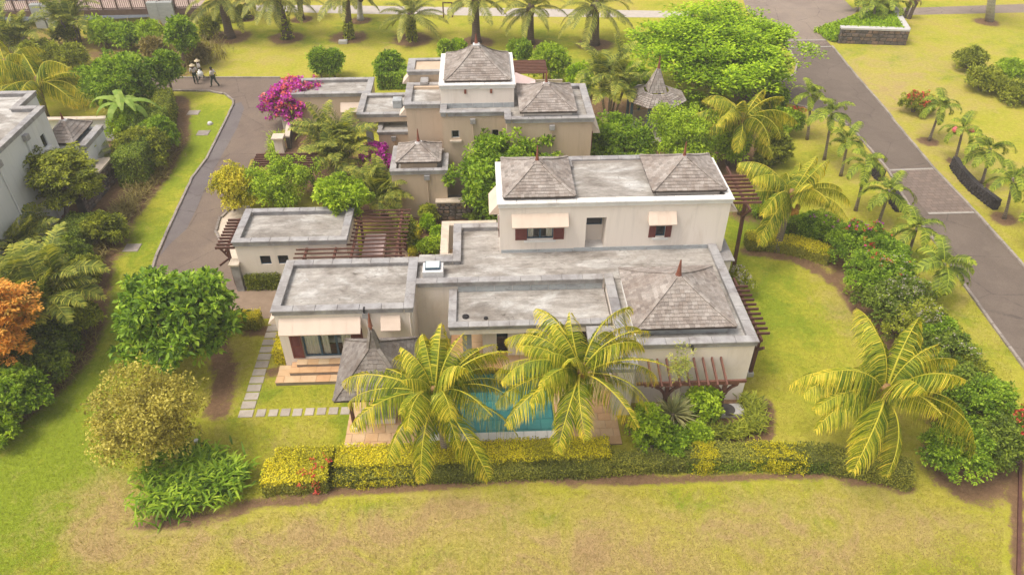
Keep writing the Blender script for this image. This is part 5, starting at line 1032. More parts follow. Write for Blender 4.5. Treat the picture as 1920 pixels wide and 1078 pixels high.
def tree(name, label, cat, box, base, mat, seed, k=26, m=7, per=26, L=.2, Wd=.09, lr=.34, cr=.3, mode='out', tr=.14, group=None, bark='trunk', fold=.25, jit=.35, flat=1.0, droop=.15, extra=None, Y=None, cover=None):
    rng = np.random.default_rng(seed); b = at(*base); Y = b[1] if Y is None else Y
    c, rad, ds = box_geom(box, Y); rad = (rad[0], rad[1], rad[2] * flat)
    if c[2] - rad[2] < 0.15: c[2] = max(c[2], rad[2] * .8)
    o = wthing(name, label, cat, b, group); k = int(k * 1.7); per = int(per * 1.7); L, Wd = L * .98, Wd * 1.05; lob = lobes(rng, c, (rad[0] * .81, rad[1] * .81, rad[2] * .81), k, jit, False); lob[:, 2] = np.maximum(lob[:, 2], .25)
    R_ = max(rad) * lr * rng.uniform(.5, 1.3, k); C = np.concatenate([l + rnd_dirs(rng, m, .3) * np.array([1, 1, .75]) * q for l, q in zip(lob, R_)]); C[:, 2] = np.maximum(C[:, 2], .12)
    P, D, Nn, LL, WW, T = clump_leaves(rng, C, cr, per, L, Wd, mode); P[:, 2] = np.maximum(P[:, 2], .05)
    me = leaf_mesh('crown', P, D, Nn, LL, WW, T, M[mat], fold, droop); ob_ = bpy.data.objects.new('crown', me); link(ob_, o); ob_.location = [-v for v in o.location]
    if extra:
        for (nm, mt, n, l, w) in extra:
            i = rng.choice(len(P), n, replace=False); k_ = 5; PP = np.repeat(P[i] + (P[i] - c) * .08 + [0, 0, .04], k_, 0); me = leaf_mesh(nm, PP + rng.normal(0, l * .3, PP.shape), rnd_dirs(rng, n * k_, .5), rnd_dirs(rng, n * k_, 1), l * rng.uniform(.7, 1.3, n * k_), w, rng.uniform(0, 1, n * k_), M[mt]); e = bpy.data.objects.new(nm, me); link(e, o); e.location = [-v for v in o.location]
    tp = (c[0] * .55 + b[0] * .45, c[1] * .55 + b[1] * .45, max(.25, c[2] - rad[2] * .55)); trunk_limbs(o, rng, b, tp, tr, lob, bark)
    return o
def shrub(name, label, cat, box, mat, seed, k=16, m=6, per=22, L=.13, Wd=.065, lr=.36, cr=.2, mode='out', group=None, extra=None, fold=.25, droop=.12, depth=1.0, jit=.25):
    """shrub standing on the ground: outline box, its foot on the lower edge"""
    x0, y0, x1, y1 = box; g = at((x0 + x1) / 2, y1); ds = dist_at(g); rx = (x1 - x0) / 2 * ds / FPX; ry = rx * depth * .9; Yc = g[1] + ry * .75
    top = onY((x0 + x1) / 2, y0, Yc + ry * .35); h = max(.35, top[2]); k = int(k * 1.6); per = int(per * 1.6); L, Wd = L * .95, Wd * 1.1; c = np.array([onY((x0 + x1) / 2, (y0 + y1) / 2, Yc)[0], Yc, h * .42]); rad = (rx, ry, h * .58)
    rng = np.random.default_rng(seed); o = wthing(name, label, cat, (c[0], c[1], 0), group)
    lob = lobes(rng, c, (rad[0] * .8, rad[1] * .8, rad[2] * .8), k, jit); lob[:, 2] = np.maximum(lob[:, 2], .12); R_ = np.minimum(max(rad) * lr, .9) * rng.uniform(.7, 1.2, k)
    C = np.concatenate([l + rnd_dirs(rng, m, .3) * np.array([1, 1, .7]) * q for l, q in zip(lob, R_)]); C[:, 2] = np.clip(C[:, 2], .08, None)
    P, D, Nn, LL, WW, T = clump_leaves(rng, C, cr, per, L, Wd, mode); P[:, 2] = np.maximum(P[:, 2], .03)
    me = leaf_mesh('foliage', P, D, Nn, LL, WW, T, M[mat], fold, droop); f = bpy.data.objects.new('foliage', me); link(f, o); f.location = [-v for v in o.location]
    if extra:
        for (nm, mt, n, l, w) in extra:
            up = np.argsort(-(P[:, 2] + rng.uniform(0, h * .9, len(P)) - P[:, 1] * .15))[:n * 3]; i = rng.choice(up, n, replace=False); k_ = 5; PP = np.repeat(P[i] + unit(P[i] - c) * .07, k_, 0)
            me = leaf_mesh(nm, PP + rng.normal(0, l * .35, PP.shape), rnd_dirs(rng, n * k_, .5), rnd_dirs(rng, n * k_, 1), l * rng.uniform(.7, 1.3, n * k_), w, rng.uniform(0, 1, n * k_), M[mt]); e = bpy.data.objects.new(nm, me); link(e, o); e.location = [-v for v in o.location]
    mb = MB(); r_ = random.Random(seed)
    for i in range(6):
        a = r_.uniform(0, 6.28); q = .25 * rx; mb.tube([(c[0] + q * .3 * math.cos(a), c[1] + q * .3 * math.sin(a), 0), (c[0] + rx * .5 * math.cos(a), c[1] + ry * .5 * math.sin(a), h * .6)], [.03, .012], 5)
    mb.obj('stems', M['trunk'], o); return o
def hedge(label, pts, width, h, mat, seed, dens=330, L=.075, Wd=.055, group=None, side_mat=None, z0=0.0, extra=None, wob=.05):
    """clipped hedge along a line of ground points: twiggy body, a skin of leaves over the top and the sides"""
    dens = dens * 2.0; rng = np.random.default_rng(seed); P0 = [np.asarray(p, float)[:2] for p in pts]; o = wthing('hedge', label, 'hedge', (*P0[0], 0), group)
    mb = MB(); Ps, Ns, Ss = [], [], []
    for a, b in zip(P0[:-1], P0[1:]):
        L_ = np.linalg.norm(b - a); u = (b - a) / L_; n = np.array([-u[1], u[0]]); w = width / 2 - .07
        q = [a + n * w, a - n * w, b - n * w, b + n * w]; z1 = h - .07
        mb.poly([(*q[0], z1), (*q[1], z1), (*q[2], z1), (*q[3], z1)])
        for i in range(4): mb.poly([(*q[i], z0), (*q[(i + 1) % 4], z0), (*q[(i + 1) % 4], z1), (*q[i], z1)])
        nt_ = int(L_ * width * dens); s = rng.uniform(-.05, L_ + .05, nt_); v = rng.uniform(-width / 2, width / 2, nt_); Ps.append(np.column_stack([a[0] + u[0] * s + n[0] * v, a[1] + u[1] * s + n[1] * v, np.full(nt_, h)])); Ns.append(np.tile([0, 0, 1.], (nt_, 1))); Ss.append(np.zeros(nt_))
        for sg in (-1, 1):
            k = int(L_ * (h - z0) * dens * (.9 if sg < 0 else .45)); s = rng.uniform(-.05, L_ + .05, k); z = rng.uniform(z0, h, k); Ps.append(np.column_stack([a[0] + u[0] * s + n[0] * sg * width / 2, a[1] + u[1] * s + n[1] * sg * width / 2, z])); Ns.append(np.tile([n[0] * sg, n[1] * sg, .15], (k, 1))); Ss.append(np.ones(k))
    for e, u_, s_ in ((P0[0], P0[1] - P0[0], -1), (P0[-1], P0[-1] - P0[-2], 1)):
        u = u_ / np.linalg.norm(u_); n = np.array([-u[1], u[0]]); k = int(width * (h - z0) * dens); v = rng.uniform(-width / 2, width / 2, k); Ps.append(np.column_stack([e[0] + n[0] * v, e[1] + n[1] * v, rng.uniform(z0, h, k)])); Ns.append(np.tile([u[0] * s_, u[1] * s_, .15], (k, 1))); Ss.append(np.ones(k))
    mb.obj('twigs', M['hedge_body' if mat == 'yellow' else 'hedge_body_green'], o)
    P, Nn, S = np.concatenate(Ps), np.concatenate(Ns), np.concatenate(Ss); n = len(P)
    wv = np.sin(P[:, 0] * 2.1 + seed) * np.sin(P[:, 1] * 1.7 + P[:, 0] * .6) * wob + np.sin(P[:, 0] * 5.3) * wob * .5
    P = P + Nn * (wv + rng.normal(0, .035, n) + np.where(rng.uniform(0, 1, n) < .035, rng.uniform(.04, .14, n), 0))[:, None]; P[:, 2] = np.maximum(P[:, 2], .03)
    T = np.clip(.5 + rng.normal(0, .28, n) + .25 * np.sin(P[:, 0] * 1.3 + P[:, 1]), 0, 1)
    def add(nm, sel, mt):
        k = int(sel.sum())
        if not k: return
        me = leaf_mesh(nm, P[sel], unit(rnd_dirs(rng, k) + Nn[sel] * .15), unit(Nn[sel] * 1.8 + rnd_dirs(rng, k) * .5), L * rng.uniform(.7, 1.4, k), Wd * rng.uniform(.8, 1.3, k), T[sel], M[mt]); e = bpy.data.objects.new(nm, me); link(e, o); e.location = [-v for v in o.location]
    if side_mat:
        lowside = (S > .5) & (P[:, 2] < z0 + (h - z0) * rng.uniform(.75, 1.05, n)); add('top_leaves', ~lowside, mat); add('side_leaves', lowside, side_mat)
    else: add('leaves', np.ones(n, bool), mat)
    if extra:
        for (nm, mt, cnt, l, x0, x1) in extra:
            sel = np.where((P[:, 0] > x0) & (P[:, 0] < x1) & ((S < .5) | (Nn[:, 1] < -.5)))[0]; wt = np.exp(-((P[sel, 0] - (x0 + x1) / 2) / (.36 * (x1 - x0))) ** 2) * (.35 + np.abs(np.sin(P[sel, 0] * 3.1 + P[sel, 1] * 4))); i = rng.choice(sel, min(cnt, len(sel)), replace=False, p=wt / wt.sum()); PP = np.repeat(P[i] + Nn[i] * .06, 6, 0); k = len(PP); me = leaf_mesh(nm, PP + rng.normal(0, l * .4, PP.shape), rnd_dirs(rng, k, .5), rnd_dirs(rng, k, 1), l * rng.uniform(.7, 1.3, k), l * .6, rng.uniform(0, 1, k), M[mt]); e = bpy.data.objects.new(nm, me); link(e, o); e.location = [-v for v in o.location]
    return o
# palms
def frond_mesh(name, rng, length, e0, bend, npair, ll, lw, hang, vee, mat, segs=14, tipf=.35, twist=0.0, rib=.028):
    """one feather leaf: midrib rising at angle e0 and bending over by `bend`, two rows of drooping leaflets"""
    ts = np.linspace(0, 1, segs + 1); pts = [np.zeros(3)]; side_sw = rng.uniform(-.12, .12)
    for i in range(segs):
        e = e0 - bend * (ts[i] ** 1.3); yaw = side_sw * ts[i]; pts.append(pts[-1] + np.array([math.cos(e) * math.cos(yaw), math.cos(e) * math.sin(yaw), math.sin(e)]) * length / segs)
    pts = np.array(pts); V, F, T = [], [], []
    for i in range(segs):                                               # midrib: thin three-sided strip
        d = unit(pts[i + 1] - pts[i]); s = unit(np.cross(d, [0, 0, 1.])); u = np.cross(s, d); r0, r1 = rib * (1 - ts[i]) + .006, rib * (1 - ts[i + 1]) + .006; n = len(V)
        V += [pts[i] + s * r0, pts[i] - s * r0, pts[i] + u * r0 * .8, pts[i + 1] + s * r1, pts[i + 1] - s * r1, pts[i + 1] + u * r1 * .8]
        for q in ((0, 3, 5, 2), (2, 5, 4, 1)): F += [(n + q[0], n + q[1], n + q[2]), (n + q[0], n + q[2], n + q[3])]; T += [.72, .72]
    for j in range(npair):
        t = .1 + .88 * (j + .5) / npair; x = t * segs; i = min(int(x), segs - 1); f = x - i; p = pts[i] * (1 - f) + pts[i + 1] * f; d = unit(pts[i + 1] - pts[i]); s = unit(np.cross(d, [0, 0, 1.])); u = np.cross(s, d)
        l = ll * (math.sin(math.pi * min(.999, .22 + .74 * t)) ** .6) * (1 if t < .8 else 1 - (t - .8) * (1 - tipf) * 5 * .6)
        for sg in (-1, 1):
            lj = l * rng.uniform(.72, 1.15); a = .62 - .25 * t + rng.uniform(-.08, .08); dr = unit(d * math.cos(math.pi / 2 - a) * 1.0 + s * sg * math.cos(a) + u * (vee + rng.uniform(-.12, .12)))
            q0 = p; g = np.array([0, 0, -1.]); d1 = unit(dr + g * hang * .35); d2 = unit(dr + g * hang); d3 = unit(dr * .7 + g * hang * 1.7); q1 = q0 + d1 * lj * .35; q2 = q1 + d2 * lj * .35; q3 = q2 + d3 * lj * .3
            wv = unit(np.cross(d1, u) * .8 + d * .6) * lw / 2; n = len(V); tv = np.clip(.16 + .5 * t ** 2 + rng.normal(0, .3), 0, 1)
            V += [q0 - wv * .5, q0 + wv * .5, q1 - wv, q1 + wv, q2 - wv * .8, q2 + wv * .8, q3]
            F += [(n, n + 2, n + 3), (n, n + 3, n + 1), (n + 2, n + 4, n + 5), (n + 2, n + 5, n + 3), (n + 4, n + 6, n + 5)]; T += [tv, tv, tv, min(1, tv + .08), min(1, tv + .28)]
    return tri_mesh(name, np.array(V), np.array(F), np.array(T), mat)
_fr = {}
def fronds_of(kind):
    if kind in _fr: return _fr[kind]
    rng = np.random.default_rng(sum(map(ord, kind))); out = []
    if kind == 'coco':
        for e0, bd, Lg in ((78, 70, 3.0), (62, 95, 3.6), (46, 105, 3.9), (30, 100, 4.0), (14, 85, 4.0), (0, 72, 3.8), (-16, 58, 3.4)):
            out.append([frond_mesh('frond', rng, Lg, R(e0), R(bd), 88, 1.1, .037, rng.uniform(1.2, 2.0), -.18, M['coco'], rib=.035) for _ in range(3)])
    elif kind == 'date':
        for e0, bd, Lg in ((82, 70, 3.2), (60, 85, 3.5), (38, 85, 3.6), (15, 80, 3.5), (-8, 60, 3.3)):
            out.append([frond_mesh('frond', rng, Lg, R(e0), R(bd), 60, .6, .055, .5, .25, M['date'], 12, rib=.04) for _ in range(2)])
    elif kind == 'royal':
        for e0, bd, Lg in ((75, 110, 1.6), (52, 150, 1.75), (30, 145, 1.75), (8, 115, 1.6)):
            out.append([frond_mesh('frond', rng, Lg, R(e0), R(bd), 46, .42, .05, .55, .3, M['royal'], 10, rib=.02) for _ in range(2)])
    elif kind == 'areca':
        for e0, bd, Lg in ((84, 50, 2.3), (70, 90, 2.5), (55, 105, 2.5), (38, 105, 2.3)):
            out.append([frond_mesh('frond', rng, Lg, R(e0), R(bd), 36, .62, .06, .4, .3, M['areca'], 12, rib=.022) for _ in range(2)])
    _fr[kind] = out; return out
def palm(name, label, kind, base, crown, nf, seed, group=None, tr=.16, trunk='palm_trunk', scale=1.0, fruit=0, dY=0.0, elev=None, az0=None, flare=1.35, extra=()):
    """single-stem palm from its foot and its crown point"""
    rng = random.Random(seed); b = at(*base) if len(base) == 2 else np.array(base, float); t = onY(crown[0], crown[1], b[1] + dY); o = empty(name, label, 'palm tree', b, 0, group)
    top = Vector((t[0] - b[0], t[1] - b[1], t[2])); mb = MB(); n = 9; pts, rad = [], []
    for i in range(n + 1):
        s = i / n; pts.append(Vector((top.x * s ** 1.3, top.y * s ** 1.3, top.z * s))); rad.append(tr * (flare - (flare - 1) * min(1, s * 5)) * (1 - .25 * s))
    mb.tube(pts, rad, 10); mb.obj('trunk', M[trunk], o, True)
    fam = fronds_of(kind); L = len(fam); ga = 2.39996; a0 = rng.uniform(0, 6.28) if az0 is None else az0
    for i in range(nf):
        s = (i + .5) / nf; cl = min(L - 1, int(s ** .8 * L)) if elev is None else min(L - 1, elev[i % len(elev)]); me = fam[cl][rng.randrange(len(fam[cl]))]; sc = scale * rng.uniform(.78, 1.1)
        off = top + Vector((0, 0, -.25 * s * scale)); az = a0 + i * ga + rng.uniform(-.35, .35); inst(me, 'frond', o, off + Vector((math.cos(az), math.sin(az), 0)) * tr * .5, (rng.uniform(-.3, .3), rng.uniform(-.12, .12), az), (sc, sc, sc))
    for (azd, cl) in extra: inst(fam[cl][rng.randrange(len(fam[cl]))], 'frond', o, top + Vector((0, 0, -.1)), (rng.uniform(-.2, .2), 0, R(azd)), (scale, scale, scale))
    if kind == 'coco':
        mb = MB(); mb.lathe((top.x, top.y, top.z - .55), [(tr * .9, 0), (tr * 1.35, .25), (tr * 1.3, .55), (tr * .7, .9)], 10); mb.obj('crown_shaft', M['fibre'], o, True)
    if kind == 'date':
        mb = MB(); mb.lathe((top.x, top.y, top.z - .9), [(tr * .85, 0), (tr * 1.25, .45), (tr * 1.2, .8), (tr * .6, 1.15)], 10); mb.obj('crown_shaft', M['date_trunk'], o, True)
    for k in range(fruit):
        a = rng.uniform(0, 6.28) if k % 2 else rng.uniform(3.6, 5.6); mb = MB(); r = .15 * scale; cz = top.z - .55 - rng.uniform(0, .45); cr_ = rng.uniform(.25, .6); cx, cy = top.x + cr_ * math.cos(a), top.y + cr_ * math.sin(a)
        mb.lathe((cx, cy, cz), [(r * .3, -r), (r * .85, -r * .6), (r, 0), (r * .8, r * .65), (r * .25, r)], 8, rng.random()); mb.obj('coconut', M['coconut'], o, True)
    return o
def cane_palm(label, foot, nst, seed, h=2.0, spread=.6, scale=1.0, per=5, group='clumping cane palms'):
    rng = random.Random(seed); b = at(*foot) if len(foot) == 2 else np.array(foot, float); o = empty('cane_palm', label, 'palm tree', b, 0, group); fam = fronds_of('areca')
    for k in range(nst):
        a = 6.283 * k / nst + rng.uniform(-.4, .4); r = spread * rng.uniform(.2, 1); hh = h * rng.uniform(.55, 1.1); bx, by = .35 * r * math.cos(a), .35 * r * math.sin(a); tx, ty = 1.1 * r * math.cos(a), 1.1 * r * math.sin(a)
        mb = MB(); mb.tube([(bx, by, 0), ((bx + tx) / 2, (by + ty) / 2, hh * .55), (tx, ty, hh)], [.07, .055, .045], 6); mb.obj('stem', M['palm_trunk'], o, True)
        for j in range(per):
            cl = min(3, int(j / per * 4)); az = (a + rng.uniform(-1.2, 1.2)) if j else rng.uniform(0, 6.28); az = az if j % 2 == 0 else rng.uniform(0, 6.28); sc = scale * rng.uniform(.8, 1.15); inst(fam[cl][rng.randrange(2)], 'frond', o, (tx, ty, hh), (rng.uniform(-.15, .15), rng.uniform(-.15, .15), az), (sc, sc, sc))
    return o
def blades(rng, n, C, L, W, e0, mat, name, spread=.1, bend=.6, az=None):
    """strap leaves arching from points C: three-segment ribbons"""
    az = rng.uniform(0, 2 * np.pi, n) if az is None else az; e = np.clip(rng.normal(e0, .25, n), .05, 1.5); L = L * rng.uniform(.65, 1.2, n); h = np.column_stack([np.cos(az), np.sin(az), np.zeros(n)]); s = np.column_stack([-np.sin(az), np.cos(az), np.zeros(n)])
    pts = [C + rng.normal(0, spread, (n, 3)) * [1, 1, 0]]; ee = e.copy()
    for k in range(3): pts.append(pts[-1] + (h * np.cos(ee)[:, None] + np.array([0, 0, 1.]) * np.sin(ee)[:, None]) * (L / 3)[:, None]); ee = ee - bend * rng.uniform(.5, 1.4, n)
    ws = [.5, 1, .75]; V = np.empty((n, 7, 3))
    for k in range(3): V[:, 2 * k] = pts[k] - s * W * ws[k] / 2; V[:, 2 * k + 1] = pts[k] + s * W * ws[k] / 2
    V[:, 6] = pts[3]; V[:, :, 2] = np.maximum(V[:, :, 2], .02); b = (np.arange(n) * 7)[:, None]; F = np.concatenate([b + np.array([q]) for q in ((0, 1, 3), (0, 3, 2), (2, 3, 5), (2, 5, 4), (4, 5, 6))], 1).reshape(-1, 3)
    t = np.clip(rng.normal(.5, .25, n), 0, 1); T = np.stack([t * .6, t * .6, t, t, np.minimum(1, t * 1.3)], 1).ravel(); return tri_mesh(name, V.reshape(-1, 3), F, T, M[mat])

# ------------------------------------------------------------------ hedges
HG = 'clipped hedges round the villa garden'
g = lambda x, y: at(x, y)
fy = g(900, 905)[1]
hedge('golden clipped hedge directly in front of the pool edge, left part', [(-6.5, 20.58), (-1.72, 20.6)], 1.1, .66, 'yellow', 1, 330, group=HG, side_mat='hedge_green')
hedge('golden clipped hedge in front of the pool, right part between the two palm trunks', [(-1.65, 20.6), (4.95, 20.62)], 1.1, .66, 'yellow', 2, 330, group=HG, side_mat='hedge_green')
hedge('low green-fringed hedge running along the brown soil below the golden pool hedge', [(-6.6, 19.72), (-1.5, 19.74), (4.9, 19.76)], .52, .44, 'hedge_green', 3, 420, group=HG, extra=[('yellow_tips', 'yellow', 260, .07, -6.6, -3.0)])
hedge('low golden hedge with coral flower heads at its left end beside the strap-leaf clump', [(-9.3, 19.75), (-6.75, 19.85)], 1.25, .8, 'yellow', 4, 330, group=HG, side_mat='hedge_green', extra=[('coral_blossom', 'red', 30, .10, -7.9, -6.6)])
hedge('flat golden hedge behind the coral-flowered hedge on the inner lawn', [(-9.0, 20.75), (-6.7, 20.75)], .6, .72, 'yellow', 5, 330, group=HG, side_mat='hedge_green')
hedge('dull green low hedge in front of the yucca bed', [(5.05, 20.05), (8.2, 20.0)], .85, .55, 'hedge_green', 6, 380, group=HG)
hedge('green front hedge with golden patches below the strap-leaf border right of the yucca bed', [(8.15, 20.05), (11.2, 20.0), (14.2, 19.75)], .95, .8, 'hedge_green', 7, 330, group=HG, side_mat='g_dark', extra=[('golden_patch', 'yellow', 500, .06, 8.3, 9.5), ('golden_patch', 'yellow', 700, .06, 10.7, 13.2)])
hedge('dark green front hedge under the right-hand coconut palm', [(14.2, 19.72), (16.1, 19.2), (17.2, 18.75)], 1.0, .85, 'hedge_green', 8, 330, group=HG)
hedge('small golden hedge block against left corner of the bedroom wing', [(-10.2, 26.95), (-10.2, 29.3)], .5, .85, 'yellow', 9, 400, group=HG)
hedge('short golden hedge block on the paved yard beside the big round tree', [g(438, 612), g(490, 610)], .7, .8, 'yellow', 10, 380, group=HG, side_mat='hedge_green')
hedge('small dark green hedge under the two square garage windows', [g(468, 537), g(530, 534)], .8, 1.0, 'g_olive', 11, 420, group=HG)
hedge('curved golden-topped hedge at the far end of the right lawn by the tall palm', [g(1398, 462), g(1440, 463), g(1495, 473), g(1552, 490)], .95, .8, 'yellow', 12, 300, group=HG, side_mat='hedge_green')
hedge('low green hedge behind the curved golden hedge', [g(1470, 430), g(1560, 437)], 1.3, .9, 'g_bright', 13, 260, group=HG)
hedge('narrow bright golden border plant strip between dining pergola and courtyard wall', [g(773, 480), g(776, 450), g(783, 430)], .45, .35, 'yellow', 14, 420, group=HG)
hedge('dark green hedge behind the flat roofs of the tan villa', [g(712, 162), g(775, 160)], 1.6, 1.3, 'g_mid', 15, 130, .16, .1, group=HG)
hedge('dark clipped hedge along the left side of bright left lawn', [g(318, 208), g(312, 250)], 1.2, 1.8, 'g_olive', 16, 160, .14, .09, group=HG)
hedge('tall dark hedge below the banana plant in front of the rubble wall', [g(304, 256), g(278, 310), g(254, 350)], 1.7, 2.2, 'g_dark', 17, 150, .15, .1, group=HG)
hedge('dark hedge in the shade below the layered tree at the pale house', [g(170, 440), g(120, 500)], 1.6, 1.5, 'g_dark', 18, 170, .14, .09, group=HG)

# ------------------------------------------------------------------ coconut palms
CG = 'yellow coconut palms round the villa'
palm('coconut_palm', 'coconut palm with orange coconuts in front of the small pool pavilion', 'coco', (-1.95, 20.9, 0), (815, 738), 27, 3, CG, .19, fruit=12, elev=[0, 1, 2, 3, 1, 4, 2, 0, 3, 5, 1, 2, 4, 3, 0, 2, 4, 1, 3], scale=1.04, extra=((8, 3), (28, 2), (-18, 4), (48, 3), (180, 3), (92, 0)))
palm('coconut_palm', 'coconut palm with thin ringed trunk standing in the golden hedge right of the pool', 'coco', (2.75, 20.9, 0), (1088, 694), 25, 8, CG, .16, fruit=8, elev=[0, 2, 1, 3, 4, 1, 2, 0, 3, 4, 1, 5, 2, 3, 0, 4, 2], scale=1.0, extra=((172, 3), (150, 2), (192, 4), (210, 4), (125, 1), (10, 4), (35, 3)))
palm('coconut_palm', 'coconut palm alone on the right lawn above the dark hedge, its fronds drooping over it', 'coco', (1618, 845), (1660, 734), 27, 14, CG, .2, elev=[0, 1, 3, 2, 4, 1, 3, 0, 5, 2, 4, 1, 3, 4, 2, 0, 5, 3, 1], scale=1.12)
palm('coconut_palm', 'tall coconut palm with orange coconuts behind the upper right corner of the villa', 'coco', (1456, 470), (1484, 366), 22, 21, CG, .2, fruit=22, elev=[0, 1, 2, 3, 4, 2, 3, 1, 1, 4, 3, 2, 0, 4, 3, 3, 4, 2])
palm('coconut_palm', 'coconut palm rising from the shrubs right of the gazebo', 'coco', (1392, 318), (1392, 222), 22, 27, CG, .2, elev=[0, 1, 2, 3, 4, 2, 3, 5, 1, 4, 3, 2, 5, 4, 3, 4, 5])
palm('coconut_palm', 'coconut palm with long golden fronds above the pale house and its outbuilding', 'coco', (88, 222), (72, 152), 17, 33, CG, .22, elev=[0, 1, 2, 3, 4, 2, 3, 5, 1, 4, 3, 2, 5, 4, 3, 4, 5], scale=1.35)
palm('coconut_palm', 'young coconut palm at the upper left edge beyond the golden-fronded one', 'coco', (20, 190), (10, 120), 14, 35, CG, .2, scale=1.1)
# ------------------------------------------------------------------ date palms of the back lawn
DG = 'row of date palms on the back lawn'
DS = 1.22
for k, (b, c, n, sc, lab) in enumerate((((432, 71), (412, -8), 26, 1.0, 'date palm with dark leaning trunk at left end of the back lawn row'), ((540, 72), (515, -12), 26, 1.0, 'date palm with creeper on its leaning trunk, second from left in the row'), ((655, 71), (648, -18), 26, 1.0, 'date palm with thick trunk between the creeper-clad palm and the short young palm'),
        ((773, 74), (770, 28), 24, .85, 'short young date palm with creeper at its foot in the row'), ((893, 80), (891, -8), 26, 1.0, 'date palm directly behind the big shingle roof of the tan villa'), ((995, 82), (995, 12), 26, .95, 'date palm with slim trunk second from the right in the row'), ((1115, 84), (1117, 8), 28, 1.05, 'date palm rightmost in the row beside the large lime-green tree'))):
    palm('date_palm', lab, 'date', b, c, n, 50 + k, DG, .42 if k not in (3, 5) else .34, 'date_trunk', sc * DS)
for k, (b, c, lab) in enumerate((((466, 35), (462, -8), 'far date palm behind the leftmost one, beside the pale path'), ((566, 37), (560, -6), 'far date palm with yellow fronds beside the pale path behind the second palm'), ((676, 38), (674, -14), 'far palm with plain grey trunk standing on the pale path edge'))):
    palm('date_palm', lab, 'date', b, c, 18, 60 + k, 'far palms beyond the row', .3, 'date_trunk' if k < 2 else 'grey_trunk', .85)
# creepers on trunks
for k, (px, py, w, h, lab) in enumerate(((540, 74, 1.0, 5.2, 'green creeper climbing the second date palm trunk'), (773, 78, .8, 2.2, 'green creeper round the foot of the short young date palm'), (655, 73, .8, 1.6, 'green creeper at the foot of the third date palm'))):
    b = at(px, py); rng_ = np.random.default_rng(70 + k); n = 420; tt = rng_.uniform(0, 1, n); th = rng_.uniform(0, 6.28, n); lean = (onY((515, 770, 648)[k], (-12, 28, -18)[k], b[1]) - b); lz_ = max(lean[2], .1)
    P = np.column_stack([b[0] + lean[0] * (tt * h / lz_) ** 1.3 + np.cos(th) * .5 * w * (1.1 - tt * .4), b[1] + np.sin(th) * .5 * w, tt * h + .05]); me = leaf_mesh('creeper_leaves', P, rnd_dirs(rng_, n), rnd_dirs(rng_, n, .5), .28, .2, rng_.uniform(0, 1, n), M['g_olive']); tag(link(bpy.data.objects.new('trunk_creeper', me)), lab, 'creeper', 'creepers on the date palm trunks')
# ------------------------------------------------------------------ small palms along the road
RG = 'small green palms lining the road'
L_ = [((1513, 262), (1520, 175)), ((1545, 300), (1560, 208)), ((1576, 330), (1590, 262)), ((1604, 395), (1626, 300)), ((1646, 422), (1668, 356)), ((1700, 485), (1720, 424)), ((1752, 560), (1772, 494))]
nm_ = ['where the side street joins', 'just below the side street corner', 'beside the upper threshold line', 'over the upper part of paver band', 'beside the lower dark retaining wall', 'next to the lower threshold line', 'behind the flowering border shrubs, nearest one']
for k, ((b, c), s) in enumerate(zip(L_, nm_)): palm('road_palm', 'small green palm, left road verge, ' + s, 'royal', b, c, 12, 80 + k, RG, .1, 'palm_trunk', (1.05, 1.15, 1.0, 1.1, 1.2, 1.1, 1.2)[k])
R_l = [((1742, 264), (1766, 196)), ((1790, 301), (1806, 240)), ((1840, 345), (1857, 278)), ((1882, 410), (1900, 334)), ((1960, 470), (1975, 395))]
nm_ = ['beside the coral hedge', 'with reddish fruit, above the curved wall', 'behind the middle of the curved wall', 'at the lower end of the curved wall', 'cut by the right edge']
for k, ((b, c), s) in enumerate(zip(R_l, nm_)): palm('road_palm', 'small green palm, right road verge, ' + s, 'royal', b, c, 12, 90 + k, RG, .1, 'palm_trunk', (1.15, 1.0, 1.2, 1.1, 1.15)[k])
for k, (px, py) in enumerate(((1792, 243), (1822, 246))):
    p = onY(px, py, at(1790, 301)[1] - .3); mb = MB(); mb.lathe((p[0], p[1], p[2]), [(.06, -.22), (.2, -.1), (.22, .05), (.1, .2)], 8, .6); tag(mb.obj('fruit_cluster', M['coral']), 'reddish fruit cluster hanging ' + ('left' if k == 0 else 'right') + ' under the second palm of the right verge', 'fruit', 'fruit clusters of the road palm')
# island palms
IG = 'palms in the stone planter island'
for k, (b, c, s) in enumerate((((1637, 50), (1640, 4), 'left one with the straightest trunk'), ((1658, 38), (1662, -2), 'middle one farthest back'), ((1668, 50), (1676, 6), 'right one with leaning trunk'), ((1606, 22), (1612, -14), 'beyond its far tip'))): palm('island_palm', 'slim palm in the stone planter island, ' + s, 'royal', b, c, 11, 100 + k, IG, .13, 'palm_trunk', 1.35)
b = at(1855, 40); pole = wthing('royal_palm_trunk', 'pale grey royal palm trunk cut by the top edge at upper right', 'palm tree', b); t = onY(1866, -60, b[1]); mb = MB(); mb.tube([tuple(b), tuple((b + t) / 2), tuple(t)], [.42, .34, .3], 12); mb.obj('trunk', M['grey_trunk'], pole, True)
fam = fronds_of('date')
for k in range(12): winst(fam[1 + k % 4][k % 2], 'frond', pole, t, (0, 0, k * 2.4), (1.1, 1.1, 1.1))
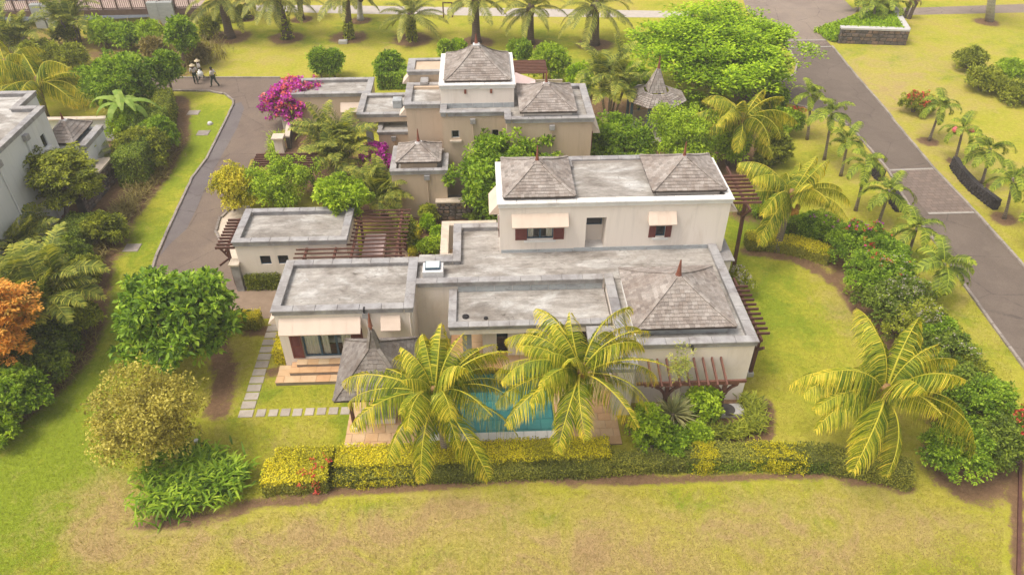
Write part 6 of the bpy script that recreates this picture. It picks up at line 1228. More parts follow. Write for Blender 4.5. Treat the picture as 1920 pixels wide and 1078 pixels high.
for k, (px, py) in enumerate(((1695, 34), (1704, 36))):
    b = at(px, py); o = wthing('dead_palm_stump', ('left' if k == 0 else 'right') + ' one of two dark dead palm stumps beside the planter island', 'palm stump', b, 'dead palm stumps'); mb = MB(); mb.tube([tuple(b), (b[0] + .1, b[1], 1.0), (b[0] + .25, b[1], 1.9)], [.22, .18, .25], 8); mb.obj('trunk', M['date_trunk'], o)
    me = blades(np.random.default_rng(k), 26, np.tile([b[0] + .25, b[1], 1.85], (26, 1)), 1.1, .09, .3, 'rush', 'dead_leaves', .1, .9); e = bpy.data.objects.new('dead_leaves', me); link(e, o); e.location = [-v for v in o.location]
# cane palms
cane_palm('clump of green cane palms directly below the large magenta and coral bougainvillea', (640, 328), 9, 1, 2.2, 1.0, 1.1, 8)
cane_palm('clump of yellow-tipped cane palms beside the tan entrance tower', (712, 400), 8, 2, 1.4, .9, 1.0, 8)
cane_palm('clump of cane palms between the round shrubs and gazebo', (1142, 228), 10, 3, 3.4, 1.3, 1.2, 5)
cane_palm('dense cane palm clump beside the orange tree at the left edge', (98, 622), 12, 4, 2.4, 1.4, 1.3, 7)
cane_palm('cane palm clump at the left edge below the pale house', (30, 494), 10, 5, 1.0, 1.3, 1.15, 7)
cane_palm('small cane palm at upper left edge above the coconut palm', (30, 108), 7, 6, 2.2, 1.4, 1.3, 5)
cane_palm('small cane palm among the wild shrubs below the footbridge', (150, 82), 7, 7, 2.6, 1.2, 1.2, 5)
cane_palm('small cane palm against wall of the outbuilding', (172, 330), 5, 8, 1.4, .6, .8, 4)

# ------------------------------------------------------------------ trees
tree('rosette_tree', 'big rounded deep green tree with rosette leaves on the left lawn', 'tree', (183, 482, 462, 705), (325, 680), 'rosette', 201, k=62, m=6, per=10, L=.33, Wd=.16, lr=.13, cr=.3, mode='out', tr=.2, bark='palebark', jit=.42)
tree('olive_tree', 'olive-yellow fine-leaved tree in front of the deep green rosette tree', 'tree', (150, 668, 394, 900), (290, 872), 'olive', 202, k=70, m=6, per=12, L=.14, Wd=.075, lr=.2, cr=.26, mode='rand', tr=.11, jit=.62)
tree('orange_tree', 'orange-flowering tree cut by the left edge', 'tree', (-100, 505, 70, 690), (0, 712), 'orange_leaf', 203, k=34, m=8, per=24, L=.16, Wd=.09, lr=.26, cr=.26, mode='flat', tr=.14)
tree('layered_tree', 'layered dark green tree against the pale house wall', 'tree', (48, 272, 186, 396), (125, 418), 'g_olive', 204, k=30, m=8, per=26, L=.2, Wd=.1, lr=.28, cr=.34, mode='flat', tr=.16)
tree('dark_tree', 'dense dark green tree beyond the yellow coconut palm at upper left', 'tree', (150, 98, 302, 206), (228, 205), 'g_mid', 205, k=34, m=8, per=26, L=.24, Wd=.13, lr=.28, cr=.4, tr=.2)
tree('small_tree', 'small bushy tree with bare lower trunk behind the two workers', 'tree', (312, 36, 368, 98), (346, 128), 'g_mid', 206, k=20, m=7, per=24, L=.22, Wd=.12, lr=.34, cr=.34, tr=.14)
tree('small_tree', 'small slim tree on the left lawn tip where the drive bends', 'tree', (292, 96, 338, 160), (322, 182), 'g_mid', 207, k=18, m=7, per=24, L=.2, Wd=.11, lr=.34, cr=.3, tr=.12)
tree('golden_tree', 'slender tree with golden yellow leaves at the drive beside the garage', 'tree', (398, 300, 478, 398), (440, 395), 'golden_leaf', 208, k=22, m=7, per=22, L=.15, Wd=.08, lr=.3, cr=.24, mode='rand', tr=.06, jit=.5)
tree('slender_tree', 'slender many-stemmed light green tree behind the garage roof', 'tree', (455, 290, 600, 388), (520, 385), 'g_bright', 209, k=30, m=7, per=24, L=.15, Wd=.08, lr=.26, cr=.28, mode='rand', tr=.07, jit=.5)
tree('lime_tree', 'bright lime-green tree overhanging the back right corner of the garage roof', 'tree', (588, 328, 700, 412), (665, 408), 'g_bright', 210, k=30, m=7, per=24, L=.2, Wd=.1, lr=.24, cr=.28, tr=.1, Y=36.9)
tree('broad_tree', 'broad glossy green tree between the two villas, left of the upper storey', 'tree', (838, 240, 1066, 420), (940, 408), 'g_mid', 211, k=60, m=7, per=20, L=.24, Wd=.12, lr=.18, cr=.34, tr=.22, jit=.4)
tree('broad_tree', 'broad green tree behind the upper storey roof between the shingle pavilions', 'tree', (1072, 212, 1242, 330), (1150, 320), 'g_mid', 212, k=46, m=7, per=22, L=.22, Wd=.11, lr=.2, cr=.32, tr=.2, jit=.4)
tree('broad_tree', 'yellowish green feathery tree behind the upper right shingle pavilion', 'tree', (1205, 190, 1356, 320), (1290, 320), 'g_bright', 213, k=46, m=7, per=26, L=.16, Wd=.08, lr=.22, cr=.3, mode='rand', tr=.18, jit=.5)
tree('spreading_tree', 'large spreading lime-green tree at the top beside the road', 'tree', (1150, -30, 1545, 222), (1411, 184), 'lime', 214, k=130, m=7, per=20, L=.3, Wd=.18, lr=.12, cr=.85, mode='flat', tr=.32, jit=.75, droop=.0, flat=.62)
tree('feather_tree', 'thin pale sapling in front of pavilion wall pergola', 'tree', (1258, 640, 1297, 715), (1266, 778), 'fleaf', 215, k=9, m=3, per=8, L=.16, Wd=.045, lr=.3, cr=.14, mode='rand', tr=.03, bark='palebark', jit=.5)
# ------------------------------------------------------------------ shrubs
S = shrub
S('flowering_shrub', 'white-tipped shrub climbing at the upper end of side pergola', 'shrub', (1362, 500, 1412, 562), 'g_olive', 301, k=10, m=6, per=20, L=.12, Wd=.06, extra=[('white_blossom', 'pinkw', 150, .07, .06)])
S('bougainvillea', 'large magenta and coral bougainvillea over the driveway end', 'shrub', (496, 150, 626, 250), 'g_olive', 302, k=34, m=7, per=12, L=.2, Wd=.11, lr=.3, cr=.38, extra=[('magenta_bracts', 'magenta', 2000, .22, .2), ('coral_bracts', 'coral', 380, .22, .2)])
S('bougainvillea', 'smaller magenta bougainvillea left of the tan entrance tower roof', 'shrub', (676, 268, 738, 342), 'g_olive', 303, k=14, m=6, per=14, L=.18, Wd=.1, extra=[('magenta_bracts', 'magenta', 900, .18, .17)])
S('bougainvillea', 'small coral-red bougainvillea at the corner of the tan garage', 'shrub', (534, 148, 556, 182), 'g_olive', 304, k=8, m=5, per=12, L=.2, Wd=.1, extra=[('coral_bracts', 'coral', 260, .22, .2)])
S('bougainvillea', 'red bougainvillea cut by the right edge', 'shrub', (1902, 760, 1968, 885), 'g_mid', 305, k=18, m=6, per=16, extra=[('red_bracts', 'red', 420, .10, .09)])
BG = 'tall flowering border shrubs along the right lawn'
for k, (bx, mat, ex, lab) in enumerate((((1548, 412, 1668, 520), 'g_mid', [('red_blossom', 'red', 40, .1, .08), ('purple_blossom', 'purple', 12, .1, .08)], 'border shrub with a few red and purple flowers at the far end of the border'),
        ((1582, 468, 1722, 585), 'g_mid', [('pale_blossom', 'pinkw', 40, .05, .05), ('red_blossom', 'red', 20, .09, .07)], 'border shrub with scattered red blossoms, second from the far end'), ((1605, 520, 1762, 635), 'g_dark', [('pale_blossom', 'pinkw', 160, .06, .05)], 'dark border shrub sprinkled with pale blossoms beside the nearest road palm'),
        ((1655, 570, 1800, 690), 'g_olive', [('pale_blossom', 'pinkw', 120, .06, .05)], 'olive border shrub with pale blossoms behind the fronds of the right lawn palm'), ((1690, 620, 1835, 750), 'g_dark', [('pale_blossom', 'pinkw', 40, .06, .05)], 'dark green border shrub right of the crown of the right lawn palm'),
        ((1725, 680, 1862, 815), 'g_dark', None, 'dark green border shrub between the right lawn palm and road verge'), ((1768, 705, 1898, 850), 'g_mid', None, 'tall dark green border shrub beside the road verge, nearest big one'), ((1820, 780, 1912, 895), 'g_dark', None, 'dark border shrub left of the red bougainvillea'), ((1725, 790, 1852, 918), 'g_mid', None, 'rounded green shrub at the right end of the front hedge'), ((1600, 440, 1700, 540), 'g_mid', None, 'rounded green filler shrub between the red-flowered border shrubs'), ((1650, 520, 1745, 610), 'g_olive', [('pale_blossom', 'pinkw', 60, .06, .05)], 'olive shrub with pale blossoms in the middle of the border'), ((1700, 590, 1800, 700), 'g_mid', None, 'green shrub behind the dark shrub right of lawn palm crown'), ((1750, 660, 1850, 760), 'g_olive', None, 'olive shrub on the road side of the border near its lower end'), ((1800, 740, 1890, 840), 'g_olive', None, 'olive shrub between the tall dark border shrub and red bougainvillea'), ((1490, 402, 1585, 462), 'g_mid', [('purple_blossom', 'purple', 10, .1, .08)], 'low green shrub with purple blossom right of the tall coconut palm foot'))):
    S('border_shrub', lab, 'shrub', bx, mat, 320 + k, k=30, m=7, per=24, L=.13, Wd=.07, lr=.3, cr=.22, group=BG, extra=ex)
YB = 'plants of the bed in front of the pavilion block'
for k, (bx, mat, lab) in enumerate((((1290, 722, 1348, 800), 'g_bright', 'round glossy green shrub under the pergola of the pavilion front'), ((1185, 760, 1250, 850), 'g_bright', 'broad-leaved green shrub left of the yucca'), ((1225, 800, 1300, 862), 'g_mid', 'low green shrub below the yucca'), ((1275, 795, 1330, 850), 'g_bright', 'low green shrub right of the yucca'))):
    S('bed_shrub', lab, 'shrub', bx, mat, 340 + k, k=18, m=6, per=18, L=.17, Wd=.085, lr=.32, cr=.2, group=YB)
for k, (px, py) in enumerate(((1240, 760), (1305, 800))): pass
# yucca
c = at(1256, 805); yu = wthing('yucca', 'spiky striped yucca rosette in the middle of the bed', 'yucca', c); rng_ = np.random.default_rng(5); n = 130
zc_ = 1.0; ey = rng_.uniform(-.35, 1.45, n); azs = rng_.uniform(0, 6.283, n); Lg = rng_.uniform(.95, 1.35, n); dr = np.column_stack([np.cos(azs) * np.cos(ey), np.sin(azs) * np.cos(ey), np.sin(ey)]); base_ = np.tile([c[0], c[1], zc_], (n, 1)) + dr * .06
me = leaf_mesh('blades', base_, dr, unit(np.cross(np.cross(dr, [0, 0, 1.]), dr) + 1e-3), Lg, .062, np.clip(.25 + .35 * (1.45 - ey) / 1.8 + rng_.normal(0, .12, n), 0, 1), M['yucca'], .15, .12); e = bpy.data.objects.new('blades', me); link(e, yu); e.location = [-v for v in yu.location]
mb = MB(); mb.tube([(c[0], c[1], 0), (c[0], c[1], zc_)], .09, 8); mb.obj('stem', M['trunk'], yu)
# strap-leaf clumps and borders
def strap(label, pts, n, L, W, e0, mat, seed, spread, group=None, cat='plant', zr=0.0):
    rng_ = np.random.default_rng(seed); pts = np.array(pts, float); i = rng_.integers(0, len(pts) - 1, n) if len(pts) > 1 else np.zeros(n, int); f = rng_.uniform(0, 1, n)[:, None]; C = (pts[i] * (1 - f) + pts[np.minimum(i + 1, len(pts) - 1)] * f); C[:, :2] += rng_.normal(0, spread, (n, 2)); C[:, 2] += zr * rng_.uniform(0, 1, n) ** .7; o = wthing('strap_leaf_plant', label, cat, tuple(pts.mean(0)), group)
    me = blades(rng_, n, C, L, W, e0, mat, 'leaf_blades', .03, .55); e = bpy.data.objects.new('leaf_blades', me); link(e, o); e.location = [-v for v in o.location]; return o
strap('dense clump of bright green strap leaves at the lower left of the garden', [at(300, 955), at(350, 940), at(410, 925), at(440, 905), at(330, 905), at(400, 885), at(300, 900), at(345, 880)], 3200, .72, .1, .9, 'g_mid', 1, .42, zr=.8)
strap('strap-leaved border in front of the right end of the pavilion block', [at(1320, 812), at(1360, 818), at(1405, 808), at(1415, 795), at(1412, 772), at(1400, 758)], 1300, .6, .06, 1.0, 'g_olive', 2, .2, zr=.25)
strap('dull rush border along the left lawn below the hedges', [at(328, 262), at(300, 320), at(270, 350), at(235, 400), at(200, 440), at(165, 500)], 1700, .95, .05, 1.0, 'rush', 3, .45)
strap('dry brown rushes on the bank beside the left lawn lower end', [at(165, 610), at(130, 690), at(60, 760), at(0, 800)], 900, .7, .04, 1.1, 'rush', 4, .4)
strap('dry reeds on the stream bank behind the workers', [at(300, 105), at(350, 120), at(395, 110), at(380, 80), at(330, 60), at(260, 60)], 900, 1.4, .06, 1.2, 'rush', 6, 1.0)
strap('green grass tuft at the cream gate pier by the drive', [at(515, 285), at(522, 255)], 200, .8, .05, 1.1, 'g_bright', 7, .25)
# left planting, courtyard and back-lawn shrubs
LG = 'shrubs of the planting along the left edge'
for k, (bx, mat, lab) in enumerate((((0, 690, 80, 790), 'g_mid', 'green ground shrub at the left edge below the orange tree'), ((40, 640, 130, 730), 'g_dark', 'dark low shrub right of the orange tree'), ((-60, 760, 40, 850), 'g_bright', 'bright green low shrub at the left edge, lowest one'), ((205, 200, 290, 280), 'g_bright', 'yellowish bush below the banana leaves'), ((215, 240, 320, 330), 'g_olive', 'tall dull green bush at the side of the outbuilding'), ((160, 395, 235, 470), 'g_olive', 'bush at the lower end of the rubble wall'), ((100, 440, 170, 520), 'g_dark', 'dark bush below the layered tree'), ((110, 560, 182, 650), 'g_olive', 'dull bush right of the dense cane palm clump'), ((60, 600, 140, 690), 'g_dark', 'dark bush between the orange tree and cane palm clump'), ((0, 620, 70, 720), 'g_dark', 'dark bush under the orange tree'), ((262, 220, 332, 300), 'g_mid', 'green bush on the lawn edge right of the banana plant'), ((130, 480, 195, 545), 'g_olive', 'low dull bush at the lawn edge above the cane palm clump'), ((-40, 520, 40, 600), 'g_olive', 'bush at the left edge above the orange tree'))):
    S('garden_bush', lab, 'shrub', bx, mat, 360 + k, k=20, m=7, per=24, L=.17, Wd=.09, group=LG)
CGp = 'shrubs of the courtyard garden between the villas'
for k, (bx, mat, lab) in enumerate((((778, 440, 828, 480), 'g_bright', 'rounded yellow-green shrub against the courtyard wall'), ((790, 385, 818, 425), 'g_olive', 'olive shrub at the foot of the tan wall downpipe'), ((790, 404, 812, 438), 'lime', 'bright yellow shrub in the courtyard bed'), ((810, 425, 832, 452), 'lime', 'small lime shrub beside the courtyard wall'), ((752, 405, 775, 470), 'g_olive', 'dull shrub at the right end of the dining pergola'), ((868, 385, 925, 418), 'g_dark', 'dark ferny shrub in front of the rubble planter wall'))):
    S('courtyard_shrub', lab, 'shrub', bx, mat, 380 + k, k=14, m=6, per=20, L=.14, Wd=.075, group=CGp)
BGp = 'shrubs at the edge of the back lawn'
for k, (bx, mat, lab) in enumerate((((586, 90, 612, 150), 'g_mid', 'left one of two conical shrubs behind the tan garage'), ((610, 93, 640, 150), 'g_mid', 'right one of two conical shrubs behind the tan garage'), ((704, 96, 758, 160), 'g_mid', 'single conical shrub between the tan garage and big pavilion'), ((992, 80, 1068, 165), 'g_bright', 'large round green shrub behind the front pavilion of the tan villa'), ((1064, 118, 1108, 185), 'lime', 'bright round shrub left of the cane palms'), ((1172, 116, 1214, 180), 'lime', 'bright round shrub right of the cane palms'),
        ((828, 78, 842, 112), 'g_bright', 'tiny cypress left of the big shingle pavilion'), ((958, 78, 970, 108), 'g_bright', 'tiny cypress right of the big shingle pavilion'), ((974, 76, 990, 122), 'g_mid', 'taller tiny cypress beside the red slatted pergola'), ((845, 76, 870, 110), 'lime', 'small lime shrub behind the big pavilion'), ((1240, 222, 1300, 268), 'g_mid', 'green shrub between the gazebo and feathery tree'), ((1285, 178, 1318, 222), 'g_bright', 'green shrub right of the gazebo roof'), ((1420, 160, 1475, 215), 'g_mid', 'dark green shrub on the corner of the side street'), ((1436, 205, 1500, 262), 'g_bright', 'light green shrub near the side street corner'), ((1340, 235, 1400, 320), 'g_bright', 'light green shrub under the coconut palm at the gazebo'), ((1420, 250, 1480, 320), 'g_olive', 'olive shrub between the two coconut palms at the right'))):
    S('lawn_shrub', lab, 'shrub', bx, mat, 400 + k, k=22, m=7, per=22, L=.24, Wd=.12, lr=.3, cr=.34, group=BGp)
UG = 'dark shrubs in a line at the upper right'
for k, (bx, mat, lab) in enumerate((((1790, 92, 1850, 140), 'g_olive', 'leafy grey-green shrub at the upper end of the line'), ((1812, 125, 1880, 180), 'g_olive', 'second shrub down the line, broad and low'), ((1862, 112, 1925, 170), 'g_bright', 'brighter shrub behind the middle of the line'), ((1880, 150, 1960, 205), 'g_olive', 'lowest shrub of the line, cut by the right edge'))):
    S('road_shrub', lab, 'shrub', bx, mat, 430 + k, k=18, m=7, per=20, L=.24, Wd=.1, lr=.32, cr=.34, group=UG)
S('coral_hedge', 'low coral-flowered hedge beside the first palm of the right verge', 'shrub', (1682, 176, 1750, 222), 'g_olive', 440, k=22, m=6, per=20, L=.18, Wd=.09, extra=[('coral_blossom', 'red', 110, .13, .1)])
S('red_flower_patch', 'small red flower patch on the side street corner', 'shrub', (1468, 204, 1506, 222), 'g_olive', 441, k=10, m=5, per=14, L=.15, Wd=.08, extra=[('red_blossom', 'red', 110, .12, .09)])
BK = 'sparse shrubs on the lawn behind the tall pergola'
for k, (bx, lab) in enumerate((((1372, 375, 1402, 408), 'sparse little shrub nearest to the tall pergola post'), ((1408, 378, 1440, 412), 'sparse little shrub left of the tall coconut palm'), ((1436, 385, 1466, 440), 'leafy shrub directly at the left of the tall coconut palm trunk'))): S('sparse_shrub', lab, 'shrub', bx, 'g_mid', 445 + k, k=7, m=5, per=12, L=.14, Wd=.07, group=BK)
WG = 'wild shrubs on the stream bank'
rng2 = random.Random(77)
wl = [((-20, 40, 60, 100), 'areca'), ((40, 75, 120, 130), 'g_olive'), ((95, 40, 150, 90), 'g_olive'), ((160, 30, 225, 95), 'g_bright'), ((205, 40, 270, 100), 'g_mid'), ((250, 38, 312, 100), 'g_bright'), ((262, 70, 312, 118), 'rush'), ((340, 80, 395, 122), 'rush'), ((0, 110, 70, 170), 'areca'), ((110, 80, 165, 135), 'g_olive'), ((375, 35, 412, 75), 'g_olive'), ((395, 18, 470, 45), 'g_olive')]
wd = ['leafy bush at the very left under the footbridge', 'olive bush above the yellow coconut palm', 'dull bush below the left stone pier of the bridge', 'tall bright bush below the middle of the bridge', 'green bush left of the small bushy tree', 'yellowish bush just left of the small bushy tree', 'dry bush at the foot of the small slim tree', 'dry bush on the path behind the workers', 'yellow-green bush at the left edge beside the pale house', 'olive bush above the dense dark tree', 'bush at the right end of the stream bank', 'low bush behind the leftmost date palm']
for k, ((bx, mat), lab) in enumerate(zip(wl, wd)): S('wild_shrub', lab, 'shrub', bx, mat, 460 + k, k=16, m=6, per=18, L=.3, Wd=.12, lr=.32, cr=.4, group=WG, jit=.4)
# banana plant
b = at(255, 268); bn_ = wthing('banana_plant', 'banana plant with broad arching leaves above the left hedge', 'banana plant', b); mb = MB(); mb.tube([tuple(b), (b[0] - .1, b[1], 1.6), (b[0] - .05, b[1], 3.0)], [.16, .13, .09], 8); mb.obj('trunk', M['banana'], bn_, True)
rng_ = random.Random(8)
for k in range(12):
    az = k * 2.4 + .3; e0 = rng_.uniform(.45, 1.3); Lb = rng_.uniform(2.3, 3.2); w = .6; mb = MB(); p = np.array([b[0], b[1], 2.9]); e = e0; prev = None; h = np.array([math.cos(az), math.sin(az), 0]); s = np.array([-h[1], h[0], 0])
    for j in range(9):
        t = j / 8; ww = w / 2 * math.sin(math.pi * min(.98, .12 + .85 * t)) ** .7; cur = (p + s * ww - [0, 0, ww * .25], p.copy(), p - s * ww - [0, 0, ww * .25])
        if prev is not None:
            mb.quad(prev[0], prev[1], cur[1], cur[0], rng_.uniform(.3, .8)); mb.quad(prev[1], prev[2], cur[2], cur[1], rng_.uniform(.3, .8))
        prev = cur; p = p + (h * math.cos(e) + np.array([0, 0, 1]) * math.sin(e)) * Lb / 8; e -= .29
    mb.obj('leaf', M['banana'], bn_)

# ------------------------------------------------------------------ road walls, island, footbridge, sign, people
def curved_wall(label, pxs, h, th=.4):
    P = [at(*p)[:2] for p in pxs]; o = wthing('retaining_wall', label, 'wall', (*P[0], 0), 'black stone walls on the road verges'); mb = MB(); top = MB(); r_ = random.Random(len(pxs))
    for a, b in zip(P[:-1], P[1:]):
        u = (b - a) / np.linalg.norm(b - a); n = np.array([-u[1], u[0]]) * th / 2; q = [a + n, a - n, b - n, b + n]
        for i in range(4): mb.poly([(*q[i], 0), (*q[(i + 1) % 4], 0), (*q[(i + 1) % 4], h), (*q[i], h)])
        mb.poly([(*q[0], h), (*q[1], h), (*q[2], h), (*q[3], h)])
        L = np.linalg.norm(b - a); k = int(L / .3)
        for i in range(k):
            for j in range(int(h / .24)):
                for sg in (-1, 1):
                    c = a + u * (i + .5 + .3 * (j % 2)) * .3 + n * sg * 1.02; z = (j + .5) * .24; s = r_.uniform(.08, .13); top.tube([(c[0], c[1], z - s * .7), (c[0] + r_.uniform(-.03, .03), c[1], z + s * .7)], [s, s * .8], 5, r_.random())
    mb.obj('wall_body', M['black_wall'], o); tag(top.obj('stones', M['black_wall'], o), kind='stuff'); return o
curved_wall('long black curved stone wall on the right verge', [(1785, 312), (1800, 335), (1825, 362), (1866, 394)], .75, .34)
curved_wall('short black stone wall under the fourth palm of the left verge', [(1637, 325), (1650, 340)], .8); curved_wall('black stone wall below the fifth palm of the left verge', [(1668, 372), (1684, 398)], .8)
ip = [at(1570, 82), at(1697, 85), at(1648, 22)]; is_ = wthing('planter_island', 'triangular stone planter island with grey cap at the top right', 'planter', at(1635, 60)); hI = 1.35
i0, i1 = at(1571, 82), at(1697, 86); i2 = at(1640, 30); rubble(is_, i0, i1, 0, hI, .6, .5, False, 12); 
d_ = (i1 - i0) / np.linalg.norm(i1 - i0); mb = MB(); mb.beam(tuple(i0 + [0, .25, hI + .08]), tuple(i1 + [0, .25, hI + .08]), .7, .16); mb.beam((i1[0] - .1, i1[1] + .3, hI + .07), (i2[0] + 1.2, i2[1], hI + .07), .55, .15); mb.obj('wall_cap', M['capstone'], is_)
rubble(is_, i1, i2 + np.array([1.4, 0, 0]), 0, hI, .5, .5, False, 13)
mb = MB(); cr = [(i0[0] - .5, i0[1] + .35, .02), (i0[0] + .3, i0[1] + .5, hI - .05), (i1[0] - .5, i1[1] + .5, hI - .02), (i2[0] + .9, i2[1] - .3, hI - .02), (i2[0] - 1.2, i2[1] - 1.5, .9), (i0[0] - 1.1, i0[1] + 3.5, .02)]
for k in range(1, 5): mb.poly([cr[0], cr[k], cr[k + 1]])
mb.obj('soil_bed', M['twig'], is_)
rng_ = np.random.default_rng(31); n = 5200; PP = []
T3 = [(np.array(cr[0]), np.array(cr[k]), np.array(cr[k + 1])) for k in range(1, 5)]; ar = np.array([np.linalg.norm(np.cross(q[1] - q[0], q[2] - q[0])) for q in T3]); ch = rng_.choice(4, n, p=ar / ar.sum()); w3 = rng_.dirichlet((1, 1, 1), n)
PP = np.array([w3[i] @ np.array(T3[ch[i]]) for i in range(n)]) + [0, 0, .05]; me = leaf_mesh('ground_cover', PP, rnd_dirs(rng_, n, .6), rnd_dirs(rng_, n, 1.2), .42, .16, np.clip(rng_.normal(.45, .25, n), 0, 1), M['lime']); gc_ = bpy.data.objects.new('ground_cover', me); link(gc_, is_); gc_.location = [-v for v in is_.location]; tag(gc_, kind='stuff')
# footbridge over the stream
M['bridge'] = surf('brown_bridge_timber', (0.10, 0.062, 0.052), (0.15, 0.098, 0.082), 2, fine=.2, bmp=.1); M['deckpink'] = surf('pinkish_bridge_deck', (0.34, 0.25, 0.21), (0.41, 0.31, 0.265), 1.5, fine=.08, bmp=.05)
st0, st1 = at(-40, 40), at(395, 30); water_m, nt, b = newmat('stream_water'); b.inputs['Base Color'].default_value = (.05, .06, .07, 1); b.inputs['Roughness'].default_value = .12; bump(nt, b, noise(nt, position(nt), 1.2, 3), .2, .05)
sheet('stream', [at(-300, 42), at(60, 40), at(180, 38), at(330, 30), at(380, 22), at(372, -10), at(0, -14), at(-300, -10)], .006, water_m)
bz = 1.6; f0, f1 = at(-60, 24, bz), at(372, 16, bz); dv = (f1 - f0); L = np.linalg.norm(dv); dv = dv / L; nv = np.array([-dv[1], dv[0], 0]); BR = wthing('footbridge', 'long timber footbridge with brown railings over the stream at upper left', 'bridge', (f0 + f1) / 2 * [1, 1, 0]); bw_ = 3.4
def bpt(s, w, z): q = f0 + dv * s + nv * w; return (q[0], q[1], z)
mb = MB(); mb.poly([bpt(0, 0, bz), bpt(L, 0, bz), bpt(L, bw_, bz), bpt(0, bw_, bz)]); mb.poly([bpt(0, 0, bz - .35), bpt(L, 0, bz - .35), bpt(L, 0, bz), bpt(0, 0, bz)]); mb.obj('deck', M['deckpink'], BR)
mb = MB(); mb.beam(bpt(0, .02, bz - .25), bpt(L, .02, bz - .25), .2, .5); mb.obj('girder', M['bridge'], BR)
for w in (.05, bw_ - .05):
    mb = MB(); mb.beam(bpt(0, w, bz + 1.15), bpt(L, w, bz + 1.15), .12, .1); mb.beam(bpt(0, w, bz + .12), bpt(L, w, bz + .12), .07, .07); mb.obj('handrail', M['bridge'], BR); bal = MB(); k = 0; s = .3
    while s < L:
        if k % 7 == 0: mb = MB(); mb.beam(bpt(s, w, bz - .2), bpt(s, w, bz + 1.2), .14, .14); mb.obj('rail_post', M['bridge'], BR)
        else: bal.beam(bpt(s, w, bz + .1), bpt(s, w, bz + 1.12), .04, .04)
        k += 1; s += .2
    tag(bal.obj('balusters', M['bridge'], BR), kind='stuff')
for (xa, xb) in ((57, 103), (272, 316)):
    for (x, w_) in ((xa + 8, 1.0), (xb - 12, 1.5)):
        q = at(x, 26, bz); s = float((q - f0) @ dv); 
        for w in (-.35, bw_ + .1): mb = MB(); a = bpt(s - w_ / 2, w, 0); bq = bpt(s + w_ / 2, w + .6, 0); mb.cbox(min(a[0], bq[0]), max(a[0], bq[0]), min(a[1], bq[1]), max(a[1], bq[1]), 0, bz + .75, .06); mb.obj('stone_pier', M['pillar'], BR)
sg = at(840, 33); o = wthing('notice_stand', 'small dark notice stand on the pale path at the top', 'sign', sg)
for x in (-.45, .45): mb = MB(); mb.box(sg[0] + x - .06, sg[0] + x + .06, sg[1] - .06, sg[1] + .06, 0, 1.5); mb.obj('post', M['wood'], o)
mb = MB(); mb.box(sg[0] - .45, sg[0] + .45, sg[1] - .05, sg[1] + .05, 1.4, 1.5); mb.obj('cross_bar', M['wood'], o)
# small garden things
p = at(372, 836); o = wthing('garden_spotlight', 'small dark garden spotlight on the lawn beside the olive-yellow tree', 'lamp', p); mb = MB(); mb.tube([tuple(p), (p[0], p[1], .22)], .03, 6); mb.obj('stake', M['dark'], o); mb = MB(); mb.lathe((p[0], p[1], .2), [(.06, 0), (.1, .1), (.1, .2)], 10); mb.obj('lamp_head', M['metal_cap'], o)
p = at(1370, 772); o = wthing('stone_basin', 'shallow grey stone basin at the right foot of the pavilion wall', 'basin', p); mb = MB(); mb.cbox(p[0] - .75, p[0] + .55, p[1] - .35, p[1] + .3, 0, .25, .02); mb.obj('rim', M['capstone'], o); mb = MB(); mb.lathe((p[0] - .2, p[1] - .05, .2), [(.36, 0), (.34, .06), (.05, .062)], 16); mb.obj('bowl', M['mortar'], o)
p = at(565, 905); 
for k, (px, py) in enumerate(((655, 70), )): pass
p = at(663, 77); mb = MB(); mb.cbox(p[0] - 1.3, p[0] - .5, p[1] - .9, p[1] - .4, 0, .3, .03); tag(mb.obj('utility_box', M['capstone']), 'low grey utility box on the back lawn left of third date palm', 'utility box')
# edging drain at the lower right
e0_, e1_ = at(1912, 870), at(1908, 1120); mb = MB(); mb.beam((e0_[0], e0_[1], .05), (e1_[0], e1_[1], .05), .12, .12); tag(mb.obj('timber_edging', M['wood']), 'dark timber edging along the soil strip at the lower right edge', 'edging')

# ------------------------------------------------------------------ people: one continuous skinned body each, clothing over it
def skinned(name, verts, edges, radii, mat, parent, root=0, sub=1):
    me = bpy.data.meshes.new(name); me.from_pydata(verts, edges, []); o = bpy.data.objects.new(name, me); link(o); sk = o.modifiers.new('skin', 'SKIN'); sv = me.skin_vertices[0].data if me.skin_vertices else None
    if sv is None:
        bm = bmesh.new(); bm.from_mesh(me); bm.verts.layers.skin.verify(); bm.to_mesh(me); bm.free(); sv = me.skin_vertices[0].data
    for i, r in enumerate(radii): sv[i].radius = (r, r) if not hasattr(r, '__len__') else r; sv[i].use_root = (i == root)
    ss = o.modifiers.new('sub', 'SUBSURF'); ss.levels = sub; ss.render_levels = sub
    dg = bpy.context.evaluated_depsgraph_get(); m2 = bpy.data.meshes.new_from_object(o.evaluated_get(dg)); bpy.data.objects.remove(o); m2.materials.clear(); m2.materials.append(mat)
    m2.polygons.foreach_set('use_smooth', [True] * len(m2.polygons)); n = bpy.data.objects.new(name, m2); link(n, parent); return n
M['skin'] = plain('brown_skin', (0.13, 0.07, 0.045), 0.6); M['shirt'] = plain('pale_work_shirt', (0.55, 0.5, 0.49), 0.9); M['trousers'] = plain('dark_green_trousers', (0.025, 0.045, 0.03), 0.9); M['straw'] = plain('straw_hat', (0.55, 0.45, 0.3), 0.9); M['blackhair'] = plain('black_hair', (0.015, 0.012, 0.01), 0.7); M['sack'] = plain('white_sack', (0.75, 0.74, 0.72), 0.9); M['boots'] = plain('dark_boots', (0.04, 0.03, 0.025), 0.8)
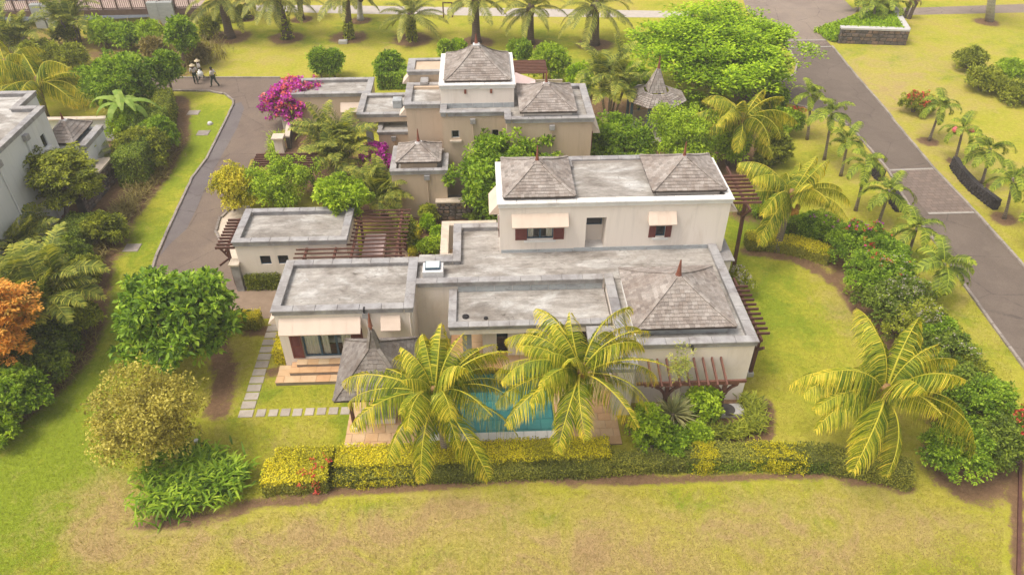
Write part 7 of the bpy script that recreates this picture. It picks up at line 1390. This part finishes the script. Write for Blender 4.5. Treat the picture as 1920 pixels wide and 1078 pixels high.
def person(label, foot, rz, stride, arms, hat, bag=False):
    """arms: (left hand, right hand) positions in metres, body faces -Y"""
    o = empty('person', label, 'person', at(*foot), rz, 'garden workers on the drive'); s = stride
    J = {'pel': (0, 0, .93), 'che': (0, .0, 1.22), 'sho': (0, 0, 1.40), 'nec': (0, -.01, 1.47), 'hea': (0, -.03, 1.58), 'top': (0, -.02, 1.68), 'sl': (.19, 0, 1.39), 'sr': (-.19, 0, 1.39), 'hl': (.09, 0, .9), 'hr': (-.09, 0, .9),
         'kl': (.10, -s * .55 - .03, .49), 'kr': (-.10, s * .35 - .03, .49), 'al': (.10, -s * .9, .08), 'ar': (-.10, s * 1.1, .10), 'tl': (.11, -s * .9 - .17, .035), 'tr': (-.11, s * 1.1 - .16, .04), 'hdl': arms[0], 'hdr': arms[1]}
    for a, sh, hd in (('el', 'sl', 'hdl'), ('er', 'sr', 'hdr')): p, q = Vector(J[sh]), Vector(J[hd]); J[a] = tuple(p.lerp(q, .52) + Vector((.05 if a == 'el' else -.05, .07, -.02)))
    ks = list(J); ix = {k: i for i, k in enumerate(ks)}; E_ = [(ix[a], ix[b]) for a, b in (('pel', 'che'), ('che', 'sho'), ('sho', 'nec'), ('nec', 'hea'), ('hea', 'top'), ('sho', 'sl'), ('sho', 'sr'), ('pel', 'hl'), ('pel', 'hr'), ('hl', 'kl'), ('kl', 'al'), ('al', 'tl'), ('hr', 'kr'), ('kr', 'ar'), ('ar', 'tr'), ('sl', 'el'), ('el', 'hdl'), ('sr', 'er'), ('er', 'hdr'))]
    rad = {'pel': .13, 'che': .14, 'sho': .11, 'nec': .055, 'hea': .095, 'top': .06, 'sl': .065, 'sr': .065, 'hl': .09, 'hr': .09, 'kl': .058, 'kr': .058, 'al': .04, 'ar': .04, 'tl': .035, 'tr': .035, 'el': .042, 'er': .042, 'hdl': .03, 'hdr': .03}
    skinned('body', [J[k] for k in ks], E_, [rad[k] for k in ks], M['skin'], o)
    # fingers: palm chains with five digits each
    for hd, el in (('hdl', 'el'), ('hdr', 'er')):
        d = (Vector(J[hd]) - Vector(J[el])).normalized(); sx = Vector((0, 1, 0)).cross(d).normalized() if abs(d.y) < .9 else Vector((1, 0, 0)); fy_ = d.cross(sx); vs = [J[hd]]; es = []; rs = [.03]
        for k, (off, ln) in enumerate(((-.03, .085), (-.01, .1), (.01, .095), (.03, .075), (-.045, .06))):
            b_ = Vector(J[hd]) + d * (.05 if k < 4 else .01) + fy_ * off; m_ = b_ + d * ln * .5 + (fy_ * -.03 if k == 4 else Vector((0, 0, 0))); t_ = b_ + d * ln * .95 + sx * .025; i0_ = len(vs); vs += [tuple(b_), tuple(m_), tuple(t_)]; es += [(0, i0_), (i0_, i0_ + 1), (i0_ + 1, i0_ + 2)]; rs += [.012, .009, .007]
        skinned('hand', vs, es, rs, M['skin'], o)
    sh = ['pel', 'che', 'sho', 'sl', 'sr', 'el', 'er']; si = {k: i for i, k in enumerate(sh)}; skinned('shirt', [J[k] for k in sh], [(si[a], si[b]) for a, b in (('pel', 'che'), ('che', 'sho'), ('sho', 'sl'), ('sho', 'sr'), ('sl', 'el'), ('sr', 'er'))], [.155, .16, .125, .085, .085, .062, .062], M['shirt'], o)
    tr_ = ['pel', 'hl', 'hr', 'kl', 'kr', 'al', 'ar']; ti = {k: i for i, k in enumerate(tr_)}; skinned('trousers', [J[k] for k in tr_], [(ti[a], ti[b]) for a, b in (('pel', 'hl'), ('pel', 'hr'), ('hl', 'kl'), ('kl', 'al'), ('hr', 'kr'), ('kr', 'ar'))], [.145, .108, .108, .078, .078, .062, .062], M['trousers'], o)
    for a, t in (('al', 'tl'), ('ar', 'tr')): skinned('boot', [J[a], J[t]], [(0, 1)], [.055, .045], M['boots'], o)
    if hat: mb = MB(); mb.lathe((0, -.03, 1.64), [(.24, -.02), (.23, 0), (.12, .03), (.11, .1), (.05, .13)], 14); mb.obj('hat', M['straw'], o, True)
    else: mb = MB(); mb.lathe((0, -.01, 1.56), [(.085, .0), (.112, .06), (.095, .13), (.04, .16)], 12); mb.obj('hair', M['blackhair'], o, True)
    for sx in (-.035, .035): mb = MB(); mb.box(sx - .014, sx + .014, -.131, -.118, 1.585, 1.6); mb.obj('eye', M['blackhair'], o)
    mb = MB(); mb.poly([(-.018, -.122, 1.545), (.018, -.122, 1.545), (0, -.155, 1.55)]); mb.poly([(-.018, -.122, 1.545), (0, -.155, 1.55), (0, -.122, 1.59)]); mb.poly([(.018, -.122, 1.545), (0, -.122, 1.59), (0, -.155, 1.55)]); mb.obj('nose', M['skin'], o)
    return o
person('worker in wide hat and pale shirt, leftmost of three on the drive', (369, 158), R(35), .08, ((.27, -.05, .86), (-.26, -.06, .88)), True)
o = person('worker in pale shirt and straw hat carrying a white sack behind the leftmost one', (379, 149), R(-60), .22, ((.33, -.08, .92), (-.25, .0, .85)), True)
hp = o.matrix_basis @ Vector((.36, -.1, .82)); mb = MB(); mb.lathe((0, 0, 0), [(.1, -.42), (.24, -.34), (.27, -.15), (.17, .02), (.05, .1), (.07, .16)], 12); sk_ = mb.obj('white_sack', M['sack'], None, True); sk_.location = hp; tag(sk_, 'bulging white sack held by the straw-hatted worker', 'sack')
person('bareheaded dark-haired worker in pale shirt walking along the drive, rightmost of three', (404, 163), R(-100), .3, ((.24, -.22, .95), (-.24, .18, .95)), False)

# ------------------------------------------------------------------ grass: short tufts standing over the nearer lawns
def grass_tufts():
    xs, ys, dry, lush, soil = LAWN_DATA; rng = np.random.default_rng(99); n = 260000
    Y = 14.2 + 26 * rng.uniform(0, 1, n) ** 1.6; X = (rng.uniform(-1, 1, n)) * (18.5 + (Y - 14) * .62)
    ix = np.clip(np.searchsorted(xs, X), 0, len(xs) - 1); iy = np.clip(np.searchsorted(ys, Y), 0, len(ys) - 1); d, l, so = dry[iy, ix], lush[iy, ix], soil[iy, ix]
    ok = (so + rng.uniform(-.3, .3, n) < .35)
    for (x0, x1, y0, y1) in ((-10.3, 12.0, 25.3, 36.5), (-6.5, 5.8, 21.0, 27), (-13.9, -4, 31.5, 37), (-10.3, -5.8, 25.3, 27), (5.6, 11.9, 23.4, 31), (-11.5, -10.75, 23.3, 31), (-10.8, -6.5, 23.4, 24.0), (-15, -10.3, 29.9, 40), (-9.5, 17, 19.3, 21.3), (-6, 7, 38, 48)): ok &= ~((X > x0) & (X < x1) & (Y > y0) & (Y < y1))
    P = [at(*q)[:2] for q in RL[8:] + RR[5:][::-1]]; poly = np.array(P); inside = np.zeros(n, bool); j = len(poly) - 1
    for i in range(len(poly)):
        yi, yj, xi, xj = poly[i, 1], poly[j, 1], poly[i, 0], poly[j, 0]; inside ^= ((yi > Y) != (yj > Y)) & (X < (xj - xi) * (Y - yi) / (yj - yi + 1e-12) + xi); j = i
    dl = np.array([at(*q)[:2] for q in DL]); xd = np.interp(Y, dl[::-1, 1], dl[::-1, 0], left=-99, right=-99); drive_ = (Y > 29.5) & (X > xd - .2) & (X < -12)
    ok &= ~inside & ~drive_; X, Y, d, l = X[ok], Y[ok], d[ok], l[ok]; k = len(X)
    patch = np.sin(X * .9 + 1.3 * np.sin(Y * .7)) * np.sin(Y * 1.1 + X * .4) * .22; t = np.clip(.42 + .5 * (l - .4) - .75 * (d - .1) + patch + rng.normal(0, .13, k), 0, 1)
    me = leaf_mesh('grass_tufts', np.column_stack([X, Y, np.full(k, .004)]), rnd_dirs(rng, k, 1.6), rnd_dirs(rng, k, .4), .075 * rng.uniform(.6, 1.5, k), .02, t, M['grass'], .1, .1)
    tag(link(bpy.data.objects.new('grass_tufts', me)), kind='stuff')
M['grass'] = leafmat('grass_blades', (.37, .275, .12), (.385, .345, .055), (.25, .305, .025), .25, .8)
grass_tufts()

# ------------------------------------------------------------------ thin warm haze added over the site to lift the dark tones
mb = MB(); mb.box(-900, 900, -400, 1000, -2.4, 27); hz_m = bpy.data.materials.new('haze'); hz_m.use_nodes = True; hn = hz_m.node_tree; hn.nodes.remove(hn.nodes['Principled BSDF'])
pvz = hn.nodes.new('ShaderNodeVolumePrincipled'); pvz.inputs['Color'].default_value = (.95, .93, .9, 1); pvz.inputs['Density'].default_value = HAZE; hn.links.new(pvz.outputs[0], hn.nodes['Material Output'].inputs['Volume'])
tag(mb.obj('haze', hz_m), kind='stuff')
